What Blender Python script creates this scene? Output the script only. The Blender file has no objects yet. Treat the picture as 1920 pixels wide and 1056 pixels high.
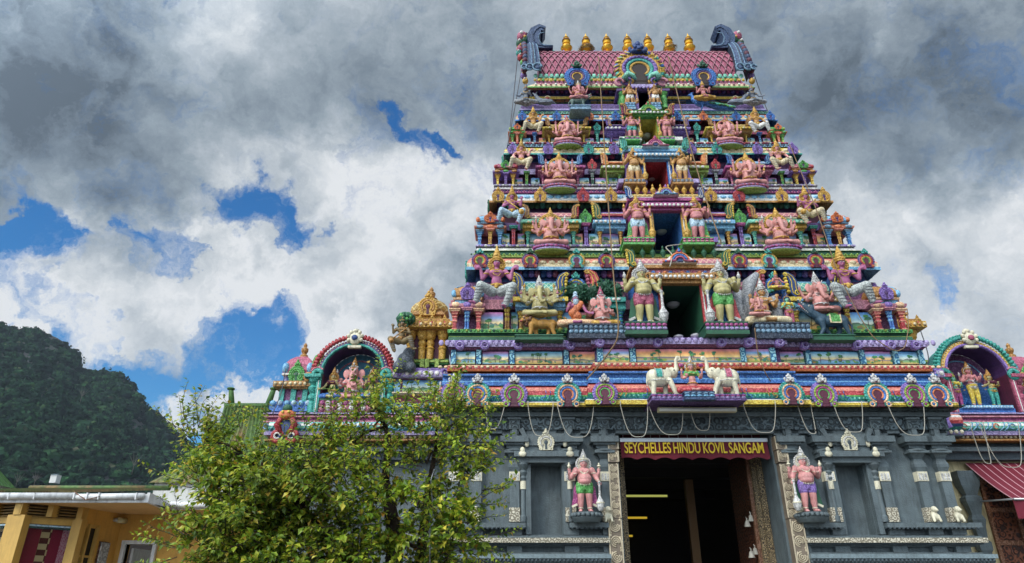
import bpy, math, random
import numpy as np
from math import pi, sin, cos, radians, sqrt
from mathutils import Vector, Matrix
random.seed(11)
SC = bpy.context.scene
COL = SC.collection
# ------------------------------------------------------------------ camera maths
F, TH, EYE = 1280.0, radians(25.0), 1.6
CT, ST = cos(TH), sin(TH)
X0 = 3.71                       # the tower's axis
def P(px, py, Y):               # a point of the photograph at distance Y -> world
    v = 528.0 - py; u = px - 960.0
    d = F*CT - v*ST
    return Vector((Y*u/d, Y, EYE + Y*(F*ST + v*CT)/d))
def Zp(py, Y): return P(960, py, Y).z
def Xo(px, py, Y): return P(px, py, Y).x - X0

# ------------------------------------------------------------------ materials
def lin(h):
    h = h.lstrip('#')
    o = []
    for i in (0, 2, 4):
        c = int(h[i:i+2], 16)/255
        o.append(c/12.92 if c <= .04045 else ((c+.055)/1.055)**2.4)
    return tuple(o)+(1.0,)
MATS = {}
def newmat(name):
    m = bpy.data.materials.new(name); m.use_nodes = True
    nt = m.node_tree
    return m, nt, nt.nodes['Principled BSDF']
def nd(nt, t, **kw):
    n = nt.nodes.new(t)
    for k, v in kw.items(): setattr(n, k, v)
    return n
def paint(name, hexc, rough=.58, var=.22, metal=0.0, bump=.35, scale=5.0, grime=.62, orn=0.0):
    """aged paint on plaster: blotchy tone, dark weather specks and runs, slight relief"""
    if name in MATS: return MATS[name]
    m, nt, b = newmat(name); L = nt.links
    c = lin(hexc)
    tc = nd(nt, 'ShaderNodeTexCoord')
    n1 = nd(nt, 'ShaderNodeTexNoise'); n1.inputs['Scale'].default_value = scale; n1.inputs['Detail'].default_value = 6
    geo = nd(nt, 'ShaderNodeNewGeometry')
    L.new(geo.outputs['Position'], n1.inputs['Vector'])
    r1 = nd(nt, 'ShaderNodeMapRange'); r1.inputs[1].default_value = .3; r1.inputs[2].default_value = .7
    r1.inputs[3].default_value = 1-var; r1.inputs[4].default_value = 1+var*.7
    L.new(n1.outputs['Fac'], r1.inputs[0])
    mx = nd(nt, 'ShaderNodeVectorMath', operation='SCALE'); mx.inputs[0].default_value = c[:3]
    L.new(r1.outputs[0], mx.inputs['Scale'])
    # rain streaks and mildew
    mp = nd(nt, 'ShaderNodeMapping'); mp.inputs['Scale'].default_value = (9, 9, 1.6)
    L.new(geo.outputs['Position'], mp.inputs['Vector'])
    n2 = nd(nt, 'ShaderNodeTexNoise'); n2.inputs['Scale'].default_value = 1.6; n2.inputs['Detail'].default_value = 6
    n2.inputs['Roughness'].default_value = .7
    L.new(mp.outputs[0], n2.inputs['Vector'])
    r2 = nd(nt, 'ShaderNodeMapRange'); r2.inputs[1].default_value = .46; r2.inputs[2].default_value = .72
    r2.inputs[3].default_value = 0; r2.inputs[4].default_value = grime
    L.new(n2.outputs['Fac'], r2.inputs[0])
    mix = nd(nt, 'ShaderNodeMix', data_type='RGBA')
    L.new(r2.outputs[0], mix.inputs[0]); L.new(mx.outputs[0], mix.inputs[6]); mix.inputs[7].default_value = (c[0]*.25+.012, c[1]*.25+.011, c[2]*.25+.010, 1)
    colour = mix.outputs[2]
    if orn:    # curling brushwork painted along the mouldings
        v = nd(nt, 'ShaderNodeTexVoronoi'); v.inputs['Scale'].default_value = 12; v.inputs['Randomness'].default_value = .9; L.new(geo.outputs['Position'], v.inputs['Vector'])
        q = nd(nt, 'ShaderNodeMath', operation='MULTIPLY_ADD'); q.inputs[1].default_value = 13; L.new(v.outputs['Distance'], q.inputs[0])
        q2 = nd(nt, 'ShaderNodeMath', operation='MULTIPLY'); q2.inputs[1].default_value = 22; L.new(n1.outputs['Fac'], q2.inputs[0]); L.new(q2.outputs[0], q.inputs[2])
        sn = nd(nt, 'ShaderNodeMath', operation='SINE'); L.new(q.outputs[0], sn.inputs[0])
        r4 = nd(nt, 'ShaderNodeMapRange'); r4.inputs[1].default_value = .35; r4.inputs[2].default_value = .8; r4.inputs[3].default_value = 0; r4.inputs[4].default_value = orn; L.new(sn.outputs[0], r4.inputs[0])
        mo = nd(nt, 'ShaderNodeMix', data_type='RGBA'); L.new(r4.outputs[0], mo.inputs[0]); L.new(colour, mo.inputs[6]); k = 1.5; mo.inputs[7].default_value = (min(c[0]*k+.12, .8), min(c[1]*k+.12, .8), min(c[2]*k+.12, .8), 1)
        r5 = nd(nt, 'ShaderNodeMapRange'); r5.inputs[1].default_value = -.95; r5.inputs[2].default_value = -.5; r5.inputs[3].default_value = orn; r5.inputs[4].default_value = 0; L.new(sn.outputs[0], r5.inputs[0])
        mp2 = nd(nt, 'ShaderNodeMix', data_type='RGBA'); L.new(r5.outputs[0], mp2.inputs[0]); L.new(mo.outputs[2], mp2.inputs[6]); mp2.inputs[7].default_value = (c[0]*.25, c[1]*.25, c[2]*.3, 1); colour = mp2.outputs[2]
    L.new(colour, b.inputs['Base Color'])
    b.inputs['Roughness'].default_value = rough; b.inputs['Metallic'].default_value = metal
    if bump:
        n3 = nd(nt, 'ShaderNodeTexNoise'); n3.inputs['Scale'].default_value = 38; n3.inputs['Detail'].default_value = 4
        L.new(geo.outputs['Position'], n3.inputs['Vector'])
        bp = nd(nt, 'ShaderNodeBump'); bp.inputs['Strength'].default_value = bump; bp.inputs['Distance'].default_value = .03
        L.new(n3.outputs['Fac'], bp.inputs['Height']); L.new(bp.outputs[0], b.inputs['Normal'])
    MATS[name] = m
    return m
PAL = dict(pink='b87886', rose='a04a64', magenta='963a74', purple='543872', lav='9a8cb8', violet='7d62a8', blue='2b66ac', sky='6fa6cc',
    ltblue='a7c6da', teal='2f9488', mint='74bfa4', green='4f9a48', lime='86a03c', dkgreen='245a40', yellow='d2b23e', gold='c4963a', ochre='a8793a',
    red='a83238', salmon='d4806c', orange='cc6f3e', peach='dfae86', cream='d9c69c', white='dcdad2', grey='8d9094', silver='b9b8b4', navy='2a4478',
    dkpurple='4a2c5c', maroon='561c34', brown='6a4226', plum='6c3a68', skinp='c27e80', skinpk='d0918e', skiny='b3a974', skint='b88a54', skinv='a45c84',
    skink='cc8f88', steel='6a8ca4', black='15151a', slate='586468', slatelight='76868c', slated='3f4c53', stone='b3a78e', ivory='d8d2b8', elgrey='68707c', lion='b3833a', beastblue='2f4a5c', ratgrey='5c7068', straw='8a6e3c', greycloth='a4aaa6', crestdark='14263c', rockdark='3c4652', ledgeblue='4a6478', crestblue='1c3a60', bronzeskin='7a6a48', bellmetal='a8a498')
def M(k):
    if k in MATS: return MATS[k]
    if k in PAL: return paint(k, PAL[k], orn=0 if k.startswith(('skin', 'slate', 'black', 'bronze', 'elgrey', 'beast', 'rat', 'lion', 'straw', 'ivory', 'navy', 'maroon', 'dk', 'bell')) else .42)
    raise KeyError(k)
MATS_EXTRA = {}
def flat(name, hexc, rough=.5, metal=0, emit=0, spec=None):
    m, nt, b = newmat(name)
    b.inputs['Base Color'].default_value = lin(hexc); b.inputs['Roughness'].default_value = rough; b.inputs['Metallic'].default_value = metal
    if emit:
        b.inputs['Emission Color'].default_value = lin(hexc); b.inputs['Emission Strength'].default_value = emit
    MATS[name] = m; return m
def lattice(name, ha, hb, k, axis=('X', 'Z'), line=.2):
    """diamond lattice relief pattern"""
    m, nt, b = newmat(name); L = nt.links
    geo = nd(nt, 'ShaderNodeNewGeometry'); sp = nd(nt, 'ShaderNodeSeparateXYZ'); L.new(geo.outputs['Position'], sp.inputs[0])
    outs = []
    for s in (1, -1):
        a = nd(nt, 'ShaderNodeMath', operation='MULTIPLY_ADD'); L.new(sp.outputs[axis[1]], a.inputs[0]); a.inputs[1].default_value = s*.8; L.new(sp.outputs[axis[0]], a.inputs[2])
        q = nd(nt, 'ShaderNodeMath', operation='MULTIPLY'); L.new(a.outputs[0], q.inputs[0]); q.inputs[1].default_value = k
        f = nd(nt, 'ShaderNodeMath', operation='PINGPONG'); L.new(q.outputs[0], f.inputs[0]); f.inputs[1].default_value = .5
        outs.append(f)
    mn = nd(nt, 'ShaderNodeMath', operation='MINIMUM'); L.new(outs[0].outputs[0], mn.inputs[0]); L.new(outs[1].outputs[0], mn.inputs[1])
    r = nd(nt, 'ShaderNodeMapRange'); r.inputs[1].default_value = line*.45; r.inputs[2].default_value = line*.6; L.new(mn.outputs[0], r.inputs[0])
    ns = nd(nt, 'ShaderNodeTexNoise'); ns.inputs['Scale'].default_value = 7; L.new(geo.outputs['Position'], ns.inputs['Vector'])
    mix = nd(nt, 'ShaderNodeMix', data_type='RGBA'); L.new(r.outputs[0], mix.inputs[0]); mix.inputs[6].default_value = lin(hb); mix.inputs[7].default_value = lin(ha)
    m2 = nd(nt, 'ShaderNodeMix', data_type='RGBA', blend_type='MULTIPLY'); m2.inputs[0].default_value = .6
    r3 = nd(nt, 'ShaderNodeMapRange'); r3.inputs[1].default_value = .3; r3.inputs[2].default_value = .7; r3.inputs[3].default_value = .5; r3.inputs[4].default_value = 1.1; L.new(ns.outputs['Fac'], r3.inputs[0])
    L.new(mix.outputs[2], m2.inputs[6]); L.new(r3.outputs[0], m2.inputs[7]); L.new(m2.outputs[2], b.inputs['Base Color'])
    bp = nd(nt, 'ShaderNodeBump'); bp.inputs['Strength'].default_value = .7; bp.inputs['Distance'].default_value = .03; bp.invert = True
    L.new(r.outputs[0], bp.inputs['Height']); L.new(bp.outputs[0], b.inputs['Normal'])
    b.inputs['Roughness'].default_value = .5
    MATS[name] = m; return m
def carved(name, ha, hb, scale, dist=.03):
    """carved scrollwork: curls standing proud of a darker ground"""
    m, nt, b = newmat(name); L = nt.links
    geo = nd(nt, 'ShaderNodeNewGeometry')
    v = nd(nt, 'ShaderNodeTexVoronoi'); v.inputs['Scale'].default_value = scale; v.inputs['Randomness'].default_value = .55
    L.new(geo.outputs['Position'], v.inputs['Vector'])
    mu = nd(nt, 'ShaderNodeMath', operation='MULTIPLY'); mu.inputs[1].default_value = 17; L.new(v.outputs['Distance'], mu.inputs[0])
    ns = nd(nt, 'ShaderNodeTexNoise'); ns.inputs['Scale'].default_value = scale*1.7; L.new(geo.outputs['Position'], ns.inputs['Vector'])
    ad = nd(nt, 'ShaderNodeMath', operation='MULTIPLY_ADD'); ad.inputs[1].default_value = 5; L.new(ns.outputs['Fac'], ad.inputs[0]); L.new(mu.outputs[0], ad.inputs[2])
    s = nd(nt, 'ShaderNodeMath', operation='SINE'); L.new(ad.outputs[0], s.inputs[0])
    r = nd(nt, 'ShaderNodeMapRange'); r.inputs[1].default_value = -.5; r.inputs[2].default_value = .5; L.new(s.outputs[0], r.inputs[0])
    mix = nd(nt, 'ShaderNodeMix', data_type='RGBA'); L.new(r.outputs[0], mix.inputs[0]); mix.inputs[6].default_value = lin(hb); mix.inputs[7].default_value = lin(ha)
    L.new(mix.outputs[2], b.inputs['Base Color'])
    bp = nd(nt, 'ShaderNodeBump'); bp.inputs['Strength'].default_value = .9; bp.inputs['Distance'].default_value = dist
    L.new(r.outputs[0], bp.inputs['Height']); L.new(bp.outputs[0], b.inputs['Normal'])
    b.inputs['Roughness'].default_value = .5
    MATS[name] = m; return m

# ------------------------------------------------------------------ objects
def tag(o, label=None, cat=None, group=None, kind=None):
    if label: o['label'] = label
    if cat: o['category'] = cat
    if group: o['group'] = group
    if kind: o['kind'] = kind
    return o
def thing(name, label, cat, loc=(0, 0, 0), group=None):
    o = bpy.data.objects.new(name, None); COL.objects.link(o); o.location = loc; o.empty_display_size = .2
    return tag(o, label, cat, group)
def wloc(o):
    v = Vector(o.location)
    while o.parent: o = o.parent; v = v + Vector(o.location)
    return v
def ob(name, mesh, parent=None, loc=None, scale=None, rot=None):
    """loc is in world axes; parents are never rotated or scaled when this is used"""
    o = bpy.data.objects.new(name, mesh); COL.objects.link(o)
    base = Vector((0, 0, 0))
    if parent is not None: o.parent = parent; base = wloc(parent)
    o.location = (Vector(loc) - base) if loc is not None else (0, 0, 0)
    if scale is not None: o.scale = scale if hasattr(scale, '__len__') else (scale,)*3
    if rot is not None: o.rotation_euler = rot
    return o
class MB:
    def __init__(s): s.v = []; s.f = []; s.mi = []; s.ms = []; s.sm = []; s.cur = 0; s.smooth = False
    def m(s, k):
        if k not in s.ms: s.ms.append(k)
        s.cur = s.ms.index(k); return s
    def add(s, vs, fs, smooth=None):
        b = len(s.v); s.v.extend([tuple(p) for p in vs])
        sm = s.smooth if smooth is None else smooth
        for f in fs: s.f.append([b+i for i in f]); s.mi.append(s.cur); s.sm.append(sm)
    def box(s, x0, x1, y0, y1, z0, z1):
        v = [(x0,y0,z0),(x1,y0,z0),(x1,y1,z0),(x0,y1,z0),(x0,y0,z1),(x1,y0,z1),(x1,y1,z1),(x0,y1,z1)]
        s.add(v, [(0,3,2,1),(4,5,6,7),(0,1,5,4),(1,2,6,5),(2,3,7,6),(3,0,4,7)], False)
    def quad(s, a, b, c, d): s.add([a, b, c, d], [(0,1,2,3)], False)
    def prism(s, poly, y0, y1):           # polygon in x,z swept from y0 (front) to y1
        n = len(poly)
        v = [(x, y0, z) for x, z in poly] + [(x, y1, z) for x, z in poly]
        fs = [tuple(range(n)), tuple(range(2*n-1, n-1, -1))] + [(i, i+n, (i+1) % n+n, (i+1) % n) for i in range(n)]
        s.add(v, fs, False)
    def band(s, pts, w, y0, y1):          # thick ribbon along pts in x,z, as quads
        L, R = [], []
        n = len(pts)
        for i, (x, z) in enumerate(pts):
            a = pts[max(i-1, 0)]; b = pts[min(i+1, n-1)]
            dx, dz = b[0]-a[0], b[1]-a[1]; l = sqrt(dx*dx+dz*dz) or 1
            ww = (w[i] if hasattr(w, '__len__') else w)/2
            L.append((x-dz/l*ww, z+dx/l*ww)); R.append((x+dz/l*ww, z-dx/l*ww))
        v = []
        for i in range(n):
            v += [(L[i][0], y0, L[i][1]), (R[i][0], y0, R[i][1]), (R[i][0], y1, R[i][1]), (L[i][0], y1, L[i][1])]
        fs = [(0,1,2,3), (4*n-4, 4*n-1, 4*n-2, 4*n-3)]
        for i in range(n-1):
            a, b = 4*i, 4*i+4
            for k in range(4): fs.append((a+k, b+k, b+(k+1) % 4, a+(k+1) % 4))
        s.add(v, fs)
    def ball(s, c, r, seg=8, rings=5):
        rx, ry, rz = r if hasattr(r, '__len__') else (r, r, r)
        v = [(c[0], c[1], c[2]-rz)]
        for j in range(1, rings):
            a = -pi/2 + pi*j/rings
            for i in range(seg):
                t = 2*pi*i/seg
                v.append((c[0]+rx*cos(a)*cos(t), c[1]+ry*cos(a)*sin(t), c[2]+rz*sin(a)))
        v.append((c[0], c[1], c[2]+rz)); top = len(v)-1
        fs = []
        for i in range(seg): fs.append((0, 1+(i+1) % seg, 1+i)); fs.append((top, 1+(rings-2)*seg+i, 1+(rings-2)*seg+(i+1) % seg))
        for j in range(rings-2):
            for i in range(seg):
                a = 1+j*seg+i; b = 1+j*seg+(i+1) % seg
                fs.append((a, b, b+seg, a+seg))
        s.add(v, fs, True)
    def lathe(s, prof, c=(0, 0, 0), seg=12, sq=False, smooth=True, mats=None, off=0):
        v = []
        for r, z in prof:
            for i in range(seg):
                t = 2*pi*(i+off)/seg
                k = 1.0
                v.append((c[0]+r*cos(t)*k, c[1]+r*sin(t)*k, c[2]+z))
        n = len(prof)
        for j in range(n-1):
            if mats: s.m(mats[j])
            b = [v[j*seg+i] for i in range(seg)]+[v[(j+1)*seg+i] for i in range(seg)]
            s.add(b, [(i, (i+1) % seg, seg+(i+1) % seg, seg+i) for i in range(seg)], smooth)
        s.add([v[(n-1)*seg+i] for i in range(seg)], [tuple(range(seg))], False)
        s.add([v[i] for i in range(seg)], [tuple(range(seg-1, -1, -1))], False)
    def tube(s, pts, r, seg=6, cap=True):
        pts = [Vector(p) for p in pts]; n = len(pts); v = []
        up = Vector((0.13, .31, .94))
        for i, p in enumerate(pts):
            t = (pts[min(i+1, n-1)]-pts[max(i-1, 0)]); t.normalize()
            a = t.cross(up)
            if a.length < .05: a = t.cross(Vector((1, 0, 0)))
            a.normalize(); b = t.cross(a)
            rr = r[i] if hasattr(r, '__len__') else r
            for k in range(seg):
                q = 2*pi*k/seg; v.append(p+a*(rr*cos(q))+b*(rr*sin(q)))
        fs = []
        for i in range(n-1):
            for k in range(seg): fs.append((i*seg+k, i*seg+(k+1) % seg, (i+1)*seg+(k+1) % seg, (i+1)*seg+k))
        if cap: fs += [tuple(range(seg-1, -1, -1)), tuple(range((n-1)*seg, n*seg))]
        s.add(v, fs, True)
    def arc(s, cx, cz, R, r, a0, a1, y=0, n=16, seg=6, ry=None):
        pts = [(cx+R*cos(a0+(a1-a0)*i/n), y, cz+R*sin(a0+(a1-a0)*i/n)) for i in range(n+1)]
        s.tube(pts, r, seg)
    def beads(s, cx, cz, R, r, a0, a1, y=0, n=14, flat=.7):
        for i in range(n+1):
            a = a0+(a1-a0)*i/n
            s.ball((cx+R*cos(a), y, cz+R*sin(a)), (r, r*flat, r), 6, 4)
    def holed(s, x0, x1, z0, z1, y, holes, depth=.3, mats=None):
        """a wall face at y with rectangular openings and their reveals; holes: (x0,x1,z0,z1[,depth,mat])"""
        xs = sorted({x0, x1, *[q for h in holes for q in h[:2]]}); zs = sorted({z0, z1, *[q for h in holes for q in h[2:4]]})
        for i in range(len(xs)-1):
            for j in range(len(zs)-1):
                cx, cz = (xs[i]+xs[i+1])/2, (zs[j]+zs[j+1])/2
                if any(h[0] < cx < h[1] and h[2] < cz < h[3] for h in holes): continue
                s.quad((xs[i], y, zs[j]), (xs[i+1], y, zs[j]), (xs[i+1], y, zs[j+1]), (xs[i], y, zs[j+1]))
        for h in holes:
            a, b, c, d = h[:4]; e = y+(h[4] if len(h) > 4 else depth)
            s.quad((a,y,c),(a,y,d),(a,e,d),(a,e,c)); s.quad((b,y,d),(b,y,c),(b,e,c),(b,e,d))
            s.quad((a,y,d),(b,y,d),(b,e,d),(a,e,d)); s.quad((b,y,c),(a,y,c),(a,e,c),(b,e,c))
            if not (len(h) > 5 and h[5] == 'open'): s.quad((a,e,c),(a,e,d),(b,e,d),(b,e,c))
    def mesh(s, name, off=(0, 0, 0)):
        me = bpy.data.meshes.new(name)
        o = Vector(off)
        me.from_pydata([(p[0]-o.x, p[1]-o.y, p[2]-o.z) for p in s.v], [], s.f)
        for k in s.ms: me.materials.append(M(k))
        me.polygons.foreach_set('material_index', s.mi); me.polygons.foreach_set('use_smooth', s.sm)
        me.update(); return me
    def build(s, name, parent=None, loc=None):
        """vertices are in world axes; the object's origin goes to loc (or to its parent's origin)"""
        base = Vector(loc) if loc is not None else (wloc(parent) if parent is not None else Vector((0, 0, 0)))
        return ob(name, s.mesh(name, base), parent, base)

def stack(mb, rows, yb, ax=X0, hole=None, fl=True, fr=True):
    """mouldings: rows (z, half width, front y, material) from the bottom up, run round the front and both sides; hole=(half width, z0, z1)"""
    if hole:
        out = []
        for i in range(len(rows)):
            out.append(rows[i])
            if i+1 < len(rows):
                a, b = rows[i], rows[i+1]
                for zc in sorted(hole[1:3]):
                    if min(a[0], b[0])+1e-4 < zc < max(a[0], b[0])-1e-4 and b[0] > a[0]:
                        t = (zc-a[0])/(b[0]-a[0])
                        out.append((zc, a[1]+(b[1]-a[1])*t, a[2]+(b[2]-a[2])*t, a[3]))
        rows = sorted(out, key=lambda r: 0) if False else out
    for a, b in zip(rows[:-1], rows[1:]):
        if a[3] is None: continue
        mb.m(a[3])
        z0, w0, y0, z1, w1, y1 = a[0], a[1], a[2], b[0], b[1], b[2]
        zm = (z0+z1)/2
        if hole and hole[1] < zm < hole[2]:
            h = hole[0]
            mb.quad((ax-w0, y0, z0), (ax-h, y0, z0), (ax-h, y1, z1), (ax-w1, y1, z1))
            mb.quad((ax+h, y0, z0), (ax+w0, y0, z0), (ax+w1, y1, z1), (ax+h, y1, z1))
        else:
            mb.quad((ax-w0, y0, z0), (ax+w0, y0, z0), (ax+w1, y1, z1), (ax-w1, y1, z1))
        if fl: mb.quad((ax-w0, yb, z0), (ax-w0, y0, z0), (ax-w1, y1, z1), (ax-w1, yb, z1))
        if fr: mb.quad((ax+w0, y0, z0), (ax+w0, yb, z0), (ax+w1, yb, z1), (ax+w1, y1, z1))
    return mb
def rowballs(mb, x0, x1, y, z, r, step, mats, sq=1.0):
    n = max(1, int(round((x1-x0)/step)))
    for i in range(n):
        mb.m(mats[i % len(mats)]); mb.ball((x0+(i+.5)*(x1-x0)/n, y, z), (r, r*.8, r*sq), 6, 4)
def scallops(mb, x0, x1, y, z, h, step, mat):
    """a row of half-round petals hanging below z"""
    n = max(1, int(round((x1-x0)/step))); w = (x1-x0)/n
    mb.m(mat)
    for i in range(n):
        cx = x0+(i+.5)*w
        mb.ball((cx, y, z), (w*.42, .022, h), 8, 4)
# ------------------------------------------------------------------ sculpted (remeshed) surfaces
def unit_sphere(seg=12, rings=8):
    v = [(0, 0, -1)]; f = []
    for j in range(1, rings):
        a = -pi/2+pi*j/rings
        for i in range(seg): t = 2*pi*i/seg; v.append((cos(a)*cos(t), cos(a)*sin(t), sin(a)))
    v.append((0, 0, 1)); top = len(v)-1
    for i in range(seg): f.append((0, 1+(i+1) % seg, 1+i)); f.append((top, 1+(rings-2)*seg+i, 1+(rings-2)*seg+(i+1) % seg))
    for j in range(rings-2):
        for i in range(seg):
            a = 1+j*seg+i; b = 1+j*seg+(i+1) % seg; f.append((a, b, b+seg, a+seg))
    return v, f
US = unit_sphere()
def ell(c, r, rot=None):
    r = r if hasattr(r, '__len__') else (r, r, r)
    R = Matrix.Rotation(rot, 3, 'Y') if rot else None
    out = []
    for p in US[0]:
        q = Vector((p[0]*r[0], p[1]*r[1], p[2]*r[2]))
        if R: q = R @ q
        out.append(q+Vector(c))
    return out, US[1]
def cap(a, b, ra, rb=None):
    rb = ra if rb is None else rb
    a, b = Vector(a), Vector(b); t = b-a; l = t.length
    if l < 1e-6: return ell(a, ra)
    t.normalize(); u = t.cross(Vector((0, 0, 1)))
    if u.length < .05: u = t.cross(Vector((1, 0, 0)))
    u.normalize(); w = u.cross(t)
    prof = []
    for k in range(5): q = pi/2*k/4; prof.append((a-t*(ra*cos(q)), max(ra*sin(q), 1e-4)))
    for k in range(4, -1, -1): q = pi/2*k/4; prof.append((b+t*(rb*cos(q)), max(rb*sin(q), 1e-4)))
    v = []; S = 10
    for c, r in prof:
        for i in range(S): q = 2*pi*i/S; v.append(c+u*(r*cos(q))+w*(r*sin(q)))
    f = []
    n = len(prof)
    for j in range(n-1):
        for i in range(S): f.append((j*S+i, j*S+(i+1) % S, (j+1)*S+(i+1) % S, (j+1)*S+i))
    f += [tuple(range(S-1, -1, -1)), tuple(range((n-1)*S, n*S))]
    return v, f
def chain(pts, rs):
    return [cap(pts[i], pts[i+1], rs[i], rs[i+1]) for i in range(len(pts)-1)]
def hand(p, d, s=.075, side=1, curl=.25):
    """palm, four unequal bent fingers and a thumb from the wrist p along d"""
    d = Vector(d).normalized(); p = Vector(p)
    n = Vector((0, -1, 0))
    if abs(d.dot(n)) > .85: n = Vector((0, 0, 1))
    w = d.cross(n).normalized()*side; n = w.cross(d)*side
    o = [cap(p, p+d*(s*.48), s*.2, s*.25)]
    for i, l in enumerate((.40, .47, .44, .34)):
        q = p+d*(s*.5)+w*(s*.17*(i-1.5)*1.15)
        m = q+d*(s*l*.55)+w*(s*.035*(i-1.5)); e = m+(d*(1-curl)-n*(curl*side)).normalized()*(s*l*.5)
        o += [cap(q, m, s*.1, s*.09), cap(m, e, s*.09, s*.075)]
    q = p+d*(s*.15)-w*(s*.2); m = q+d*(s*.2)-w*(s*.2)
    o += [cap(q, m, s*.11, s*.1), cap(m, m+d*(s*.2)-w*(s*.04), s*.1, s*.08)]
    return o
RM = {}
def sculpt(key, prims, voxel=.011, smooth=3):
    """one continuous surface grown over overlapping volumes"""
    if key in RM: return RM[key]
    V, Fc = [], []
    for v, f in prims:
        b = len(V); V += [tuple(p) for p in v]; Fc += [tuple(b+i for i in q) for q in f]
    me = bpy.data.meshes.new('tmp'); me.from_pydata(V, [], Fc); me.update()
    o = bpy.data.objects.new('tmp', me); COL.objects.link(o)
    r = o.modifiers.new('r', 'REMESH'); r.mode = 'VOXEL'; r.voxel_size = voxel
    sm = o.modifiers.new('s', 'SMOOTH'); sm.iterations = smooth; sm.factor = .5
    dg = bpy.context.evaluated_depsgraph_get()
    out = bpy.data.meshes.new_from_object(o.evaluated_get(dg))
    bpy.data.objects.remove(o); bpy.data.meshes.remove(me)
    out.name = key; out.polygons.foreach_set('use_smooth', [True]*len(out.polygons)); out.materials.clear()
    RM[key] = out; return out
COLM = {}
def coloured(mesh, mk):
    k = (mesh.name, mk)
    if k not in COLM:
        c = mesh.copy(); c.materials.clear(); c.materials.append(M(mk)); COLM[k] = c
    return COLM[k]
# ------------------------------------------------------------------ figures (height about 1, x to the viewer's right, facing -y)
MBC = {}
def cached(key, fn):
    if key not in MBC:
        mb = MB(); fn(mb); MBC[key] = mb.mesh(key)
    return MBC[key]
def crown_mesh(mk, trim, tall=1.0):
    def fn(mb):
        t = tall
        mb.m(mk).lathe([(.066, -.005), (.070, .012), (.062, .022), (.060, .05*t), (.066, .058*t), (.055, .07*t), (.047, .1*t), (.052, .108*t), (.038, .122*t), (.028, .15*t), (.031, .156*t), (.016, .17*t), (.012, .19*t), (.003, .21*t)], seg=12)
        mb.m(trim)
        for i in range(9):
            a = pi+pi*i/8
            mb.ball((.066*cos(a), .066*sin(a), .034), (.011, .009, .016), 6, 4)
        mb.ball((0, -.062, .07*t), (.016, .012, .026), 6, 4)
    return cached(f'crown_{mk}_{trim}_{tall}', fn)
def halo_mesh(mk, trim, R=.135):
    def fn(mb):
        n = 22
        mb.m(mk); mb.prism([(R*.9*cos(2*pi*i/n), R*.9*sin(2*pi*i/n)) for i in range(n)], 0, .018)
        mb.beads(0, 0, R*.88, R*.15, 0, 2*pi*21/22, 0, 21)
        mb.m(trim); mb.arc(0, 0, R*.66, R*.06, 0, 2*pi, -.004, 20)
    return cached(f'halo_{mk}_{trim}_{R}', fn)
def face_mesh():
    def fn(mb):
        for s in (-1, 1):
            mb.m('white'); mb.ball((s*.021, -.062, .005), (.0145, .006, .0075), 8, 5)
            mb.m('black'); mb.ball((s*.021, -.0665, .005), (.0062, .004, .007), 6, 4)
            mb.tube([(s*.008, -.064, .02), (s*.022, -.064, .026), (s*.037, -.056, .02)], .0032, 5)
        mb.m('red'); mb.ball((0, -.0625, -.032), (.014, .006, .0055), 8, 4); mb.ball((0, -.068, .032), (.0045, .004, .009), 6, 4)
    return cached('face_paint', fn)
def earrings_mb(mb, z, mk):
    mb.m(mk)
    for s in (-1, 1): mb.arc(s*.066, z-.035, .018, .006, 0, 2*pi, -.005, 10)
def ring3(mb, c, rx, ry, r, n=14, tilt=0.0):
    pts = [(c[0]+rx*cos(2*pi*i/n), c[1]+ry*sin(2*pi*i/n), c[2]+tilt*sin(2*pi*i/n)) for i in range(n+1)]
    mb.tube(pts, r, 5, False)
def mace_mesh(mk, trim):
    def fn(mb):
        mb.m(mk).lathe([(.02, .47), (.027, .45), (.017, .43), (.017, .28), (.024, .26), (.018, .24), (.034, .19), (.05, .17), (.066, .12), (.06, .06), (.04, .02), (.026, 0)], seg=12)
        mb.m(trim).lathe([(.069, .135), (.072, .125), (.069, .115)], seg=12)
    return cached(f'mace_{mk}_{trim}', fn)

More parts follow.
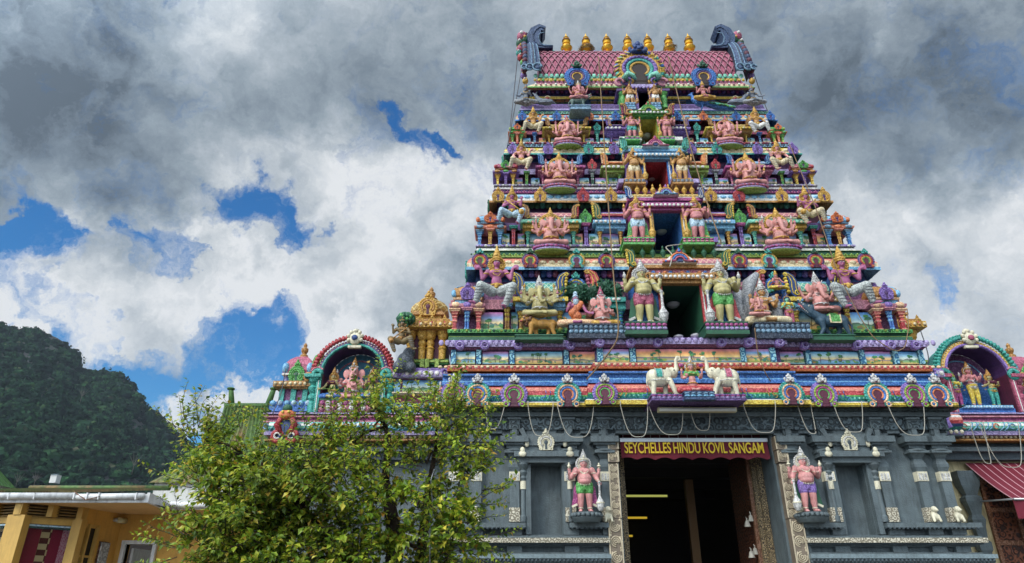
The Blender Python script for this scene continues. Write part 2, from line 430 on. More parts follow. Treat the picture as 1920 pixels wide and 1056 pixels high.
def head_prims(z, y=-.01, s=1.0):
    return [ell((0, y, z), (.053*s, .056*s, .066*s)), ell((0, y-.045*s, z-.042*s), (.026*s, .018*s, .02*s)), cap((0, y-.052*s, z+.012*s), (0, y-.064*s, z-.014*s), .007*s, .011*s),
            ell((-.055*s, y+.005, z-.005), (.01, .016, .026)), ell((.055*s, y+.005, z-.005), (.01, .016, .026)), cap((0, .005, z-.05), (0, .008, z-.11), .034*s, .038*s)]
def guard_body():
    p = head_prims(.775)
    p += [ell((0, 0, .645), (.118, .072, .078)), ell((-.05, -.045, .652), (.055, .036, .04)), ell((.05, -.045, .652), (.055, .036, .04)),
          ell((0, -.035, .535), (.126, .108, .09)), ell((0, -.055, .485), (.112, .092, .065)), ell((0, 0, .44), (.105, .075, .07))]
    for s in (-1, 1):
        p += chain([(s*.06, 0, .43), (s*.068, -.02, .24), (s*.074, .002, .05)], [.075, .056, .036])
        p += [ell((s*.069, -.03, .235), (.047, .044, .044)), ell((s*.072, .012, .16), (.05, .052, .075))]
        p += [cap((s*.076, .01, .025), (s*.086, -.085, .018), .028, .026)]
        for k in range(5): p.append(cap((s*(.068+.011*k), -.1+.004*k, .012), (s*(.069+.0125*k), -.127+.008*k, .01), .0085, .007))
        p += [ell((s*.132, .005, .675), (.047, .045, .045))]
    p += chain([(.137, .005, .675), (.2, -.005, .55), (.225, -.075, .485)], [.05, .042, .028]) + hand((.227, -.08, .482), (.25, -.3, -.9), .08, 1, .5)
    p += chain([(-.137, .005, .675), (-.2, -.02, .56), (-.15, -.12, .6)], [.05, .042, .028]) + hand((-.147, -.125, .604), (.1, -.25, .9), .078, 1)
    for s in (-1, 1):
        p += chain([(s*.12, .03, .66), (s*.22, .03, .55), (s*.245, -.03, .63)], [.046, .04, .028]) + hand((s*.245, -.032, .635), (s*.1, -.2, 1), .075, s)
    return sculpt('guard_body', p, .0095, 2)
def guard_garment():
    p = []
    for s in (-1, 1): p += [cap((s*.06, 0, .43), (s*.067, -.012, .335), .087, .078)]
    p += [ell((0, -.005, .445), (.117, .09, .055)), cap((0, -.07, .42), (0, -.075, .36), .035, .02)]
    return sculpt('guard_garment', p, .011, 2)
def drape_mesh(mk, trim):
    def fn(mb):
        for s in (-1, 1):
            mb.m(mk); mb.band([(s*.1, .47), (s*.145, .38), (s*.15, .25), (s*.17, .1)], [.05, .07, .08, .1], .02, .045)
            mb.m(trim); mb.band([(s*.127, .13), (s*.215, .09)], .035, .012, .05)
    return cached(f'drape_{mk}_{trim}', fn)
def jewel_mesh(mk):
    def fn(mb):
        mb.m(mk)
        ring3(mb, (0, -.01, .465), .116, .1, .012); ring3(mb, (0, -.034, .535), .115, .1, .006); ring3(mb, (0, .005, .7), .07, .055, .009, tilt=.02)
        mb.tube([(-.09, -.04, .69), (-.05, -.09, .63), (0, -.1, .6), (.05, -.09, .63), (.09, -.04, .69)], .0065, 5)
        mb.ball((0, -.1, .6), (.02, .012, .024), 6, 4)
        mb.tube([(-.1, -.03, .67), (-.03, -.105, .6), (.04, -.128, .53), (.1, -.07, .46)], .005, 5)
        mb.ball((0, -.1, .455), (.03, .02, .026), 8, 5)
        for s in (-1, 1):
            ring3(mb, (s*.164, 0, .62), .044, .044, .009); ring3(mb, (s*.075, .003, .065), .037, .04, .009)
            ring3(mb, (s*.205, .02, .6), .036, .036, .007)
        for c in ((.222, -.068, .497), (-.155, -.113, .597)): ring3(mb, c, .028, .028, .007)
        for i in range(7): mb.ball((-.075+.025*i, -.1, .432-.012*(3-abs(i-3))/3), (.009, .008, .014), 5, 4)
        earrings_mb(mb, .775, mk)
    return cached(f'jewels_{mk}', fn)
def emblem_mesh(mk, side):
    def fn(mb):
        mb.m(mk)
        if side < 0: mb.lathe([(.008, .735), (.022, .755), (.03, .775), (.022, .795), (.012, .81), (.014, .822), (.003, .84)], (-.25, -.05, -.045), 8)
        else: mb.lathe([(.008, .735), (.014, .76), (.034, .775), (.03, .79), (.012, .80), (.016, .815), (.003, .835)], (.25, -.05, -.045), 8)
    return cached(f'emblem_{mk}_{side}', fn)

def figure(name, label, cat, loc, s, parts, flip=1, group=None, rot=0):
    t = thing(name, label, cat, loc, group)
    for part in parts:
        nm, me = part[0], part[1]; off = part[2] if len(part) > 2 else (0, 0, 0); k = part[3] if len(part) > 3 else 1.0
        kk = k if hasattr(k, '__len__') else (k, k, k)
        o = ob(nm, me, t, None, (s*flip*kk[0], s*kk[1], s*kk[2])); o.location = (s*flip*off[0], s*off[1], s*off[2])
        if rot: o.rotation_euler = (0, 0, rot*flip); o.location = Matrix.Rotation(rot*flip, 3, 'Z') @ Vector(o.location)
    return t
def guard(label, loc, s, skin, crown, trim, cloth, flip=1, group=None, drape='plum', mace=None):
    parts = [('body', coloured(guard_body(), skin)), ('shorts', coloured(guard_garment(), cloth)), ('crown', crown_mesh(crown, trim), (0, 0, .815)),
             ('halo', halo_mesh(crown, trim), (0, .03, .775)), ('face', face_mesh(), (0, -.012, .775)), ('jewellery', jewel_mesh(trim)), ('sash', drape_mesh(drape, trim)),
             ('mace', mace_mesh(mace or crown, trim), (.235, -.1, .012)), ('emblem', emblem_mesh(trim, -1)), ('emblem', emblem_mesh(trim, 1))]
    return figure('guardian_statue', label, 'statue', loc, s, parts, flip, group)

def slim_body(arms='down'):
    p = head_prims(.8, s=.93)
    p += [ell((0, 0, .665), (.1, .06, .075)), ell((-.045, -.04, .665), (.045, .034, .038)), ell((.045, -.04, .665), (.045, .034, .038)), ell((0, -.008, .565), (.072, .055, .07)), ell((0, 0, .48), (.095, .068, .07))]
    for s in (-1, 1):
        p += chain([(s*.052, 0, .46), (s*.06, -.015, .26), (s*.062, .005, .04)], [.06, .042, .026]) + [cap((s*.065, 0, .02), (s*.08, -.08, .014), .024, .018)]
        p += [ell((s*.115, .0, .695), (.04, .038, .038))]
        p += chain([(s*.12, 0, .695), (s*.17, -.01, .57), (s*.135, -.1, .6)], [.035, .029, .021]) + hand((s*.13, -.105, .605), (-s*.2, -.4, .8), .07, s)
        if arms == 'four':
            p += chain([(s*.11, .02, .68), (s*.2, .02, .6), (s*.235, -.03, .68)], [.032, .027, .02]) + hand((s*.235, -.032, .685), (s*.1, -.2, 1), .07, s)
    return sculpt('slim_body_'+arms, p, .0095, 2)
def slim_garment(skirt=False):
    p = [ell((0, 0, .48), (.104, .078, .05))]
    for s in (-1, 1): p += chain([(s*.052, 0, .46), (s*.06, -.012, .26), (s*.062, .004, .09)], [.069, .051, .038])
    return sculpt('slim_garment', p, .011, 2)
def slim(label, loc, s, skin, cloth, crown='gold', trim='gold', arms='down', top=None, flip=1, name='attendant_statue', group=None):
    parts = [('body', coloured(slim_body(arms), skin)), ('trousers', coloured(slim_garment(), cloth)), ('crown', crown_mesh(crown, trim, 1.05), (0, 0, .838), .92),
             ('halo', halo_mesh(crown, trim), (0, .03, .8), .85), ('face', face_mesh(), (0, -.012, .8), .93), ('jewellery', jewel_mesh(trim), (0, .01, .02), .9)]
    if top: parts.append(('blouse', coloured(sculpt('blouse', [ell((0, -.002, .668), (.108, .07, .062)), ell((-.045, -.042, .665), (.05, .038, .042)), ell((.045, -.042, .665), (.05, .038, .042)), cap((-.118, 0, .69), (-.15, -.005, .63), .043, .038), cap((.118, 0, .69), (.15, -.005, .63), .043, .038)], .01, 2), top)))
    if arms == 'four': parts += [('emblem', emblem_mesh(trim, q), (0, .01, .02), .95) for q in (-1, 1)]
    return figure(name, label, 'statue', loc, s, parts, flip, group)

def crossed_legs(z=.0, w=1.0):
    p = [ell((0, 0, .1+z), (.16*w, .12, .1))]
    for s in (-1, 1):
        p += [cap((s*.09*w, -.02, .1+z), (s*.32*w, -.1, .075+z), .085, .068), cap((s*.32*w, -.1, .07+z), (s*.05*w, -.22, .055+z), .06, .04), cap((s*.05*w, -.22, .05+z), (-s*.06*w, -.25, .05+z), .036, .025)]
    return p
def sitter_body(kind):
    """slender cross-legged person"""
    p = head_prims(.63, s=1.05)
    p += [ell((0, 0, .47), (.11, .068, .085)), ell((0, -.01, .34), (.08, .062, .09)), ell((0, 0, .24), (.1, .08, .1)), ell((-.045, -.045, .48), (.048, .035, .04)), ell((.045, -.045, .48), (.048, .035, .04))] + crossed_legs()
    for s in (-1, 1): p += [ell((s*.125, 0, .51), (.042, .04, .042))]
    if kind == 'four':
        for s in (-1, 1):
            p += chain([(s*.13, 0, .51), (s*.18, -.02, .37), (s*.15, -.14, .36)], [.037, .03, .022]) + hand((s*.15, -.145, .365), (s*.1, -.4, .3 if s > 0 else .9), .09, s)
            p += chain([(s*.12, .02, .5), (s*.22, .02, .39), (s*.23, -.05, .5)], [.034, .028, .02]) + hand((s*.23, -.052, .505), (s*.05, -.2, 1), .08, s)
    else:
        p += chain([(-.13, 0, .51), (-.18, -.03, .36), (-.12, -.14, .43)], [.037, .03, .022]) + hand((-.118, -.145, .437), (.05, -.3, 1), .085, 1)
        p += chain([(.13, 0, .51), (.2, -.04, .35), (.27, -.16, .26)], [.037, .03, .022]) + hand((.275, -.165, .257), (.5, -.6, -.1), .085, 1)
    return sculpt('sitter_'+kind, p, .0105, 2)
def sitter_cloth():
    p = [ell((0, 0, .1), (.172, .132, .105))]
    for s in (-1, 1): p += [cap((s*.09, -.02, .1), (s*.32, -.1, .075), .094, .077), cap((s*.32, -.1, .07), (s*.1, -.2, .058), .067, .05)]
    return sculpt('sitter_cloth', p, .012, 2)
def sitter(label, loc, s, skin, cloth, crown='gold', trim='gold', kind='two', top=None, name='seated_statue', extra=(), flip=1, halo=True, cat='statue', group=None):
    parts = [('body', coloured(sitter_body(kind), skin)), ('trousers', coloured(sitter_cloth(), cloth)), ('face', face_mesh(), (0, -.012, .63), 1.05)]
    if crown: parts.append(('crown', crown_mesh(crown, trim, 1.1), (0, 0, .672), 1.04))
    if halo: parts.append(('halo', halo_mesh(crown or trim, trim), (0, .03, .63)))
    def jw(mb):
        mb.m(trim); ring3(mb, (0, .0, .55), .065, .055, .009, tilt=.02); mb.tube([(-.08, -.04, .53), (-.03, -.09, .45), (.03, -.09, .45), (.08, -.04, .53)], .007, 5)
        ring3(mb, (0, -.01, .25), .105, .088, .011); earrings_mb(mb, .63, trim)
        for s_ in (-1, 1): ring3(mb, (s_*.145, -.005, .46), .04, .04, .008)
    parts.append(('jewellery', cached('sitter_jewels_'+trim, jw)))
    if top: parts.append(('blouse', coloured(sculpt('sitter_blouse', [ell((0, -.002, .47), (.118, .077, .075)), ell((-.045, -.048, .475), (.054, .04, .046)), ell((.045, -.048, .475), (.054, .04, .046)), cap((-.13, 0, .51), (-.16, -.012, .43), .044, .04), cap((.13, 0, .51), (.16, -.012, .43), .044, .04)], .0105, 2), top)))
    parts += list(extra)
    return figure(name, label, cat, loc, s, parts, flip, group)

def corner_body(kind):
    """broad seated figure on the cornice with its legs apart"""
    p = [ell((0, -.01, .655), (.068, .068, .082)), ell((0, -.06, .605), (.032, .02, .024)), cap((0, -.07, .66), (0, -.085, .63), .009, .013), cap((0, .005, .6), (0, .005, .52), .042, .05),
         ell((0, 0, .44), (.15, .085, .1)), ell((-.065, -.055, .45), (.065, .04, .05)), ell((.065, -.055, .45), (.065, .04, .05)), ell((0, -.01, .28), (.1, .075, .13)), ell((0, 0, .1), (.13, .1, .1))]
    for s in (-1, 1): p += [ell((s*.165, 0, .485), (.058, .052, .055))]
    if kind == 'arms up':
        for s in (-1, 1):
            p += chain([(s*.17, 0, .485), (s*.265, -.03, .33), (s*.3, -.05, .52)], [.05, .042, .03]) + hand((s*.3, -.05, .53), (s*.9, -.25, .2), .13, s, .1)
    elif kind == 'mace':
        p += chain([(-.17, 0, .485), (-.25, -.06, .32), (-.1, -.16, .34)], [.05, .042, .03]) + hand((-.09, -.165, .34), (.8, -.3, -.2), .11, 1, .6)
        p += chain([(.17, 0, .485), (.25, -.02, .36), (.27, -.08, .5)], [.05, .042, .03]) + hand((.27, -.085, .51), (.1, -.2, 1), .12, 1)
    else:
        p += chain([(-.17, 0, .485), (-.27, -.03, .35), (-.24, -.18, .2)], [.05, .042, .03]) + hand((-.235, -.185, .19), (.2, -.4, -.5), .11, -1, .4)
        p += chain([(.17, 0, .485), (.25, -.03, .34), (.3, -.06, .5)], [.05, .042, .03]) + hand((.305, -.062, .51), (.7, -.3, .5), .13, 1, .1)
    p += corner_legs(0)
    return sculpt('corner_body_'+kind, p, .012, 2)
def corner_legs(k):
    g = .012*k
    p = chain([(-.09, -.03, .07), (-.29, -.17, .13), (-.37, -.12, -.15)], [.095+g, .075+g, .048+g])
    p += chain([(.09, -.03, .07), (.3, -.17, .11), (.17, -.14, -.24)], [.095+g, .075+g, .048+g])
    if not k:
        p += [cap((-.38, -.12, -.19), (-.48, -.18, -.2), .034, .026), cap((.16, -.14, -.28), (.12, -.25, -.3), .034, .026)]
        for q in range(4): p += [cap((-.48, -.16-.012*q, -.202), (-.51, -.17-.012*q, -.205), .009, .008)]
    return p
def corner_trousers():
    return sculpt('corner_trousers', corner_legs(1)+[ell((0, 0, .08), (.14, .11, .07))], .013, 2)
def corner_sitter(label, loc, s, kind, skin, crown='gold', trim='gold', cloth='white', flip=1, group=None):
    def jw(mb):
        mb.m(trim); ring3(mb, (0, 0, .53), .09, .07, .016, tilt=.03); ring3(mb, (0, -.01, .50), .12, .085, .012, tilt=.05)
        mb.tube([(-.12, -.05, .5), (-.04, -.105, .38), (.04, -.1, .36), (.1, -.06, .46)], .009, 5)
        ring3(mb, (0, -.01, .19), .115, .095, .022); mb.ball((0, -.1, .16), (.045, .03, .06), 8, 5)
        for s_ in (-1, 1):
            ring3(mb, (s_*.205, -.012, .43), .055, .05, .013); mb.arc(s_*.085, .6, .03, .01, 0, 2*pi, -.02, 12)
        if kind == 'mace':
            mb.tube([(-.16, -.19, .44), (.1, -.23, .2), (.2, -.24, .1)], [.016, .018, .022], 8); mb.ball((.26, -.25, .03), (.08, .075, .08), 10, 6); mb.ball((-.17, -.19, .45), .025)
    def bands(mb):
        mb.m('grey')
        for a, b, r0, r1 in (((-.29, -.17, .13), (-.37, -.12, -.15), .088, .062), ((.3, -.17, .11), (.17, -.14, -.24), .088, .062)):
            for q in range(5):
                t = (q+.6)/5.4; ring3(mb, tuple(a[i]+(b[i]-a[i])*t for i in range(3)), r0+(r1-r0)*t, r0+(r1-r0)*t, .007, 12, .02)
    parts = [('body', coloured(corner_body(kind), skin)), ('trousers', coloured(corner_trousers(), cloth)), ('trouser_bands', cached('corner_bands', bands)), ('crown', crown_mesh(crown, trim, 1.25), (0, 0, .705), 1.32), ('halo', halo_mesh(crown, 'ochre', .17), (0, .04, .655)),
             ('face', face_mesh(), (0, -.016, .655), 1.25), ('jewellery', cached(f'corner_jewels_{trim}_{kind}', jw))]
    return figure('seated_giant_statue', label, 'statue', loc, s, parts, flip, group)

def ganesha_body(arms, side=1, base=True):
    p = [ell((0, 0, .13), (.19, .15, .12)), ell((0, -.07, .27), (.185, .155, .15)), ell((0, 0, .42), (.165, .11, .12)), ell((-.07, -.07, .44), (.075, .05, .06)), ell((.07, -.07, .44), (.075, .05, .06)),
         ell((0, -.04, .665), (.118, .12, .13)), ell((-.05, -.09, .725), (.06, .05, .05)), ell((.05, -.09, .725), (.06, .05, .05)), cap((0, 0, .57), (0, 0, .5), .09, .1)]
    p += [cap((-.1, -.02, .11), (-.33, -.12, .09), .09, .075), cap((.1, -.02, .11), (.33, -.12, .09), .09, .075), cap((-.33, -.12, .08), (-.06, -.25, .055), .066, .045), cap((.33, -.12, .08), (.06, -.26, .055), .066, .045),
          cap((-.06, -.25, .05), (.05, -.28, .05), .042, .03), cap((.06, -.26, .05), (.14, -.3, .03), .042, .03)]
    p += chain([(0, -.14, .65), (0, -.205, .56), (0, -.235, .46), (side*.01, -.25, .37), (side*.045, -.262, .31), (side*.095, -.26, .31), (side*.115, -.25, .35)], [.068, .06, .052, .045, .038, .032, .027])
    for s in (-1, 1):
        p += [ell((s*.175, .0, .655), (.085, .022, .115)), cap((s*.045, -.14, .61), (s*.085, -.2, .575), .02, .01)]
        p += chain([(s*.17, 0, .475), (s*.275, -.05, .33), (s*.24, -.2, .3 if s > 0 else .4)], [.058, .05, .036]) + hand((s*.238, -.205, .305 if s > 0 else .405), (-s*.2, -.5, .5), .1, s, .3)
        for k in range(arms):
            a = radians(-8+62*k/max(arms-1, 1)) if arms > 1 else radians(28)
            e = (s*(.31+.01*k), .03, .41+.05*k); h = (s*(.22+.2*cos(a)), -.01, .44+.28*sin(a)+.04)
            p += chain([(s*.15, .03, .47), e, h], [.045, .036, .026]) + [ell((h[0], h[1]-.01, h[2]+.02), (.032, .026, .036))]
    return sculpt(f'ganesha_body_{arms}_{side}', p, .0115, 2)
def ganesha(label, loc, s, skin, crown='gold', trim='gold', arms=1, side=1, seat=('lav', 'pink', 'lime'), halo=True, flip=1, cloth=None, mount=None, group=None):
    def jw(mb):
        mb.m(trim); ring3(mb, (0, -.02, .5), .13, .105, .014, tilt=.03); ring3(mb, (0, -.06, .2), .175, .15, .018); mb.ball((0, -.2, .185), (.03, .02, .035))
        mb.tube([(-.13, -.06, .5), (-.05, -.15, .4), (.08, -.2, .3), (.17, -.12, .2)], .009, 5)
        for s_ in (-1, 1):
            ring3(mb, (s_*.21, -.02, .42), .06, .055, .012); mb.tube([(s_*.1, -.14, .78), (s_*.05, -.17, .7), (0, -.18, .66)], .011, 5)
            ring3(mb, (s_*.25, -.17, .32), .04, .04, .01)
            for k in range(arms):
                a = radians(-8+62*k/max(arms-1, 1)) if arms > 1 else radians(28)
                h = (s_*(.22+.2*cos(a)), -.03, .44+.28*sin(a)+.1)
                mb.m((trim, 'pink', 'white', 'gold')[k % 4]); mb.lathe([(.012, -.02), (.03, 0), (.034, .03), (.012, .05), (.016, .065), (.003, .09)], h, 7)
                mb.m(trim)
    def hl(mb):
        mb.m(crown); mb.arc(0, .66, .235, .022, -.35, pi+.35, .04, 22); mb.m(trim); mb.beads(0, .66, .265, .028, -.3, pi+.3, .04, 19); mb.ball((0, .02, .95), (.04, .03, .05))
    def st(mb):
        a, b, c = seat
        mb.m(a); mb.lathe([(.36, -.05), (.4, -.035), (.41, -.015), (.36, 0)], (0, -.02, 0), 24)
        mb.m(b)
        for i in range(24): mb.ball((.39*cos(2*pi*i/24), -.02+.39*sin(2*pi*i/24), -.045), (.05, .05, .032), 6, 4)
        mb.m(a); mb.lathe([(.37, -.13), (.41, -.115), (.37, -.085), (.34, -.05)], (0, -.02, 0), 24)
        mb.m(c); mb.lathe([(.3, -.155), (.38, -.145), (.39, -.13)], (0, -.02, 0), 24)
    def eyes(mb):
        for s_ in (-1, 1):
            mb.m('white'); mb.ball((s_*.062, -.145, .672), (.019, .01, .011), 8, 5); mb.m('black'); mb.ball((s_*.062, -.153, .672), (.009, .006, .01), 6, 4)
            mb.m('white'); mb.tube([(s_*.07, -.17, .585), (s_*.1, -.225, .565)], [.014, .006], 6)
    parts = [('body', coloured(ganesha_body(arms, side), skin)), ('crown', crown_mesh(crown, trim, 1.1), (0, -.03, .765), 1.3), ('face', cached('ganesha_face', eyes)), ('jewellery', cached(f'ganesha_jewels_{trim}_{arms}', jw))]
    if halo: parts.append(('halo', cached(f'ganesha_halo_{crown}_{trim}', hl)))
    if seat: parts.append(('lotus_seat', cached('lotus_seat_'+'_'.join(seat), st), (0, -.07, 0), (1, .42, 1)))
    if cloth: parts.append(('trousers', coloured(sculpt('ganesha_cloth', [cap((-.1, -.02, .11), (-.33, -.12, .09), .1, .085), cap((.1, -.02, .11), (.33, -.12, .09), .1, .085), cap((-.33, -.12, .08), (-.1, -.23, .058), .075, .056), cap((.33, -.12, .08), (.1, -.24, .058), .075, .056)], .013, 2), cloth)))
    return figure('elephant_headed_statue', label, 'statue', loc, s, parts, flip, group)

def beast_mesh(kind):
    """animals in side view: head towards -x, length about 1.2, feet at z = 0"""
    if kind == 'elephant':
        p = [ell((.1, 0, .52), (.36, .23, .26)), ell((.26, 0, .54), (.24, .22, .24)), ell((-.1, 0, .55), (.24, .2, .22)), ell((-.36, 0, .68), (.15, .14, .16)), cap((-.2, 0, .6), (-.34, 0, .66), .18, .14)]
        p += chain([(-.44, 0, .66), (-.53, 0, .76), (-.52, 0, .9), (-.53, 0, 1.04), (-.58, 0, 1.12), (-.65, 0, 1.12), (-.67, 0, 1.06), (-.62, 0, 1.03)], [.1, .075, .062, .054, .048, .042, .036, .03])
        p += [cap((-.43, 0, .57), (-.5, 0, .6), .06, .04), ell((-.22, -.15, .66), (.1, .03, .14), .3), ell((-.22, .15, .66), (.1, .03, .14), .3)]
        for x, y, dx in ((-.24, -.12, -.17), (-.14, .12, .02), (.26, -.12, .06), (.34, .12, -.1)):
            p += chain([(x, y, .42), (x+dx*.6, y, .22), (x+dx, y, .04)], [.1, .08, .07]) + [ell((x+dx-.02, y, .03), (.08, .075, .035))]
        p += chain([(.44, 0, .6), (.5, 0, .45), (.48, 0, .3)], [.03, .02, .018])
    elif kind == 'lion':
        p = [ell((.15, 0, .52), (.36, .14, .15)), ell((-.15, 0, .53), (.2, .16, .18)), ell((.4, 0, .5), (.17, .15, .17)), ell((-.4, -.03, .68), (.13, .13, .14)), ell((-.5, -.06, .62), (.09, .08, .07)), cap((-.2, 0, .58), (-.38, 0, .66), .17, .14)]
        for x, y, dx in ((-.22, -.1, -.06), (-.1, .1, .12), (.42, -.1, .1), (.34, .1, -.14)):
            p += chain([(x, y, .46), (x+dx*.2, y, .26), (x+dx, y, .06)], [.1, .065, .048]) + [cap((x+dx, y, .035), (x+dx-.09, y, .03), .045, .04)]
        p += chain([(.55, 0, .56), (.72, 0, .5), (.82, 0, .56), (.86, 0, .7), (.8, 0, .74)], [.03, .026, .024, .022, .03])
    elif kind == 'rat':
        p = [ell((.2, 0, .5), (.34, .16, .16)), ell((.42, 0, .5), (.18, .16, .17)), ell((-.08, 0, .54), (.18, .14, .16)), cap((-.12, 0, .58), (-.34, 0, .76), .13, .11)]
        p += chain([(-.32, 0, .74), (-.46, 0, .9), (-.58, 0, 1.06)], [.12, .09, .035]) + chain([(-.34, 0, .66), (-.5, 0, .78), (-.62, 0, .9)], [.06, .04, .018]) + [ell((-.3, -.1, .84), (.06, .03, .08)), ell((-.3, .1, .84), (.06, .03, .08))]
        for x, y, dx in ((-.14, -.1, -.1), (0, .1, .18), (.42, -.1, .1), (.36, .1, -.16)):
            p += chain([(x, y, .46), (x+dx*.1+.04, y, .26), (x+dx, y, .06)], [.1, .058, .036]) + [cap((x+dx, y, .03), (x+dx-.09, y, .025), .036, .028)]
        p += chain([(.56, 0, .52), (.66, 0, .36), (.64, 0, .14), (.56, 0, .04)], [.035, .028, .022, .014])
    elif kind == 'buffalo':
        p = [ell((.15, 0, .24), (.42, .2, .2)), ell((-.2, 0, .28), (.24, .18, .2)), cap((-.25, 0, .34), (-.42, 0, .6), .15, .11), ell((-.44, -.02, .64), (.1, .1, .13)), cap((-.47, -.02, .68), (-.6, -.02, .84), .07, .04), cap((-.46, -.1, .72), (-.36, -.16, .86), .03, .012), cap((-.46, .1, .72), (-.36, .16, .86), .03, .012)]
        p += [cap((-.2, -.16, .1), (.05, -.22, .06), .07, .05), cap((.4, -.16, .12), (.2, -.24, .06), .09, .05), cap((.55, 0, .25), (.66, 0, .1), .03, .02)]
    elif kind == 'peacock':
        p = [ell((0, 0, .4), (.26, .15, .18))] + chain([(-.16, 0, .46), (-.3, 0, .6), (-.3, 0, .78), (-.36, 0, .9), (-.42, 0, .9)], [.12, .085, .06, .065, .04]) + [cap((-.42, 0, .9), (-.52, 0, .86), .026, .008)]
        p += chain([(.15, 0, .42), (.5, .02, .26), (.9, .04, .12), (1.2, .05, .06)], [.14, .15, .13, .06])
        for y in (-.06, .06): p += chain([(.02, y, .28), (.0, y, .1), (-.04, y, .02)], [.05, .026, .022])
        for k in range(3): p.append(cap((-.36, 0, .94), (-.34+.05*k, 0, 1.04), .01, .016))
    return sculpt('beast_'+kind, p, .014, 2)
# ------------------------------------------------------------------ ornaments shared by the tower and its wings
def arch_orn(cols, face='silver', big=False):
    """horseshoe ornament, 1 wide, about 1.3 high with the lion mask on top, front at y=0 growing to +y; cols = outer, second, third, inner, core"""
    def fn(mb):
        o, a, b, c, core = cols
        A0, A1 = radians(-62), radians(242)
        cz = .46
        mb.m(core); mb.prism([(.4*cos(t), cz+.4*sin(t)) for t in [A0+(A1-A0)*i/18 for i in range(19)]], .05, .22)
        mb.box(-.3, .3, .06, .22, 0, .3)
        mb.m(o).beads(0, cz, .46, .062, A0, A1, .06, 22); mb.arc(0, cz, .405, .036, A0, A1, .045, 20)
        mb.m(a).arc(0, cz, .345, .045, A0, A1, .03, 20); mb.beads(0, cz, .345, .034, A0, A1, -.006, 20)
        mb.m(b).arc(0, cz, .265, .045, A0+.05, A1-.05, .04, 18)
        mb.m(c).arc(0, cz, .195, .036, A0+.1, A1-.1, .055, 16)
        for s in (-1, 1):
            mb.m(a); mb.arc(s*.3, .075, .085, .032, 0, 2*pi, .03, 12); mb.m(b); mb.ball((s*.3, .02, .075), .042, 7, 5)
            mb.m(o); mb.tube([(s*.2, .04, .16), (s*.17, .03, .08), (s*.22, .03, .0)], .03, 6)
        # lion mask
        mb.m(face); mb.ball((0, -.01, .99), (.13, .1, .12), 9, 6)
        for s in (-1, 1):
            mb.ball((s*.075, -.09, 1.02), .045, 7, 5); mb.ball((s*.12, -.04, .93), (.07, .07, .06), 7, 5); mb.ball((s*.17, .02, 1.04), (.05, .04, .08), 6, 4)
            mb.ball((s*.07, -.0, 1.14), (.05, .05, .07), 6, 4)
        mb.ball((0, -.12, .95), (.05, .04, .035), 6, 4); mb.ball((0, 0, 1.19), (.06, .06, .09), 7, 5)
        mb.m(core); mb.ball((0, -.1, .9), (.06, .03, .025), 6, 4)
    return cached('arch_'+'_'.join(cols)+face, fn)
def small_arch(col, core='dkpurple', alt=None):
    def fn(mb):
        A0, A1 = radians(-50), radians(230); cz = .42
        mb.m(col); mb.prism([(.38*cos(t), cz+.38*sin(t)) for t in [A0+(A1-A0)*i/16 for i in range(17)]], .05, .2); mb.box(-.3, .3, .06, .2, 0, .25)
        mb.beads(0, cz, .42, .07, A0, A1, .06, 17); mb.m(alt or col); mb.arc(0, cz, .3, .045, A0, A1, .03, 16); mb.m(col); mb.arc(0, cz, .2, .04, A0, A1, .03, 14)
        mb.m(core); mb.ball((0, .05, cz), (.12, .04, .13), 8, 5); mb.box(-.06, .06, .035, .1, .05, cz)
        mb.m(col)
        for s in (-1, 1): mb.arc(s*.3, .07, .07, .03, 0, 2*pi, .03, 10)
        for dx, dz, r in ((0, .98, .1), (-.12, .93, .07), (.12, .93, .07), (0, 1.12, .07), (-.07, 1.03, .05), (.07, 1.03, .05)): mb.ball((dx, .04, dz), r, 7, 5)
    return cached(f'sarch_{col}_{core}_{alt}', fn)
def pilaster(shaft, ringc, capc, sq=False, split=False):
    """1 high, shaft about .3 wide"""
    def fn(mb):
        seg, off = (4, .5) if sq else (10, 0)
        k = 1.35 if sq else 1
        xs = (-.09, .09) if split else (0,)
        for x in xs:
            w = .55 if split else 1
            pr = [(.2, 0), (.2, .05), (.15, .07), (.14, .36), (.19, .4), (.19, .46), (.15, .49), (.13, .56), (.2, .6), (.2, .64), (.14, .67), (.17, .71), (.25, .76), (.25, .8), (.3, .84), (.3, .88)]
            ms = [ringc, shaft, shaft, ringc, ringc, shaft, shaft, ringc, ringc, shaft, shaft, ringc, ringc, shaft, ringc]
            mb.lathe([(r*k*w, z) for r, z in pr], (x, 0, 0), seg, mats=ms, off=off, smooth=not sq)
        mb.m(capc); mb.box(-.36, .36, -.34, .3, .88, .94); mb.box(-.42, .42, -.4, .3, .94, 1.0)
    return cached(f'pil_{shaft}_{ringc}_{capc}_{sq}_{split}', fn)
def scroll_horn(a, b, c):
    """side scroll of a barrel roof, 1 high, curling outward to -x, front at y=0"""
    def fn(mb):
        pts = [(.12, 0), (.02, .12), (.0, .35), (.02, .6), (-.05, .82), (-.2, .95), (-.32, .93)]
        mb.m(a); mb.band(pts, [.3, .34, .34, .32, .28, .2, .1], 0, .28)
        mb.m(b)
        for d in (-.1, .1): mb.tube([(x+d*(1-i*.08), -.012, z) for i, (x, z) in enumerate(pts)], .02, 5)
        mb.arc(.1, .1, .1, .03, 0, 2*pi, -.02, 10); mb.arc(-.26, .93, .07, .026, 0, 2*pi, -.01, 10)
        mb.m(c)
        for i in range(5): mb.ball((-.2-.012*i, .1, .18+.15*i), (.085, .12, .085), 7, 5)
    return cached(f'horn_{a}_{b}_{c}', fn)
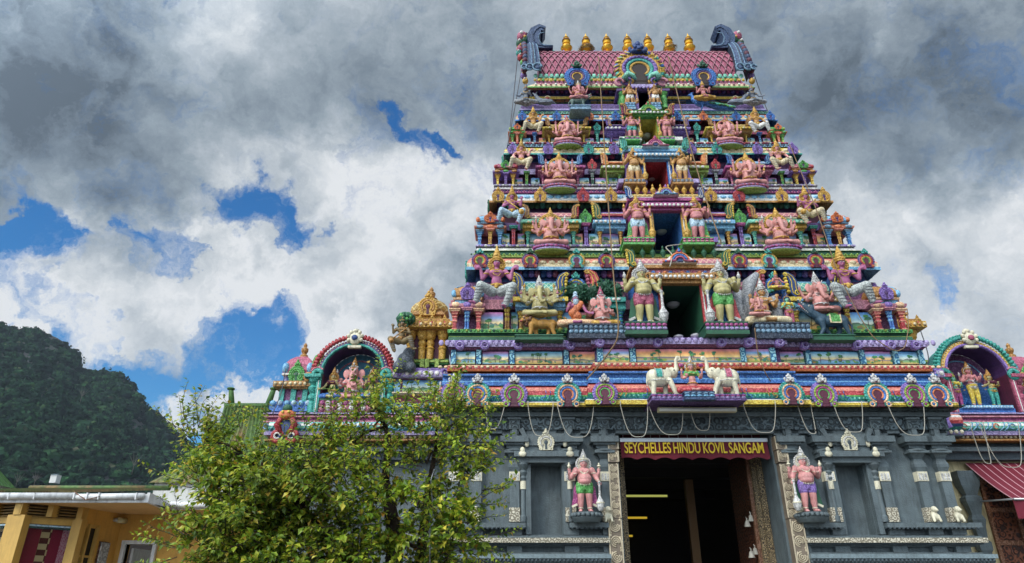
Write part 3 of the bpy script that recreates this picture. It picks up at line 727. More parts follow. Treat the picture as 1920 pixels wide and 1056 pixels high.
def corner_pavilion(dome, arch, cap1, cap2, rib):
    """small square shrine roof: 1 wide, 1 high, centred, front at y=-.5"""
    def fn(mb):
        def sq(rs): mb.lathe([(r*.7071*2, z) for r, z in rs], (0, 0, 0), 4, smooth=False, off=.5)
        mb.m(cap1); sq([(.54, -.02), (.58, .02), (.6, .1), (.52, .14)]);
        for s in (-1, 0, 1):
            mb.m(cap2 if s else arch); mb.ball((s*.38, -.56, .08), (.17, .06, .1), 8, 5)
        mb.m(rib); sq([(.42, .14), (.42, .3)]); mb.m(cap2); sq([(.46, .3), (.48, .34), (.46, .38)])
        mb.m(dome); sq([(.44, .38), (.5, .46), (.5, .58), (.44, .72), (.3, .84), (.16, .9), (.1, .92)])
        mb.m(rib)
        for s in (-1, 1):
            mb.ball((s*.46, -.46, .52), (.09, .09, .14), 7, 5); mb.tube([(s*.4, -.5, .4), (s*.44, -.49, .55), (s*.36, -.4, .75), (s*.2, -.2, .88)], .035, 6)
        mb.m(arch); mb.lathe([(.1, .9), (.12, .95), (.06, .98), (.08, 1.02), (.02, 1.1)], (0, 0, 0), 8)
        n = len(mb.v)
    return cached(f'pav_{dome}_{arch}_{cap1}_{cap2}_{rib}', fn)

# ---- murals: flat painted landscapes (the picture is on the panel itself)
def mural_mat():
    m, nt, b = newmat('mural'); L = nt.links
    a = nd(nt, 'ShaderNodeVertexColor'); a.layer_name = 'paint'
    geo = nd(nt, 'ShaderNodeNewGeometry'); n = nd(nt, 'ShaderNodeTexNoise'); n.inputs['Scale'].default_value = 9; n.inputs['Detail'].default_value = 5; L.new(geo.outputs['Position'], n.inputs['Vector'])
    r = nd(nt, 'ShaderNodeMapRange'); r.inputs[1].default_value = .3; r.inputs[2].default_value = .7; r.inputs[3].default_value = .8; r.inputs[4].default_value = 1.2; L.new(n.outputs['Fac'], r.inputs[0])
    mx = nd(nt, 'ShaderNodeVectorMath', operation='SCALE'); L.new(a.outputs['Color'], mx.inputs[0]); L.new(r.outputs[0], mx.inputs['Scale'])
    L.new(mx.outputs[0], b.inputs['Base Color']); b.inputs['Roughness'].default_value = .45
    MATS['mural'] = m
mural_mat()
SKIES = [('4a9cc8', 'b0d8dc', 'f4d890', 'ecc07c'), ('c878b4', '8cb0e0', 'f0d698', 'b0bc6c'), ('54a8d8', 'b8e0e8', 'f6e09c', '7cacc8'), ('d884bc', '74b4e4', 'f4ca7c', 'c8a864'), ('3c80c4', '98d0f0', 'dcecdc', '7cb47c'), ('e0809c', 'f4a868', 'f8d488', 'bca868')]
def mural(parent, x0, x1, z0, z1, y, seed, name='painted_panel', label=None):
    rnd = random.Random(seed); sk = SKIES[seed % len(SKIES)]
    V, Fc, C = [], [], []
    def poly(pts, cols, d):
        b = len(V)
        for (x, z), c in zip(pts, cols): V.append((x0+(x1-x0)*x, y-d, z0+(z1-z0)*z)); C.append(lin(c))
        Fc.append(list(range(b, b+len(pts))))
    zs = [1, .7, .42, .2, 0]; cs = [sk[0], sk[1], sk[2], sk[3], sk[3]]
    for i in range(4): poly([(0, zs[i+1]), (1, zs[i+1]), (1, zs[i]), (0, zs[i])], [cs[i+1], cs[i+1], cs[i], cs[i]], 0)
    asp = (x1-x0)/(z1-z0)
    # far hills
    hc = rnd.choice(['4a6478', '6a6a8c', '3f5a50', '7a6a80']); n = 9
    top = [(i/n, .30+rnd.random()*.16) for i in range(n+1)]
    for i in range(n): poly([(i/n, .2), ((i+1)/n, .2), top[i+1], top[i]], [sk[3], sk[3], hc, hc], .002)
    kind = rnd.choice(['water', 'field', 'field'])
    gc = '4f88a8' if kind == 'water' else rnd.choice(['a8994e', '8a9a4a', 'c0a060'])
    poly([(0, 0), (1, 0), (1, .22), (0, .22)], [gc, gc, sk[3], sk[3]], .004)
    greens = ['2f6a44', '3f8450', '549450', '3a7460', '8ca044', 'a07c3c']
    for k in range(int(3*asp)+2):
        x = rnd.random(); z = .12+.16*rnd.random(); r = (.06+.09*rnd.random()); g = rnd.choice(greens); g2 = rnd.choice(greens)
        m = 8; pts = [(min(1, max(0, x+r/asp*1.4*cos(2*pi*i/m)*(.7+.5*rnd.random()))), max(.02, z+r*sin(2*pi*i/m)*(.7+.5*rnd.random()))) for i in range(m)]
        poly(pts, [g if i < m/2 else g2 for i in range(m)], .006+.0002*k)
    for k in range(max(1, int(asp*1.1))):
        x = .12+.76*rnd.random(); h = .5+.3*rnd.random(); lean = (rnd.random()-.5)*.1/asp*2; w = .018/asp
        poly([(x-w, .1), (x+w, .1), (x+lean+w*.6, h), (x+lean-w*.6, h)], ['4a3020']*4, .011)
        for q in range(6):
            cx = x+lean+(rnd.random()-.5)*.26/asp; cz = min(.9, h+(rnd.random()-.35)*.2); r = .06+.05*rnd.random(); g = rnd.choice(greens[:4])
            pts = [(min(1, max(0, cx+r*1.3/asp*cos(2*pi*i/7))), min(.99, cz+r*.7*sin(2*pi*i/7))) for i in range(7)]
            poly(pts, [g]*7, .012+.0003*q+.002*k/10)
    o = wloc(parent)
    me = bpy.data.meshes.new(name); me.from_pydata([tuple(Vector(p)-o) for p in V], [], Fc)
    ca = me.color_attributes.new('paint', 'FLOAT_COLOR', 'POINT'); ca.data.foreach_set('color', np.array(C, dtype=np.float32).ravel())
    me.materials.append(M('mural')); me.update()
    p = ob(name, me, parent, o)
    if label: p['label'] = label
    return p

flat('void', '0b0a0c', .9); flat('lampwhite', 'cfcfc8', .4); flat('goldmetal', 'e8b43a', .34, .6); flat('cable', '9c988c', .7); flat('rope', '7a6248', .9); flat('wire', '4a4a50', .7)
lattice('lat_pink', 'b06a78', 'dcae9c', 7.5); lattice('lat_teal', '4f9c8c', 'bcd4b8', 9); lattice('lat_gold', 'a8843c', 'd8c07c', 9); lattice('lat_blue', '6f9cc4', 'c8d4dc', 9)
lattice('lat_white', 'b9b49c', '6e6a58', 9, line=.3)

# ------------------------------------------------------------------ the gate tower
tower = thing('temple_gate_tower', 'tall tapering temple gate tower of brightly painted carved tiers above a slate doorway', 'temple tower', (X0, 14, 0))
YB = 20.0
class R:  # one row given in pixels at the left edge -> (z, half width, y, material)
    def __new__(c, py, pxl, Y, mat): p = P(pxl, py, Y); return (p.z, X0-p.x, Y, mat)

TIERS = [
 dict(n=1, Yk=14.15, Yb=13.68, xl=dict(base=839, pil=846, cap=842, roof=858, rec=884, eave=874, cor=875, top=889), y=dict(b0=639, b1=618, p1=580, c1=563, r1=527, e0=506, e1=500, k1=483, t1=470),
   c=(846, 905), pil=951, s=(975, 1052), k=1083, e=(1118, 1166), door=(1244, 1317, 536, 634), kud=(900, 994, 1081, 1137), kh=34,
   col=dict(base=('green', 'lime', 'dkgreen'), wall='plum', cap='pink', rec='navy', balls=('rose', 'navy', 'violet'), eave='sky', cor=('salmon', 'cream'), top=('lime', 'green', 'dkgreen'), bead='cream')),
 dict(n=2, Yk=14.6, Yb=14.2, xl=dict(base=892, pil=897, cap=893, roof=905, rec=924, eave=917, cor=918, top=926), y=dict(b0=469, b1=459, p1=432, c1=419, r1=397, e0=380, e1=376, k1=363, t1=355),
   c=(893, 945), pil=963, s=(988, 1078), k=1100, e=(1122, 1166), door=(1226, 1279, 400, 466), kud=(934, 1012.7, 1093, 1145.4), kh=26,
   col=dict(base=('lav', 'violet', 'white'), wall='maroon', cap='purple', rec='dkpurple', balls=('dkgreen', 'teal', 'dkgreen'), eave='ochre', cor=('ltblue', 'white'), top=('magenta', 'pink', 'purple'), bead='blue')),
 dict(n=3, Yk=14.93, Yb=14.7, xl=dict(base=926, pil=930, cap=927, roof=936, rec=950, eave=944, cor=945, top=951), y=dict(b0=353, b1=346, p1=327, c1=318, r1=302, e0=290, e1=287, k1=276, t1=271),
   c=(927, 970), pil=988, s=(1016, 1086), k=1112, e=(1136, 1164), door=(1210, 1251, 304, 350), kud=(961.3, 1027.6, 1103.5, 1150.9), kh=21,
   col=dict(base=('grey', 'lav', 'silver'), wall='plum', cap='lav', rec='navy', balls=('magenta', 'navy', 'purple'), eave='teal', cor=('yellow', 'cream'), top=('sky', 'white', 'navy'), bead='red')),
 dict(n=4, Yk=15.25, Yb=15.05, xl=dict(base=954, pil=958, cap=955, roof=961, rec=970, eave=966, cor=967, top=972), y=dict(b0=273, b1=267, p1=252, c1=246, r1=234, e0=227, e1=224, k1=214, t1=209),
   c=(955, 985), pil=1003, s=(1028, 1097), k=1121, e=(1143, 1166), door=(1201, 1232, 224, 267), kud=(979.3, 1043.5, 1104.7, 1154), kh=17,
   col=dict(base=('rose', 'white', 'red'), wall='plum', cap='rose', rec='maroon', balls=('red', 'maroon', 'rose'), eave='blue', cor=('salmon', 'cream'), top=('mint', 'white', 'teal'), bead='blue')),
]
TIERW = {1: 'lowest', 2: 'second', 3: 'third', 4: 'fourth'}
KUDS = {1: [('purple', 'red', 'gold', 'green', 'maroon'), ('gold', 'teal', 'mint', 'violet', 'maroon')], 2: None, 3: None, 4: None}
SMALL = {2: ['gold', 'gold', 'red', 'gold'], 3: ['violet', 'violet', 'teal', 'violet'], 4: ['blue', 'blue', 'orange', 'blue']}
PAVC = {1: ('ochre', 'violet', 'pink', 'peach', 'sky'), 2: ('sky', 'orange', 'salmon', 'steel', 'orange'), 3: ('rose', 'green', 'violet', 'ochre', 'red'), 4: ('green', 'orange', 'orange', 'green', 'lime')}
PILC = {1: [('red', 'salmon', 'peach'), ('blue', 'sky', 'pink'), ('red', 'salmon', 'peach'), ('ochre', 'yellow', 'sky'), ('ochre', 'yellow', 'sky'), ('ochre', 'yellow', 'blue'), ('blue', 'sky', 'blue'), ('blue', 'teal', 'teal')],
        2: [('blue', 'sky', 'steel'), ('ochre', 'gold', 'salmon'), ('blue', 'sky', 'steel'), ('red', 'rose', 'teal'), ('teal', 'mint', 'gold'), ('teal', 'mint', 'gold'), ('violet', 'purple', 'magenta'), ('ochre', 'gold', 'sky')],
        3: [('yellow', 'gold', 'ochre'), ('purple', 'violet', 'violet'), ('yellow', 'gold', 'ochre'), ('green', 'lime', 'green'), ('pink', 'magenta', 'pink'), ('pink', 'magenta', 'pink'), ('dkgreen', 'grey', 'grey'), ('lime', 'green', 'lime')],
        4: [('lime', 'green', 'green'), ('salmon', 'orange', 'salmon'), ('lime', 'green', 'green'), ('sky', 'blue', 'blue'), ('gold', 'yellow', 'ochre'), ('gold', 'yellow', 'ochre'), ('teal', 'mint', 'teal'), ('violet', 'purple', 'violet')]}
SHALA = {1: ('lat_teal', 'navy', 'yellow', 'yellow'), 2: ('lat_pink', 'brown', 'gold', 'red'), 3: ('lat_blue', 'navy', 'sky', 'blue'), 4: ('lat_gold', 'brown', 'gold', 'ochre')}
BAY = {1: dict(lat='lat_pink', horn=('dkgreen', 'yellow', 'yellow'), bal='dkgreen', frame='red', lintel='ochre', over='pink', jamb='blue', inner='dkgreen', back='void', pent=('blue', 'rose', 'orange'), gx=(1183, 1350), gy=(497, 480), bx=(1186, 1346)),
       2: dict(lat='lat_gold', horn=('navy', 'white', 'blue'), bal='gold', frame='gold', lintel='magenta', over='sky', jamb='magenta', inner='blue', back='navy', pent=('violet', 'sky', 'gold'), gx=(1177, 1308), gy=(372, 360), bx=(1181, 1302)),
       3: dict(lat='lat_teal', horn=('teal', 'dkgreen', 'mint'), bal='dkgreen', frame='blue', lintel='sky', over='magenta', jamb='violet', inner='red', back='maroon', pent=('magenta', 'pink', 'rose'), gx=(1170, 1273), gy=(281, 269), bx=(1172, 1270)),
       4: dict(lat='lat_pink', horn=('maroon', 'gold', 'rose'), bal='violet', frame='lime', lintel='green', over='lime', jamb='violet', inner='yellow', back='ochre', pent=('green', 'lime', 'green'), gx=(1172, 1251), gy=(217, 205), bx=(1174, 1249))}
for T in TIERS:
    n, y, xl, col, Yk = T['n'], T['y'], T['xl'], T['col'], T['Yk']
    Yw = Yk+.32
    ax = X0
    mb = MB()
    dx0, dx1 = Xo(T['door'][0], T['door'][3], T['Yb']), Xo(T['door'][1], T['door'][3], T['Yb'])
    dh = (dx1-dx0)/2; dz1 = Zp(T['door'][2], T['Yb']); dz0 = Zp(y['b0']+2, T['Yb']); hole = (dh, dz0, dz1)
    b0, b1 = y['b0'], y['b1']; bm = (b0+b1)/2
    rows = [R(b0+3, xl['base'], Yk-.02, col['base'][2]), R(b0-(b0-b1)*.35, xl['base']+2, Yk, col['base'][1]), R(b0-(b0-b1)*.4, xl['base']+4, Yk+.06, col['base'][2]), R(b0-(b0-b1)*.7, xl['base']+4, Yk+.06, col['base'][0]), R(b0-(b0-b1)*.72, xl['base'], Yk-.03, col['base'][0]), R(b1, xl['base'], Yk-.03, col['base'][1]), R(b1-1, xl['pil']+3, Yw, col['wall']),
            R(y['p1']+1, xl['pil']+3, Yw, col['wall']), R(y['p1'], xl['cap']+3, Yw-.2, col['cap']), R(y['c1'], xl['cap']+3, Yw-.2, col['cap']), R(y['c1']-1, xl['roof']+10, Yw, col['wall']),
            R(y['r1']+3, xl['roof']+16, Yw, col['rec']), R(y['r1']+2, xl['rec']+8, Yw-.02, col['rec']), R(y['e0'], xl['rec']+8, Yw-.02, col['eave']), R(y['e0']-.3, xl['eave'], Yk-.06, col['eave']), R(y['e1'], xl['eave'], Yk-.06, col['cor'][1]),
            R(y['e1']-1, xl['cor']+1, Yk-.0, col['cor'][1]), R(y['e1']+(y['k1']-y['e1'])*.4, xl['cor'], Yk, col['cor'][0]), R(y['e1']+(y['k1']-y['e1'])*.75, xl['cor']+4, Yk+.08, col['cor'][0]), R(y['k1'], xl['cor']+10, Yk+.2, col['top'][2]),
            R(y['k1']-.5, xl['top'], Yk+.1, col['top'][0]), R((y['k1']*.6+y['t1']*.4), xl['top'], Yk+.1, col['top'][1]), R((y['k1']*.5+y['t1']*.5), xl['top']+2, Yk+.14, col['top'][2]), R(y['t1']+.5, xl['top']+2, Yk+.14, col['top'][1]), R(y['t1'], xl['top']+1, Yk+.1, col['top'][0]), R(y['t1']-.4, xl['top']+14, Yk+.6, None)]
    stack(mb, rows, YB-.3*n, hole=hole)
    # bead row under the eave, hanging petals on the cornice
    wrec = rows[12][1]; zc = (rows[12][0]+rows[13][0])/2; hr = rows[13][0]-rows[12][0]
    gb = -Xo(T['bx'][0] if 'bx' in T else BAY[n]['bx'][0], y['e0'], T['Yb'])
    for s in (-1, 1):
        a, b = sorted((ax+s*(gb+.05), ax+s*(wrec-.1)))
        rowballs(mb, a, b, Yw-.12, zc, min(.085, abs(hr)*.42), .14, col['balls'], 1.15)
        a, b = sorted((ax+s*(gb+.05), ax+s*(rows[16][1]-.05)))
        kk = rows[16]; scallops(mb, a, b, Yk+.0, rows[17][0]+.02, .05, .2, 'cream' if n % 2 else 'sky')
        rowballs(mb, a, b, Yk+.07, rows[21][0], .024, .07, (col['top'][2], col['top'][0]))
        a, b = sorted((ax+s*(gb+.05), ax+s*(rows[0][1]-.03)))
        rowballs(mb, a, b, Yk-.03, rows[5][0]-.025, .035, .085, (col['base'][0], col['base'][1], col['base'][2]))
    st = mb.build('storey', tower); tag(st, f'{TIERW[n]} tier of the tower with its cornice and painted wall')
    # bay in the middle
    B = BAY[n]; Yb = T['Yb']; mb = MB()
    bw = -Xo(B['bx'][0], y['e0'], Yb)
    zb0 = rows[0][0]; zl0, zl1 = dz1, Zp(T['door'][2]-(y['b1']-y['t1'])*.11, Yb)
    mb.m(B['jamb']); 
    for s in (-1, 1):
        a, b = sorted((ax+s*(dh+.1), ax+s*bw)); mb.box(a, b, Yb, Yw+.1, zb0, zl1)
        a, b = sorted((ax+s*dh, ax+s*(dh+.1))); mb.m(B['frame']); mb.box(a, b, Yb-.05, Yw+.1, zb0, zl0); mb.m('white'); mb.box((a+b)/2-.012, (a+b)/2+.012, Yb-.062, Yb-.05, zb0, zl0); mb.m(B['jamb'])
    mb.m(B['lintel']); mb.box(ax-dh-.2, ax+dh+.2, Yb-.14, Yw+.1, zl0, zl0+(zl1-zl0)*.35); mb.box(ax-dh-.3, ax+dh+.3, Yb-.22, Yw+.1, zl0+(zl1-zl0)*.35, zl1)
    scallops(mb, ax-dh-.28, ax+dh+.28, Yb-.225, zl0+(zl1-zl0)*.6, .04, .1, 'white')
    for s in (-1, 1): mb.m('ochre'); mb.arc(ax+s*(dh+.3), (zl0+zl1)/2+.03, .075, .03, 0, 2*pi, Yb-.2, 12)
    zr0 = Zp(B['gy'][0], Yb); zr1 = Zp(B['gy'][1], Yb)
    mb.m(B['over']); mb.box(ax-bw, ax+bw, Yb-.02, Yw+.2, zl1, zr0-.12); mb.m(B['lintel']); mb.box(ax-bw-.06, ax+bw+.06, Yb-.1, Yw+.2, zr0-.12, zr0-.04); mb.m('white'); mb.box(ax-bw-.03, ax+bw+.03, Yb-.07, Yw+.2, zr0-.04, zr0)
    rowballs(mb, ax-bw, ax+bw, Yb-.04, zl1+(zr0-.12-zl1)*.5, .05, .13, (B['pent'][0], B['pent'][1], B['pent'][2]))
    for s in (-1, 1):
        a, b = sorted((ax+s*(dh+.02), ax+s*(bw+.25))); mb.m(col['base'][1]); mb.box(a, b, Yb-.16, Yk+.1, zb0-.02, zb0+(rows[5][0]-zb0)*.6)
    mb.build('door_bay', st)
    # barrel roof of the bay
    mb = MB(); mb.m(B['lat']); K = 7; Hh = zr1-zr0
    for i in range(K):
        a0, a1 = pi/2*i/K, pi/2*(i+1)/K
        ya, yb_ = Yb-.08+.34*(1-cos(a0)), Yb-.08+.34*(1-cos(a1)); za, zb_ = zr0+Hh*sin(a0), zr0+Hh*sin(a1)
        mb.quad((ax-bw, ya, za), (ax+bw, ya, za), (ax+bw, yb_, zb_), (ax-bw, yb_, zb_))
    mb.m(B['lintel']); mb.box(ax-bw, ax+bw, Yb+.2, Yk+.5, zr1-.01, zr1+.05); mb.box(ax-bw, ax+bw, Yb+.3, Yk+.5, zr0, zr1-.01)
    br = mb.build('barrel_roof', st)
    hs = Hh*1.75
    for s in (1, -1): ob('scroll_horn', scroll_horn(*B['horn']), st, (ax-s*(bw+.02), Yb-.14, zr0-Hh*.35), (s*hs, hs, hs))
    # gable on the barrel roof
    mb = MB(); g = Hh*1.25; zz = zr0-Hh*.18; yf = Yb-.26
    p1, p2, p3 = B['pent']
    mb.m('white'); mb.prism([(ax-g*1.35, zz), (ax+g*1.35, zz), (ax+g*.8, zz+g*.5), (ax, zz+g*.9), (ax-g*.8, zz+g*.5)], yf+.06, yf+.3)
    for rr, m_ in ((.62, p3), (.46, p1), (.3, p2)):
        mb.m(m_); pts = [(ax+g*(rr*1.15)*cos(t), zz+g*.12+g*rr*1.1*sin(t)) for t in [pi*i/12 for i in range(13)]]
        pts = [(ax+g*(rr+.75), zz+.02), (ax+g*(rr+.45), zz+g*.1)]+pts+[(ax-g*(rr+.45), zz+g*.1), (ax-g*(rr+.75), zz+.02)]
        mb.tube([(x, yf+.02+.05*(rr-.3), z) for x, z in pts], g*.085, 6)
    mb.m('navy'); mb.prism([(ax+g*.22*cos(t), zz+g*.3*sin(t)+.02) for t in [pi*i/8 for i in range(9)]], yf+.03, yf+.1)
    mb.m(p1)
    for dx, dz, r in ((0, .98, .15), (-.16, .9, .11), (.16, .9, .11), (0, 1.17, .1), (-.1, 1.08, .07), (.1, 1.08, .07)): mb.m((p1, 'red', 'teal')[int(abs(dx)*100) % 3]); mb.ball((ax+g*dx, yf+.04, zz+g*dz), g*r, 8, 5)
    mb.build('gable', st)
    # room behind the doorway, balusters at its sill (they stand on the tier below's roof)
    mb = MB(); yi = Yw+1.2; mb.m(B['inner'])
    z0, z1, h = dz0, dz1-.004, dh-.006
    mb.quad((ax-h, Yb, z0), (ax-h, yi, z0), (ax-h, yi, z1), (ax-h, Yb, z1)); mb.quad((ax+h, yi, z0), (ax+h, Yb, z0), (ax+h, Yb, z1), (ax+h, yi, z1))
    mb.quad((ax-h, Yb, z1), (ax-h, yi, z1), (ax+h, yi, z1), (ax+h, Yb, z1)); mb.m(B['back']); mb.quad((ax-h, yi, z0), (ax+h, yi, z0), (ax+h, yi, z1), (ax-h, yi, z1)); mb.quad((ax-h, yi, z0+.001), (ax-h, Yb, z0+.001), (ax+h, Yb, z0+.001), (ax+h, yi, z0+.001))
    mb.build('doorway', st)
    # small aedicules, mirrored
    def zz_(k): return Zp(y[k], Yk)
    zp0, zp1, zc1, zr = zz_('b1'), Zp(y['p1'], Yk), Zp(y['c1'], Yk), Zp(y['r1'], Yk)
    hp = zp1-zp0; hc = zc1-zp1
    ym = (y['p1']+y['b1'])/2
    for s in (1, -1):
        X = lambda px, py=ym: ax+s*Xo(px, py, Yk-.05)
        cx0, cx1 = X(T['c'][0]), X(T['c'][1]); cm, cw = (cx0+cx1)/2, abs(cx1-cx0)
        # corner pavilion: three columns and a roof
        PC = PILC[n]
        w = hp*.62
        for i, px in enumerate((T['c'][0]+6, sum(T['c'])/2, T['c'][1]-8)):
            ob('pilaster', pilaster(*PC[i], i != 1, i == 1), st, (X(px), Yk+(.04 if i != 1 else -.02), zp0), (w, w, hp))
        pav = corner_pavilion(*PAVC[n])
        ob('corner_pavilion', pav, st, (cm, Yk+cw*.38, zp1+hc*.1), (cw*.98, cw*.9, (zr-zp1)*.97))
        ob('arch_ornament', small_arch(PAVC[n][1], 'dkpurple'), st, (cm, Yk-.14, zc1-.02), (cw*.5, cw*.5, (zr-zc1)*.72))
        # single pilaster with its cap
        ob('pilaster', pilaster(*PC[3], False, True), st, (X(T['pil']), Yk+.05, zp0), (w, w, hp+hc*.6))
        # barrel-roofed shrine between two pilasters
        s0, s1 = X(T['s'][0]), X(T['s'][1]); a, b = sorted((s0, s1))
        for q in (T['s'][0]+2, T['s'][1]-2): ob('pilaster', pilaster(*PC[4]), st, (X(q), Yk+.02, zp0), (w, w, hp))
        mb = MB(); mb.m(PC[4][2]); mb.box(a-.1, b+.1, Yk-.14, Yw, zp1, zp1+hc*.55); mb.m(PC[4][1]); mb.box(a-.16, b+.16, Yk-.2, Yw, zp1+hc*.55, zp1+hc)
        mb.m(col['cap']); mb.box(a+.02, b-.02, Yk-.08, Yw, zc1, zc1+(zr-zc1)*.22); mb.m('cream'); mb.box(a-.02, b+.02, Yk-.12, Yw, zc1+(zr-zc1)*.22, zc1+(zr-zc1)*.34)
        rowballs(mb, a-.1, b+.1, Yk-.21, zp1+hc*.6, .035, .09, (PC[4][1], 'cream', PC[4][2]))
        mb.m(SHALA[n][0]); r0, r1 = zc1+(zr-zc1)*.34, zr
        for i in range(6):
            a0, a1 = pi/2*i/6, pi/2*(i+1)/6
            mb.quad((a, Yk-.14+.3*(1-cos(a0)), r0+(r1-r0)*sin(a0)), (b, Yk-.14+.3*(1-cos(a0)), r0+(r1-r0)*sin(a0)), (b, Yk-.14+.3*(1-cos(a1)), r0+(r1-r0)*sin(a1)), (a, Yk-.14+.3*(1-cos(a1)), r0+(r1-r0)*sin(a1)))
        mb.m('sky'); mb.box(a, b, Yk+.12, Yw, r1-.02, r1+.04)
        mb.build('barrel_shrine', st)
        hh = (r1-zc1)*1.15
        for q, e in ((a, 1), (b, -1)): ob('scroll_horn', scroll_horn(*SHALA[n][1:]), st, (q, Yk-.2, zc1+.04), (e*hh, hh, hh))
        # arch on its own pilaster
        ob('pilaster', pilaster(*PC[6], False, True), st, (X(T['k']), Yk+.05, zp0), (w*1.1, w, hp+hc))
        ka = (zr-zc1)*1.0
        if n == 1: ob('arch_ornament', arch_orn(('blue', 'yellow', 'blue', 'red', 'navy'), 'teal'), st, (X(T['k']), Yk-.08, zc1+.1), (ka*.95, ka*.8, ka*.95))
        else: ob('arch_ornament', small_arch({2: 'green', 3: 'red', 4: 'teal'}[n], 'dkgreen'), st, (X(T['k']), Yk-.06, zc1), (ka*1.02, ka*.8, ka*.98))
        # entablature beside the bay
        a, b = sorted((X(T['e'][0]), X(T['e'][1])))
        mb = MB(); mb.m(PC[7][2]); mb.box(a-.05, b+.1, Yk-.1, Yw, zp1, zp1+hc*.5); mb.box(a-.12, b+.1, Yk-.18, Yw, zp1+hc*.5, zc1)
        scallops(mb, a-.1, b, Yk-.185, zp1+hc*.75, .04, .12, 'white')
        mb.m({1: 'pink', 2: 'violet', 3: 'peach', 4: 'violet'}[n]); mb.box(a, b+.1, Yk-.06, Yw, zc1, zr-.05); mb.m({1: 'rose', 2: 'red', 3: 'orange', 4: 'purple'}[n]); mb.box(a-.06, b+.1, Yk-.12, Yw, zc1+(zr-zc1)*.45, zc1+(zr-zc1)*.6); mb.m('cream'); mb.box(a-.04, b+.1, Yk-.1, Yw, zc1+(zr-zc1)*.6, zc1+(zr-zc1)*.68)
        mb.build('entablature', st)
        ob('scroll_horn', scroll_horn({1: 'red', 2: 'dkgreen', 3: 'orange', 4: 'purple'}[n], 'gold', {1: 'rose', 2: 'yellow', 3: 'peach', 4: 'violet'}[n]), st, (X(T['e'][0]), Yk-.16, zc1+.05), (s*hh*1.15, hh, hh*1.15))
        for q in (T['e'][0]+4, T['e'][1]-1): ob('pilaster', pilaster(*PC[7]), st, (X(q), Yk+.02, zp0), (w*.9, w, hp))
        # painted panels between
        pcs = [(T['c'][1]-4, T['pil']-8), (T['pil']+8, T['s'][0]-4), (T['s'][0]+6, T['s'][1]-6), (T['s'][1]+2, T['k']-6), (T['k']+6, T['e'][0]+2), (T['e'][0]+8, T['e'][1]-4)]
        for i, (q0, q1) in enumerate(pcs):
            u0, u1 = sorted((X(q0), X(q1)))
            if u1-u0 > .08: mural(st, u0, u1, zp0+.02, zp1-.02, Yk+.14, n*31+i*7+(0 if s > 0 else 3))
        # arches on the cornice
        zk = Zp(y['e1']+1, Yk-.1)
        for i, px in enumerate(T['kud']):
            hk = (Zp(y['e1']-T['kh'], Yk-.1)-zk)
            loc = (ax+s*Xo(px, (y['e1']+y['k1'])/2, Yk-.05), Yk-.12, zk)
            if n == 1: ob('arch_ornament', arch_orn(KUDS[1][0 if i in (0, 1, 3) else 1], ('teal', 'dkgreen')[i % 2]), st, loc, (hk*.8, hk*.75, hk*.78))
            else: ob('arch_ornament', small_arch(SMALL[n][i]), st, loc, (hk*.8, hk*.7, hk*.82))
        hk = Zp(y['e1']-T['kh'], Yk)-zk
        for dy in (.6, 1.7, 2.8):
            ob('arch_ornament', small_arch({1: 'teal', 2: 'dkgreen', 3: 'teal', 4: 'blue'}[n]), st, (ax+s*(rows[16][1]+.08), Yk+dy, zk), (hk*.8, hk*.7, hk*.82), (0, 0, s*pi/2))
    # balusters standing in front of the doorway sill
    BZ = dict(bal=B['bal'])
    T['info'] = dict(rows=rows, dh=dh, dz0=dz0, dz1=dz1, zr1=zr1, bw=bw, Yw=Yw, zb0=zb0)
    T['st'] = st

# balusters along the top of each bay's barrel roof, below the doorway above
def baluster(mk):
    def fn(mb): mb.m(mk).lathe([(.09, 0), (.12, .08), (.06, .16), (.15, .34), (.2, .48), (.12, .66), (.05, .76), (.08, .84), (.02, 1.0)], seg=8)
    return cached('baluster_'+mk, fn)
for T in TIERS[:3]:
    up = TIERS[T['n']]; I = T['info']; m_ = {1: 'dkgreen', 2: 'gold', 3: 'dkgreen'}[T['n']]
    h = max(.16, Zp(up['door'][3]-2, up['Yb'])-I['zr1']-.04)*.95
    h = min(h, .36); k = 9
    for i in range(k):
        x = X0-I['bw']*.92+2*I['bw']*.92*i/(k-1)
        ob('baluster', baluster(m_), T['st'], (x, T['Yb']+.28, I['zr1']+.045), (h, h, h))
paint('framestone', '75695a', .6, .2, grime=.3); paint('framelight', 'bfb298', .5, .15, grime=.25)
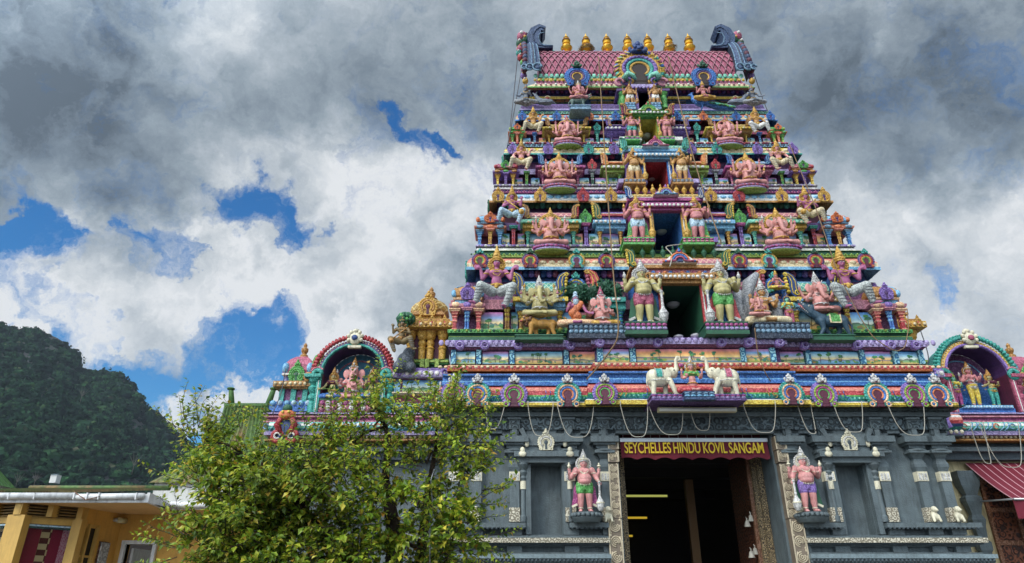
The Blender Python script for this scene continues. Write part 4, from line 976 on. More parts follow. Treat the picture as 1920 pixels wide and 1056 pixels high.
# ------------------------------------------------------------------ base frieze and the great cornice
carved('carve_silver', 'cfc8b4', '8a8270', 11); carved('carve_frame', 'b9ab90', '4a4034', 6.5); carved('carve_bronze', 'a08c68', '3a2f24', 16); carved('carve_slate', '55646a', '2c373c', 7, .05); carved('carve_blue', '8fc4d0', '2a6a94', 9)
carved('carve_purple', 'b9a4c8', '7a4a98', 12); carved('carve_navy', '9fb4c4', '3a5670', 12); carved('carve_pink', 'd8a4c0', 'a8508c', 12); carved('carve_wood', '6a3c26', '2a140c', 7, .05)
def base_rows(o, l):
    """pixel rows of the painted frieze; o = how far forward, l = left-edge pixel shift"""
    Yf = 13.9-o; d = 5 if o else 0
    return [R(763-d, 814+l, 13.5-o, 'yellow'), R(755-d, 814+l, 13.5-o, 'white'), R(753.5-d, 818+l, 13.56-o, 'navy'), R(752-d, 820+l, 13.6-o, 'teal'), R(744-d, 822+l, 13.56-o, 'green'), R(741-d, 822+l, 13.56-o, 'red'), R(733-d, 822+l, 13.58-o, 'salmon'), R(727-d, 826+l, 13.68-o, 'red'), R(725-d, 828+l, 13.8-o, 'navy'),
            R(723-d, 828+l, 13.74-o, 'blue'), R(716-d, 829+l, 13.74-o, 'sky'), R(714.5-d, 830+l, 13.78-o, 'blue'), R(706-d, 830+l, 13.78-o, 'sky'), R(704-d, 830+l, 13.7-o, 'blue'), R(701-d, 830+l, 13.7-o, 'brown'), R(699-d, 840+l, 13.86-o, 'orange'), R(696-d, 838+l, 13.7-o, 'orange'), R(692-d, 838+l, 13.68-o, 'red'), R(686-d, 838+l, 13.68-o, 'peach'), R(684.5-d, 842+l, 13.8-o, 'purple'),
            R(684-d, 848+l, Yf, 'purple'), R(658-d, 849+l, Yf, 'purple'), R(657-d, 844+l, 13.78-o, 'plum'), R(652-d, 842+l, 13.72-o, 'purple'), R(650-d, 839+l, 13.66-o, 'lav'), R(642-d, 839+l, 13.66-o, 'purple'), R(639-d, 839+l, 13.66-o, 'violet'), R(638-d, 845+l, 14.2, None)]
fr = MB(); rows0 = base_rows(0, 0); stack(fr, rows0, YB)
w0 = lambda i: rows0[i][1]
bwid = -Xo(1116, 720, 13.4)
rowsb = [(z, bwid+(w-rows0[19][1]), y, m) for (z, w, y, m) in base_rows(.17, 0)]
stack(fr, rowsb, 14.0)
for rs, segs in ((rows0, [(X0-rows0[0][1], X0-bwid), (X0+bwid, X0+rows0[0][1])]), (rowsb, [(X0-bwid, X0+bwid)])):
    for a, b in segs:
        rowballs(fr, a, b, rs[17][2]+.012, (rs[17][0]+rs[18][0])/2+.01, .05, .125, ('cream', 'peach'), .7)
        scallops(fr, a, b, rs[24][2]-.005, rs[25][0]-.015, .07, .13, 'lav')
        rowballs(fr, a, b, rs[4][2]-.02, rs[3][0]+.04, .022, .09, ('mint',))
frieze = fr.build('frieze', tower); tag(frieze, 'red, blue and purple frieze with painted landscape panels above the doorway')
# leaf strokes on the rolled moulding
def leafstroke(mk):
    def fn(mb):
        mb.m(mk)
        for k in (0, .09): mb.tube([(k-.03, 0, 0), (k, -.02, .05), (k+.015, -.02, .11), (k, .02, .17)], [.008, .014, .012, .004], 5)
        mb.arc(-.06, .0, .03, .008, 0, 5, 0, 10)
    return cached('leaf_'+mk, fn)
for px in range(835, 1300, 47):
    if any(abs(px-k) < 22 for k in (850, 895, 964, 1065, 1135)): continue
    for s in (1, -1):
        ob('leaf_scroll', leafstroke('blue' if px % 2 else 'gold'), frieze, (X0+s*Xo(px, 743, 13.5), (13.34 if abs(Xo(px, 743, 13.5)) < bwid else 13.52), rows0[3][0]+.03), (s*1.0, 1, 1.05))
BK = [(850, 0), (895, 1), (964, 0), (1065, 1), (1135, 0)]
KC = [('violet', 'lime', 'magenta', 'green', 'maroon'), ('teal', 'peach', 'blue', 'orange', 'maroon')]
for i, (px, c) in enumerate(BK):
    for s in (1, -1):
        Y = 13.4 if i < 4 else 13.22
        zb = Zp(761 if i < 4 else 757, Y); zt = Zp(699, Y); h = zt-zb
        cc = c if s > 0 else 1-c
        # the two sides of the photograph mirror position and swap colours
        if i == 4 and s < 0: cc = 1
        ob('arch_ornament', arch_orn(KC[cc], 'silver'), frieze, (X0+s*Xo(px, 735, Y), Y, zb), (h*.79, h*.7, h*.79), (radians(-4), 0, 0))
for s in (1, -1):
    for dy in (.7, 2.0, 3.3): ob('arch_ornament', arch_orn(KC[0], 'silver'), frieze, (X0+s*(rows0[0][1]-.02), 13.6+dy, rows0[0][0]), (.6, .5, .6), (0, 0, s*pi/2))
# painted panels of the frieze
pl = [(856, 891), (905, 953), (966, 1054), (1068, 1115)]
for i, (a, b) in enumerate(pl):
    for s in (1, -1):
        x0, x1 = sorted((X0+s*Xo(a, 672, 13.88), X0+s*Xo(b, 672, 13.88)))
        mural(frieze, x0, x1, Zp(683, 13.82), Zp(660, 13.82), 13.81, 200+i*5+(2 if s < 0 else 0))
for i, (a, b) in enumerate([(1130, 1178), (1192, 1385), (1396, 1440)]):
    mural(frieze, P(a, 667, 13.72).x, P(b, 667, 13.72).x, Zp(679, 13.65), Zp(655, 13.65), 13.64, 301+i*4)
def div(x0, x1, y0, y1, z0, z1): m = MB(); m.m('carve_blue'); m.box(x0, x1, y0, y1, z0, z1); m.build('panel_divider', frieze)
for a in (851, 898, 960, 1061):
    for s in (1, -1):
        x0, x1 = sorted((X0+s*Xo(a-4.5, 672, 13.88), X0+s*Xo(a+4.5, 672, 13.88))); div(x0, x1, 13.75, 13.9, Zp(684, 13.82), Zp(658, 13.82))
for a in (1124, 1185, 1390.5, 1446):
    x0, x1 = P(a-5, 667, 13.7).x, P(a+5, 667, 13.7).x; div(x0, x1, 13.58, 13.73, Zp(680, 13.65), Zp(654, 13.65))
for px in (862, 909, 972, 1070, 1125, 1183, 1234):
    for s in (1, -1):
        f = 13.62 if px < 1116 else 13.45
        x = X0+s*Xo(px, 646, f); z = Zp(647 if px < 1116 else 642, f)
        rb = MB(); rb.m('violet'); rb.prism([(x+.1*cos(t), z+.1*sin(t)) for t in [2*pi*i/10 for i in range(10)]], f-.02, f+.1); rb.m('lav'); rb.arc(x, z, .065, .015, 0, 2*pi, f-.025, 10); rb.m('purple'); rb.ball((x, f-.03, z), .03); rb.build('rosette', frieze)

# ------------------------------------------------------------------ slate ground storey
D = 14.0; gs = MB(); GW = 5.02
zt = Zp(763, 13.6); zs = Zp(985, D)
doorh = 1.56; zl = Zp(808, D)
nz0, nz1 = Zp(1003, D), Zp(871, D)
holes = [(X0-doorh, X0+doorh, 0, zl, .9, 'open')]
for s in (1, -1): holes.append((X0+s*3.03-.3, X0+s*3.03+.3, nz0, nz1, .28))
gs.m('slate').holed(X0-GW, X0+GW, 0, zt, D, holes)
for s in (-1, 1):
    gs.quad((X0+s*GW, D, 0), (X0+s*GW, YB, 0), (X0+s*GW, YB, zt), (X0+s*GW, D, zt))
# dark frieze under the great cornice
gs.m('slated'); zf0, zf1 = Zp(805, 13.8), Zp(782, 13.8)
for s in (-1, 1):
    a, b = sorted((X0+s*(doorh-.02), X0+s*(GW+.1)))
gs.m('carve_slate'); gs.box(X0-GW-.14, X0+GW+.14, 13.82, D, zf0, zf1)
gs.m('slate'); gs.box(X0-GW-.2, X0+GW+.2, 13.74, D, zf1, zf1+.09)
gs.m('carve_slate'); gs.add([(X0-GW-.18, 13.8, zf1+.09), (X0+GW+.18, 13.8, zf1+.09), (X0+GW+.3, 13.62, zt-.03), (X0-GW-.3, 13.62, zt-.03)], [(0, 1, 2, 3)])
gs.m('slated'); gs.quad((X0-GW-.4, 13.46, zt-.005), (X0+GW+.4, 13.46, zt-.005), (X0+GW+.4, D, zt-.005), (X0-GW-.4, D, zt-.005))
gs.m('slate'); gs.box(X0-GW-.12, X0+GW+.12, 13.86, D, zf0-.07, zf0)
# base courses; each stops at the door frame, the upper sill also at the niches
def course(py0, py1, proj, mk, niche=False, extra=.0):
    z0, z1 = Zp(py0, D-proj), Zp(py1, D-proj); gs.m(mk)
    for s in (-1, 1):
        segs = [(doorh+.3, 3.03-.42), (3.03+.42, GW+proj)] if niche else [(doorh+.3, GW+proj)]
        for a, b in segs:
            a, b = sorted((X0+s*a, X0+s*b)); gs.box(a, b, D-proj, D, z0, z1)
            if b > X0+GW or a < X0-GW:
                e = X0+s*GW; u, v = sorted((e, X0+s*(GW+proj))); gs.box(u, v, D, YB, z0, z1)
course(989, 980, .24, 'slate', True); course(992, 989, .14, 'slated', True)
course(1005, 1004, .12, 'slate'); course(1008.5, 1005, .2, 'slate'); course(1017.5, 1008.5, .26, 'carve_silver'); course(1021, 1017.5, .2, 'slated'); course(1025, 1021, .1, 'slate')
course(1039, 1036, .16, 'slate'); course(1047, 1039, .32, 'slatelight'); course(1055, 1047, .28, 'slate'); course(1066, 1055, .16, 'slate'); course(1075, 1066, .3, 'slate')
gs.m('slate')
for s in (-1, 1):
    a, b = sorted((X0+s*(doorh+.3), X0+s*(GW+.2))); gs.box(a, b, D-.25, D, 0, Zp(1075, D-.3))
for s in (-1, 1):
    for xo in (1.83, 2.57, 3.66, 4.41, 4.86):
        for py0, py1, p_ in ((1004, 992, .13), (1036, 1025, .12)): gs.box(X0+s*xo-.14, X0+s*xo+.14, D-p_, D, Zp(py0, D), Zp(py1, D))
    gs.m('slated'); rowballs(gs, *sorted((X0+s*(doorh+.32), X0+s*(GW+.28))), D-.3, Zp(1051, D-.3), .03, .075, ('slated',))
    for a, b in ((doorh+.32, 2.6), (3.46, GW+.2)):
        rowballs(gs, *sorted((X0+s*a, X0+s*b)), D-.22, Zp(990.5, D-.2), .03, .085, ('slated',))
    gs.m('slate')
ground = gs.build('ground_storey', tower); tag(ground, 'slate grey ground storey with pilasters, niches and the entrance')
# pilasters of the ground storey
zsill = Zp(980, D); zab = Zp(805, D)
def slate_pilaster(mb, H):
    m = lambda f: f*H
    mb.m('carve_silver'); mb.box(-.105, .105, -.145, 0, 0, m(.145))
    mb.m('slate'); mb.box(-.095, .095, -.13, 0, m(.145), m(.42))
    mb.m('ivory'); mb.box(-.105, .105, -.145, 0, m(.42), m(.52))
    for k in (-.06, 0, .06): mb.m('silver'); mb.box(k-.02, k+.02, -.155, -.14, m(.43), m(.5))
    mb.m('slate'); pr = [(.09, .52), (.1, .54), (.12, .57), (.12, .6), (.1, .63), (.085, .66), (.13, .70), (.16, .715)]
    for (r0, z0), (r1, z1) in zip(pr[:-1], pr[1:]):
        v = [(-r0, -.03-r0, m(z0)), (r0, -.03-r0, m(z0)), (r1, -.03-r1, m(z1)), (-r1, -.03-r1, m(z1)), (-r0, 0, m(z0)), (r0, 0, m(z0)), (r1, 0, m(z1)), (-r1, 0, m(z1))]
        mb.add(v, [(0, 1, 2, 3), (1, 5, 6, 2), (4, 0, 3, 7)])
    mb.box(-.2, .2, -.24, 0, m(.715), m(.74)); mb.ball((0, -.13, m(.745)), (.215, .14, m(.025)), 12, 6)
    mb.box(-.16, .16, -.2, 0, m(.765), m(.8)); mb.box(-.22, .22, -.26, 0, m(.8), m(.825)); mb.box(-.28, .28, -.32, 0, m(.825), m(.89))
    mb.box(-.25, .25, -.14, 0, m(.92), m(.985)); mb.prism([(-.25, m(.92)), (-.1, m(.89)), (.1, m(.89)), (.25, m(.92))], -.14, 0)
    mb.box(-.085, .085, -.2, 0, m(.915), m(.975)); mb.box(-.05, .05, -.235, -.2, m(.90), m(.975))
    mb.box(-.11, .11, -.25, 0, m(.975), m(1.075)); mb.m('carve_slate'); mb.box(-.09, .09, -.26, -.25, m(.985), m(1.06)); mb.m('slate'); mb.box(-.14, .14, -.29, 0, m(1.075), m(1.1))
H = zab-zsill
pm = cached('slate_pilaster', lambda mb: slate_pilaster(mb, H))
for s in (1, -1):
    for xo in (1.86, 2.57, 3.66, 4.41, 4.86): ob('pilaster', pm, ground, (X0+s*xo, D, zsill))
lionm = sculpt('small_lion', [ell((0, -.08, .1), (.07, .07, .1)), ell((0, -.12, .22), (.06, .06, .06)), ell((.02, -.17, .2), (.035, .03, .03)), cap((-.05, -.12, .1), (-.06, -.16, 0), .03, .026), cap((.05, -.12, .1), (.06, -.16, 0), .03, .026)], .014, 1)
lc = coloured(lionm, 'ivory')
for s in (1, -1):
    for xo in (1.86, 4.41, 4.86): ob('lion_ornament', lc, ground, (X0+s*xo, D-.12, zsill), 1.0)
# niches with little columns and a temple-roof crest
for s in (1, -1):
    mb = MB(); cx = X0+s*3.03; mb.m('slate')
    zc = Zp(861, D)
    for q in (-1, 1):
        x = cx+q*.36; mb.box(x-.05, x+.05, D-.12, D, nz0, nz1)
        mb.lathe([(.07, 0), (.07, .1), (.055, .12), (.05, (nz1-zsill)*.55)], (cx+q*.46, D-.1, zsill), 10); mb.m('ivory'); mb.lathe([(.062, 0), (.062, (nz1-zsill)*.14)], (cx+q*.46, D-.1, zsill+(nz1-zsill)*.55), 10)
        mb.m('slate'); mb.lathe([(.05, (nz1-zsill)*.69), (.07, (nz1-zsill)*.74), (.05, (nz1-zsill)*.78), (.08, (nz1-zsill)*.84), (.06, (nz1-zsill)*.88), (.13, (nz1-zsill)*.97), (.13, (nz1-zsill))], (cx+q*.46, D-.1, zsill), 10)
    mb.box(cx-.58, cx+.58, D-.22, D, nz1, zc); mb.box(cx-.64, cx+.64, D-.3, D, zc, Zp(851, D)); zr0 = Zp(851, D); zr1 = Zp(807, D)
    mb.box(cx-.42, cx+.42, D-.2, D, zr0, zr0+.12); hh = zr1-zr0-.12
    mb.add([(cx-.42, D-.24, zr0+.12), (cx+.42, D-.24, zr0+.12), (cx+.46, D-.18, zr0+.12+hh*.7), (cx-.46, D-.18, zr0+.12+hh*.7), (cx+.42, D-.04, zr1-.06), (cx-.42, D-.04, zr1-.06)], [(0, 1, 2, 3), (3, 2, 4, 5)])
    for q in (-1, 1):
        mb.m('slate'); mb.band([(cx+q*.4, zr0+.12), (cx+q*.42, zr0+.3), (cx+q*.5, zr1-.02)], [.1, .08, .1], D-.26, D-.03)
        mb.m('ivory'); mb.ball((cx+q*.38, D-.26, zr0+.15), (.045, .03, .07)); 
        mb.ball((cx+q*.47, D-.31, zr0-.06), (.08, .03, .06)); mb.ball((cx+q*.47, D-.31, zr0+.02), (.05, .03, .06))
    for k in range(5): mb.lathe([(.02, 0), (.04, .03), (.03, .06), (.012, .08), (.018, .1), (.004, .13)], (cx-.22+.11*k, D-.1, zr1-.08), 8)
    mb.build('niche_surround', ground)
    ob('arch_ornament', small_arch('ivory', 'slated', 'silver'), ground, (cx, D-.3, zr0+.02), (.36, .3, .36))
# door frame: stepped carved outer strips, inner jamb frames
for s in (-1, 1):
    mb = MB(); mb.m('framestone')
    for (p0, p1, xo, w, pr) in ((1090, 975, 1.74, .26, .2), (974, 872, 1.70, .19, .17), (870, 848, 1.69, .21, .2), (847, 822, 1.68, .21, .22)):
        z0, z1 = Zp(p0, D), Zp(p1, D); xc = X0+s*xo; mb.m('framestone'); mb.box(xc-w/2, xc+w/2, D-pr, D, z0, z1)
        n = max(1, int(round((z1-z0)/(w*.95)))); st_ = (z1-z0)/n
        mb.m('framelight')
        for q in (-1, 1): mb.box(xc+q*w*.46-.012, xc+q*w*.46+.012, D-pr-.012, D-pr, z0+.01, z1-.01)
        for k in range(n):
            zc = z0+(k+.5)*st_; e = 1 if k % 2 else -1
            for rr, a1 in ((.36, 5.0), (.23, 5.4), (.1, 6.2)):
                mb.arc(xc, zc, w*rr, w*.05, e*pi/2, e*pi/2+e*a1, D-pr-.006, 14, 5)
            mb.tube([(xc-e*w*.38, D-pr-.006, zc-st_*.5), (xc-e*w*.4, D-pr-.01, zc-st_*.1), (xc-e*w*.3, D-pr-.006, zc+st_*.35)], w*.045, 5)
            for q in (-1, 1): mb.ball((xc+q*w*.36, D-pr, zc+q*e*st_*.42), (w*.09, .014, w*.1), 6, 4)
    mb.build('door_jamb', ground)
mb = MB(); mb.m('slated')
Yi = 14.72
for s in (-1, 1):
    a, b = sorted((X0+s*doorh, X0+s*1.30))
for s in (-1, 1):
    mb = MB(); mb.m('carve_bronze')
    a, b = sorted((X0+s*1.55, X0+s*1.43)); mb.box(a, b, Yi-.06, Yi+.06, 0, zl)
    a, b = sorted((X0+s*1.43, X0+s*1.34)); mb.box(a, b, Yi, Yi+.1, 0, zl); mb.build('inner_jamb', ground)
mb = MB(); mb.m('carve_bronze'); mb.box(X0-1.34, X0+1.34, Yi, Yi+.12, zl-.1, zl); mb.build('inner_lintel', ground)
# dark entrance hall
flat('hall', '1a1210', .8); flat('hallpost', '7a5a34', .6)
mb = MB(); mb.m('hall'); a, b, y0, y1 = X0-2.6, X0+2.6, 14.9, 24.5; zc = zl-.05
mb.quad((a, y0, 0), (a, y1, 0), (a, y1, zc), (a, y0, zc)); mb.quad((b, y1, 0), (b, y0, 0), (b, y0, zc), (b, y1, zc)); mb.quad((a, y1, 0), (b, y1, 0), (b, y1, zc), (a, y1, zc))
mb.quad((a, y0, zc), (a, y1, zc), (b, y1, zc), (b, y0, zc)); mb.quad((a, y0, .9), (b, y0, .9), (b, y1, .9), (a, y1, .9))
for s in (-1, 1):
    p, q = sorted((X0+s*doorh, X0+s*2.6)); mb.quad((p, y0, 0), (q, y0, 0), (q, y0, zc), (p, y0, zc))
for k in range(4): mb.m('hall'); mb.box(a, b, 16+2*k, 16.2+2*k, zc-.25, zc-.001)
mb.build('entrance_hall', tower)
mb = MB(); mb.m('hallpost'); mb.box(X0+.72, X0+.92, 18.0, 18.2, .9, zc-.3); mb.build('hall_post', tower)
# carved wooden leaf standing open at the right jamb, with bells
mb = MB(); mb.m('carve_wood'); mb.box(X0+1.31, X0+1.40, 14.86, 16.2, .9, zl-.12); mb.m('brown'); mb.box(X0+1.27, X0+1.41, 14.82, 14.9, .9, zl-.12); mb.build('door_leaf', tower)

# ------------------------------------------------------------------ top tier and great barrel roof
flat('darkwood', '2a1a14', .6)
Ye = 15.5
mb = MB()
rows = [R(210, 972, Ye+.05, 'plum'), R(208, 974, Ye-.05, 'navy'), R(206, 974, Ye-.05, 'lav'), R(204, 976, Ye, 'purple'), R(197, 978, Ye, 'violet'), R(196, 982, Ye+.2, 'purple'), R(195.5, 996, Ye+.45, 'sky'), R(187, 998, Ye+.45, 'plum'), R(186, 994, Ye+.25, 'yellow'), R(181, 993, Ye+.2, 'navy'), R(179, 996, Ye+.35, 'purple'), R(170, 996, Ye+.35, 'dkpurple'), R(169, 990, Ye+.1, 'ochre'), R(164, 986, Ye-.02, 'green'), R(162, 988, Ye+.05, 'cream'),
        R(158, 1000, Ye+.08, 'pink'), R(155, 1004, Ye+.1, 'magenta'), R(152, 1006, Ye+.12, 'gold'), R(147, 1008, Ye+.13, 'mint'), R(144, 1009, Ye+.15, 'teal'), R(143, 1010, Ye+.16, None)]
dT = (X0+Xo(1192, 190, 15.2), ); dhT = .155; zT0, zT1 = Zp(206, 15.25), Zp(172, 15.25)
stack(mb, rows, 18.6, hole=(dhT, zT0, zT1))
for s in (-1, 1):
    a, b = sorted((X0+s*.75, X0+s*(rows[11][1]-.05)))
    rowballs(mb, a, b, Ye+.3, (rows[10][0]+rows[11][0])/2, .06, .13, ('magenta', 'violet'))
    rowballs(mb, a, b, Ye+.06, (rows[16][0]+rows[17][0])/2+.02, .05, .12, ('gold', 'yellow', 'green')); scallops(mb, a, b, Ye+.1, rows[18][0]+.07, .08, .16, 'mint')
    rowballs(mb, a, b, Ye+.02, (rows[14][0]+rows[15][0])/2, .04, .15, ('white', 'pink'))
tt = mb.build('storey', tower); tag(tt, 'top tier of the tower under the barrel roof')
for i, (a, b) in enumerate(((1015, 1068), (1108, 1164))):
    for s in (1, -1):
        x0, x1 = sorted((X0+s*Xo(a, 192, Ye+.42), X0+s*Xo(b, 192, Ye+.42))); mural(tt, x0, x1, rows[6][0], rows[7][0], Ye+.43, 41+i+(s < 0)*2)
mb = MB(); mb.m('plum'); mb.box(X0-dhT, X0+dhT, 17.0, 17.1, zT0, zT1); mb.quad((X0-dhT, 15.3, zT1), (X0-dhT, 17, zT1), (X0+dhT, 17, zT1), (X0+dhT, 15.3, zT1)); mb.quad((X0-dhT, 15.3, zT0), (X0-dhT, 17, zT0), (X0-dhT, 17, zT1), (X0-dhT, 15.3, zT1)); mb.quad((X0+dhT, 17, zT0), (X0+dhT, 15.3, zT0), (X0+dhT, 15.3, zT1), (X0+dhT, 17, zT1)); mb.build('doorway', tt)
mb = MB(); mb.m('violet')
for s in (-1, 1):
    a, b = sorted((X0+s*dhT, X0+s*(dhT+.09))); mb.box(a, b, 15.24, 16, zT0, zT1); a, b = sorted((X0+s*.5, X0+s*.66)); mb.m('green'); mb.box(a, b, 15.3, 16, zT0, zT1+.1); mb.lathe([(.1, 0), (.06, .15), (.09, .3), (.06, .45), (.12, .55)], (X0+s*.58, 15.28, zT0+.05), 8); mb.m('violet')
mb.m('purple'); mb.box(X0-.75, X0+.75, 15.2, 16, zT1, zT1+.07); mb.m('lav'); mb.box(X0-.35, X0+.35, 15.12, 16, zT1+.07, zT1+.16); rowballs(mb, X0-.35, X0+.35, 15.12, zT1+.03, .04, .1, ('violet', 'lav')); mb.build('door_bay', tt)
# barrel roof: lattice of real ribs over a rose shell
zR0, zR1 = rows[-1][0], Zp(103, 16.4); wR = rows[-1][1]-.02; YF, YR = Ye+.16, 16.45
def roofpt(x, t):   # t 0 eave .. 1 ridge
    a = pi/2*t; return (x, YF+(YR-YF)*(1-cos(a))**.9*1.0, zR0+(zR1-zR0)*sin(a)**.95)
mb = MB(); mb.m('rose'); K = 10; roof_sides = []
for i in range(K):
    p, q = i/K, (i+1)/K
    mb.add([roofpt(X0-wR, p), roofpt(X0+wR, p), roofpt(X0+wR, q), roofpt(X0-wR, q)], [(0, 1, 2, 3)], True)
    back = lambda r: (r[0], 2*YR-r[1], r[2])
    mb.add([back(roofpt(X0+wR, p)), back(roofpt(X0-wR, p)), back(roofpt(X0-wR, q)), back(roofpt(X0+wR, q))], [(0, 1, 2, 3)], True)
for s in (-1, 1):
    pr = [roofpt(X0+s*wR, i/K) for i in range(K+1)]+[back(roofpt(X0+s*wR, i/K)) for i in range(K-1, -1, -1)]
    mb.add(pr, [tuple(range(len(pr)))])
mb.m('maroon')
n = 30; dx = 2*wR/n
for k in range(-5, n+1):
    for sg in (1, -1):
        pts = []
        for j in range(13):
            t = j/12; x = X0-wR+dx*(k if sg > 0 else n-k)+sg*t*dx*4.6
            if abs(x-X0) <= wR: r = roofpt(x, t); pts.append((r[0], r[1]-.012, r[2]+.004))
        if len(pts) > 2:
            mb.m('maroon'); mb.tube(pts, .022, 5); mb.m('pink'); mb.tube([(x, y-.014, z+.006) for x, y, z in pts], .011, 4)
mb.m('mint'); mb.box(X0-wR-.02, X0+wR+.02, YR-.16, YR+.16, zR1-.02, zR1+.05); mb.m('pink'); mb.box(X0-wR, X0+wR, YR-.12, YR+.12, zR1+.05, zR1+.09)
rowballs(mb, X0-wR, X0+wR, YR-.16, zR1+.03, .045, .33, ('rose', 'teal', 'lav'))
roof = mb.build('roof', tower); tag(roof, 'rose barrel roof with a diamond lattice at the top of the tower')
# gable-end bands and crest horns
for s in (1, -1):
    X = lambda px, py, Y: X0+s*Xo(px, py, Y)
    mb = MB(); xe = X0+s*wR
    # ribbed blue band following the roof end
    M_ = 14
    for j in range(M_):
        t0, t1 = j/M_, (j+1)/M_
        def bp(t, k):
            r = roofpt(0, min(t, 1)); flare = .1*(1-t)**3
            return (xe+s*(-.03+.12*t+.33*k+flare*k), r[1]-.16-.05*(k > .3)*(k < .7), r[2]+.06+.22*t*t)
        for k in range(6):
            a, b = k/6, (k+1)/6
            mb.m(('crestblue', 'crestblue', 'crestdark', 'crestblue', 'crestblue', 'crestdark')[k]); mb.quad(bp(t0, a), bp(t0, b), bp(t1, b), bp(t1, a))
        mb.m('steel'); mb.tube([bp(t0, .35), bp(t1, .35)], .013, 5); mb.tube([bp(t0, .62), bp(t1, .62)], .013, 5); mb.tube([bp(t0, .0), bp(t1, .0)], .016, 5)
        p = bp((t0+t1)/2, 1.0); mb.m(('maroon', 'crestblue')[j % 2]); mb.ball((p[0]+s*.04, p[1]+.05, p[2]), (.09, .12, .11), 7, 5)
        q = bp(t0, .5); mb.m('crestdark'); mb.add([bp(t0, 0), bp(t1, 0), (bp(t1, 0)[0], bp(t1, 0)[1]+.5, bp(t1, 0)[2]), (bp(t0, 0)[0], bp(t0, 0)[1]+.5, bp(t0, 0)[2])], [(0, 1, 2, 3)]); mb.add([bp(t0, 1), bp(t1, 1), (bp(t1, 1)[0], bp(t1, 1)[1]+.5, bp(t1, 1)[2]), (bp(t0, 1)[0], bp(t0, 1)[1]+.5, bp(t0, 1)[2])], [(0, 1, 2, 3)])
    b0 = bp(0, .5); mb.m('steel')
    for k, (dx_, rr) in enumerate(((-.12, .13), (.1, .11), (.26, .08))):
        mb.arc(b0[0]+s*dx_, b0[2]+.08, rr, .03, 0, 5.2, b0[1]-.03, 12); mb.m('crestblue'); mb.ball((b0[0]+s*dx_, b0[1], b0[2]+.08), (rr*.7, .05, rr*.7)); mb.m('steel')
    mb.build('gable_band', roof)
    # crest horn: a hook that rises over the ridge end and opens towards the middle
    Yh = 16.3; mb = MB(); mb.m('crestblue')
    def hp(px, py): p = P(px, py, Yh); return (X0+s*(p.x-X0), p.z)
    pts = [hp(1036, 99), hp(1021, 99), hp(1009, 97), hp(1001, 89), hp(999, 79), hp(1004, 69), hp(1012, 63), hp(1020, 66)]
    mb.band(pts, [.08, .12, .22, .34, .38, .36, .26, .2], Yh-.28, Yh+.28)
    mb.m('crestblue'); mb.tube([(x, Yh-.29, z) for x, z in pts], .02, 5)
    inner = [hp(1034, 98), hp(1018, 97), hp(1012, 92), hp(1009, 82), hp(1012, 75), hp(1021, 74)]; mb.m('steel'); mb.tube([(x, Yh-.29, z) for x, z in inner], .014, 5)
    mb.build('crest_horn', roof)
    mb = MB()
    # lion mask and foliage lumps outside the band
    for i, (px, py, r, c) in enumerate(((979, 70, .17, 'rose'), (985, 76, .14, 'dkgreen'), (975, 82, .13, 'dkgreen'), (978, 92, .15, 'rose'), (973, 100, .1, 'teal'), (992, 74, .13, 'gold'), (977, 108, .12, 'red'), (981, 118, .1, 'green'), (983, 130, .1, 'rose'), (982, 142, .1, 'violet'), (985, 152, .09, 'gold'), (972, 92, .07, 'pink'), (986, 66, .08, 'maroon'))):
        Yl = 16.3-.7*max(0, (py-95)/60); p = P(px, py, Yl); mb.m(c); mb.ball((X0+s*(p.x-X0), Yl, p.z), (r, r*1.1, r*1.15), 9, 6)
        mb.m('gold' if i % 2 else 'white'); mb.ball((X0+s*(p.x-X0)-s*.02, Yl-r*1.0, p.z+r*.2), r*.35, 6, 4)
    mb.build('lion_crest', roof)
# arches on the roof
Yk = 15.42
def roofarch(cx, py0, py1, cols, face, kid=None, k=.78):
    zb, zt_ = Zp(py0, Yk), Zp(py1, Yk); h = zt_-zb
    return ob('arch_ornament', arch_orn(cols, face), roof, (cx, Yk-.1, zb), (h*k, h*.75, h*.78))
for s in (1, -1): roofarch(X0+s*Xo(1082, 148, Yk), 163, 118, ('blue', 'blue', 'purple', 'gold', 'darkwood'), 'dkgreen', k=.82)
ob0 = roofarch(X0, 160, 82, ('gold', 'violet', 'teal', 'gold', 'darkwood'), 'navy', k=.86)
mb = MB(); cx, cz = X0, Zp(132, Yk)
for i in range(23):
    a = radians(-55)+radians(290)*i/22; mb.m(('gold', 'blue', 'rose', 'teal')[i % 4]); r = .66
    mb.ball((cx+r*cos(a), Yk-.02, cz+r*sin(a)), (.085, .09, .085), 7, 5); mb.m('yellow'); mb.tube([(cx+(r-.07)*cos(a), Yk-.12, cz+(r-.07)*sin(a)), (cx+(r+.09)*cos(a+.1), Yk-.06, cz+(r+.09)*sin(a+.1))], .02, 5)
for s in (-1, 1):
    mb.m('mint'); mb.tube([(cx+s*.5, Yk-.22, cz-.5), (cx+s*.4, Yk-.25, cz-.35), (cx+s*.25, Yk-.25, cz-.42), (cx+s*.18, Yk-.24, cz-.55)], [.1, .09, .07, .03], 7); mb.m('pink'); mb.arc(cx+s*.62, cz-.55, .12, .05, 0, 5, Yk-.12, 12)
mb.build('arch_fringe', roof)

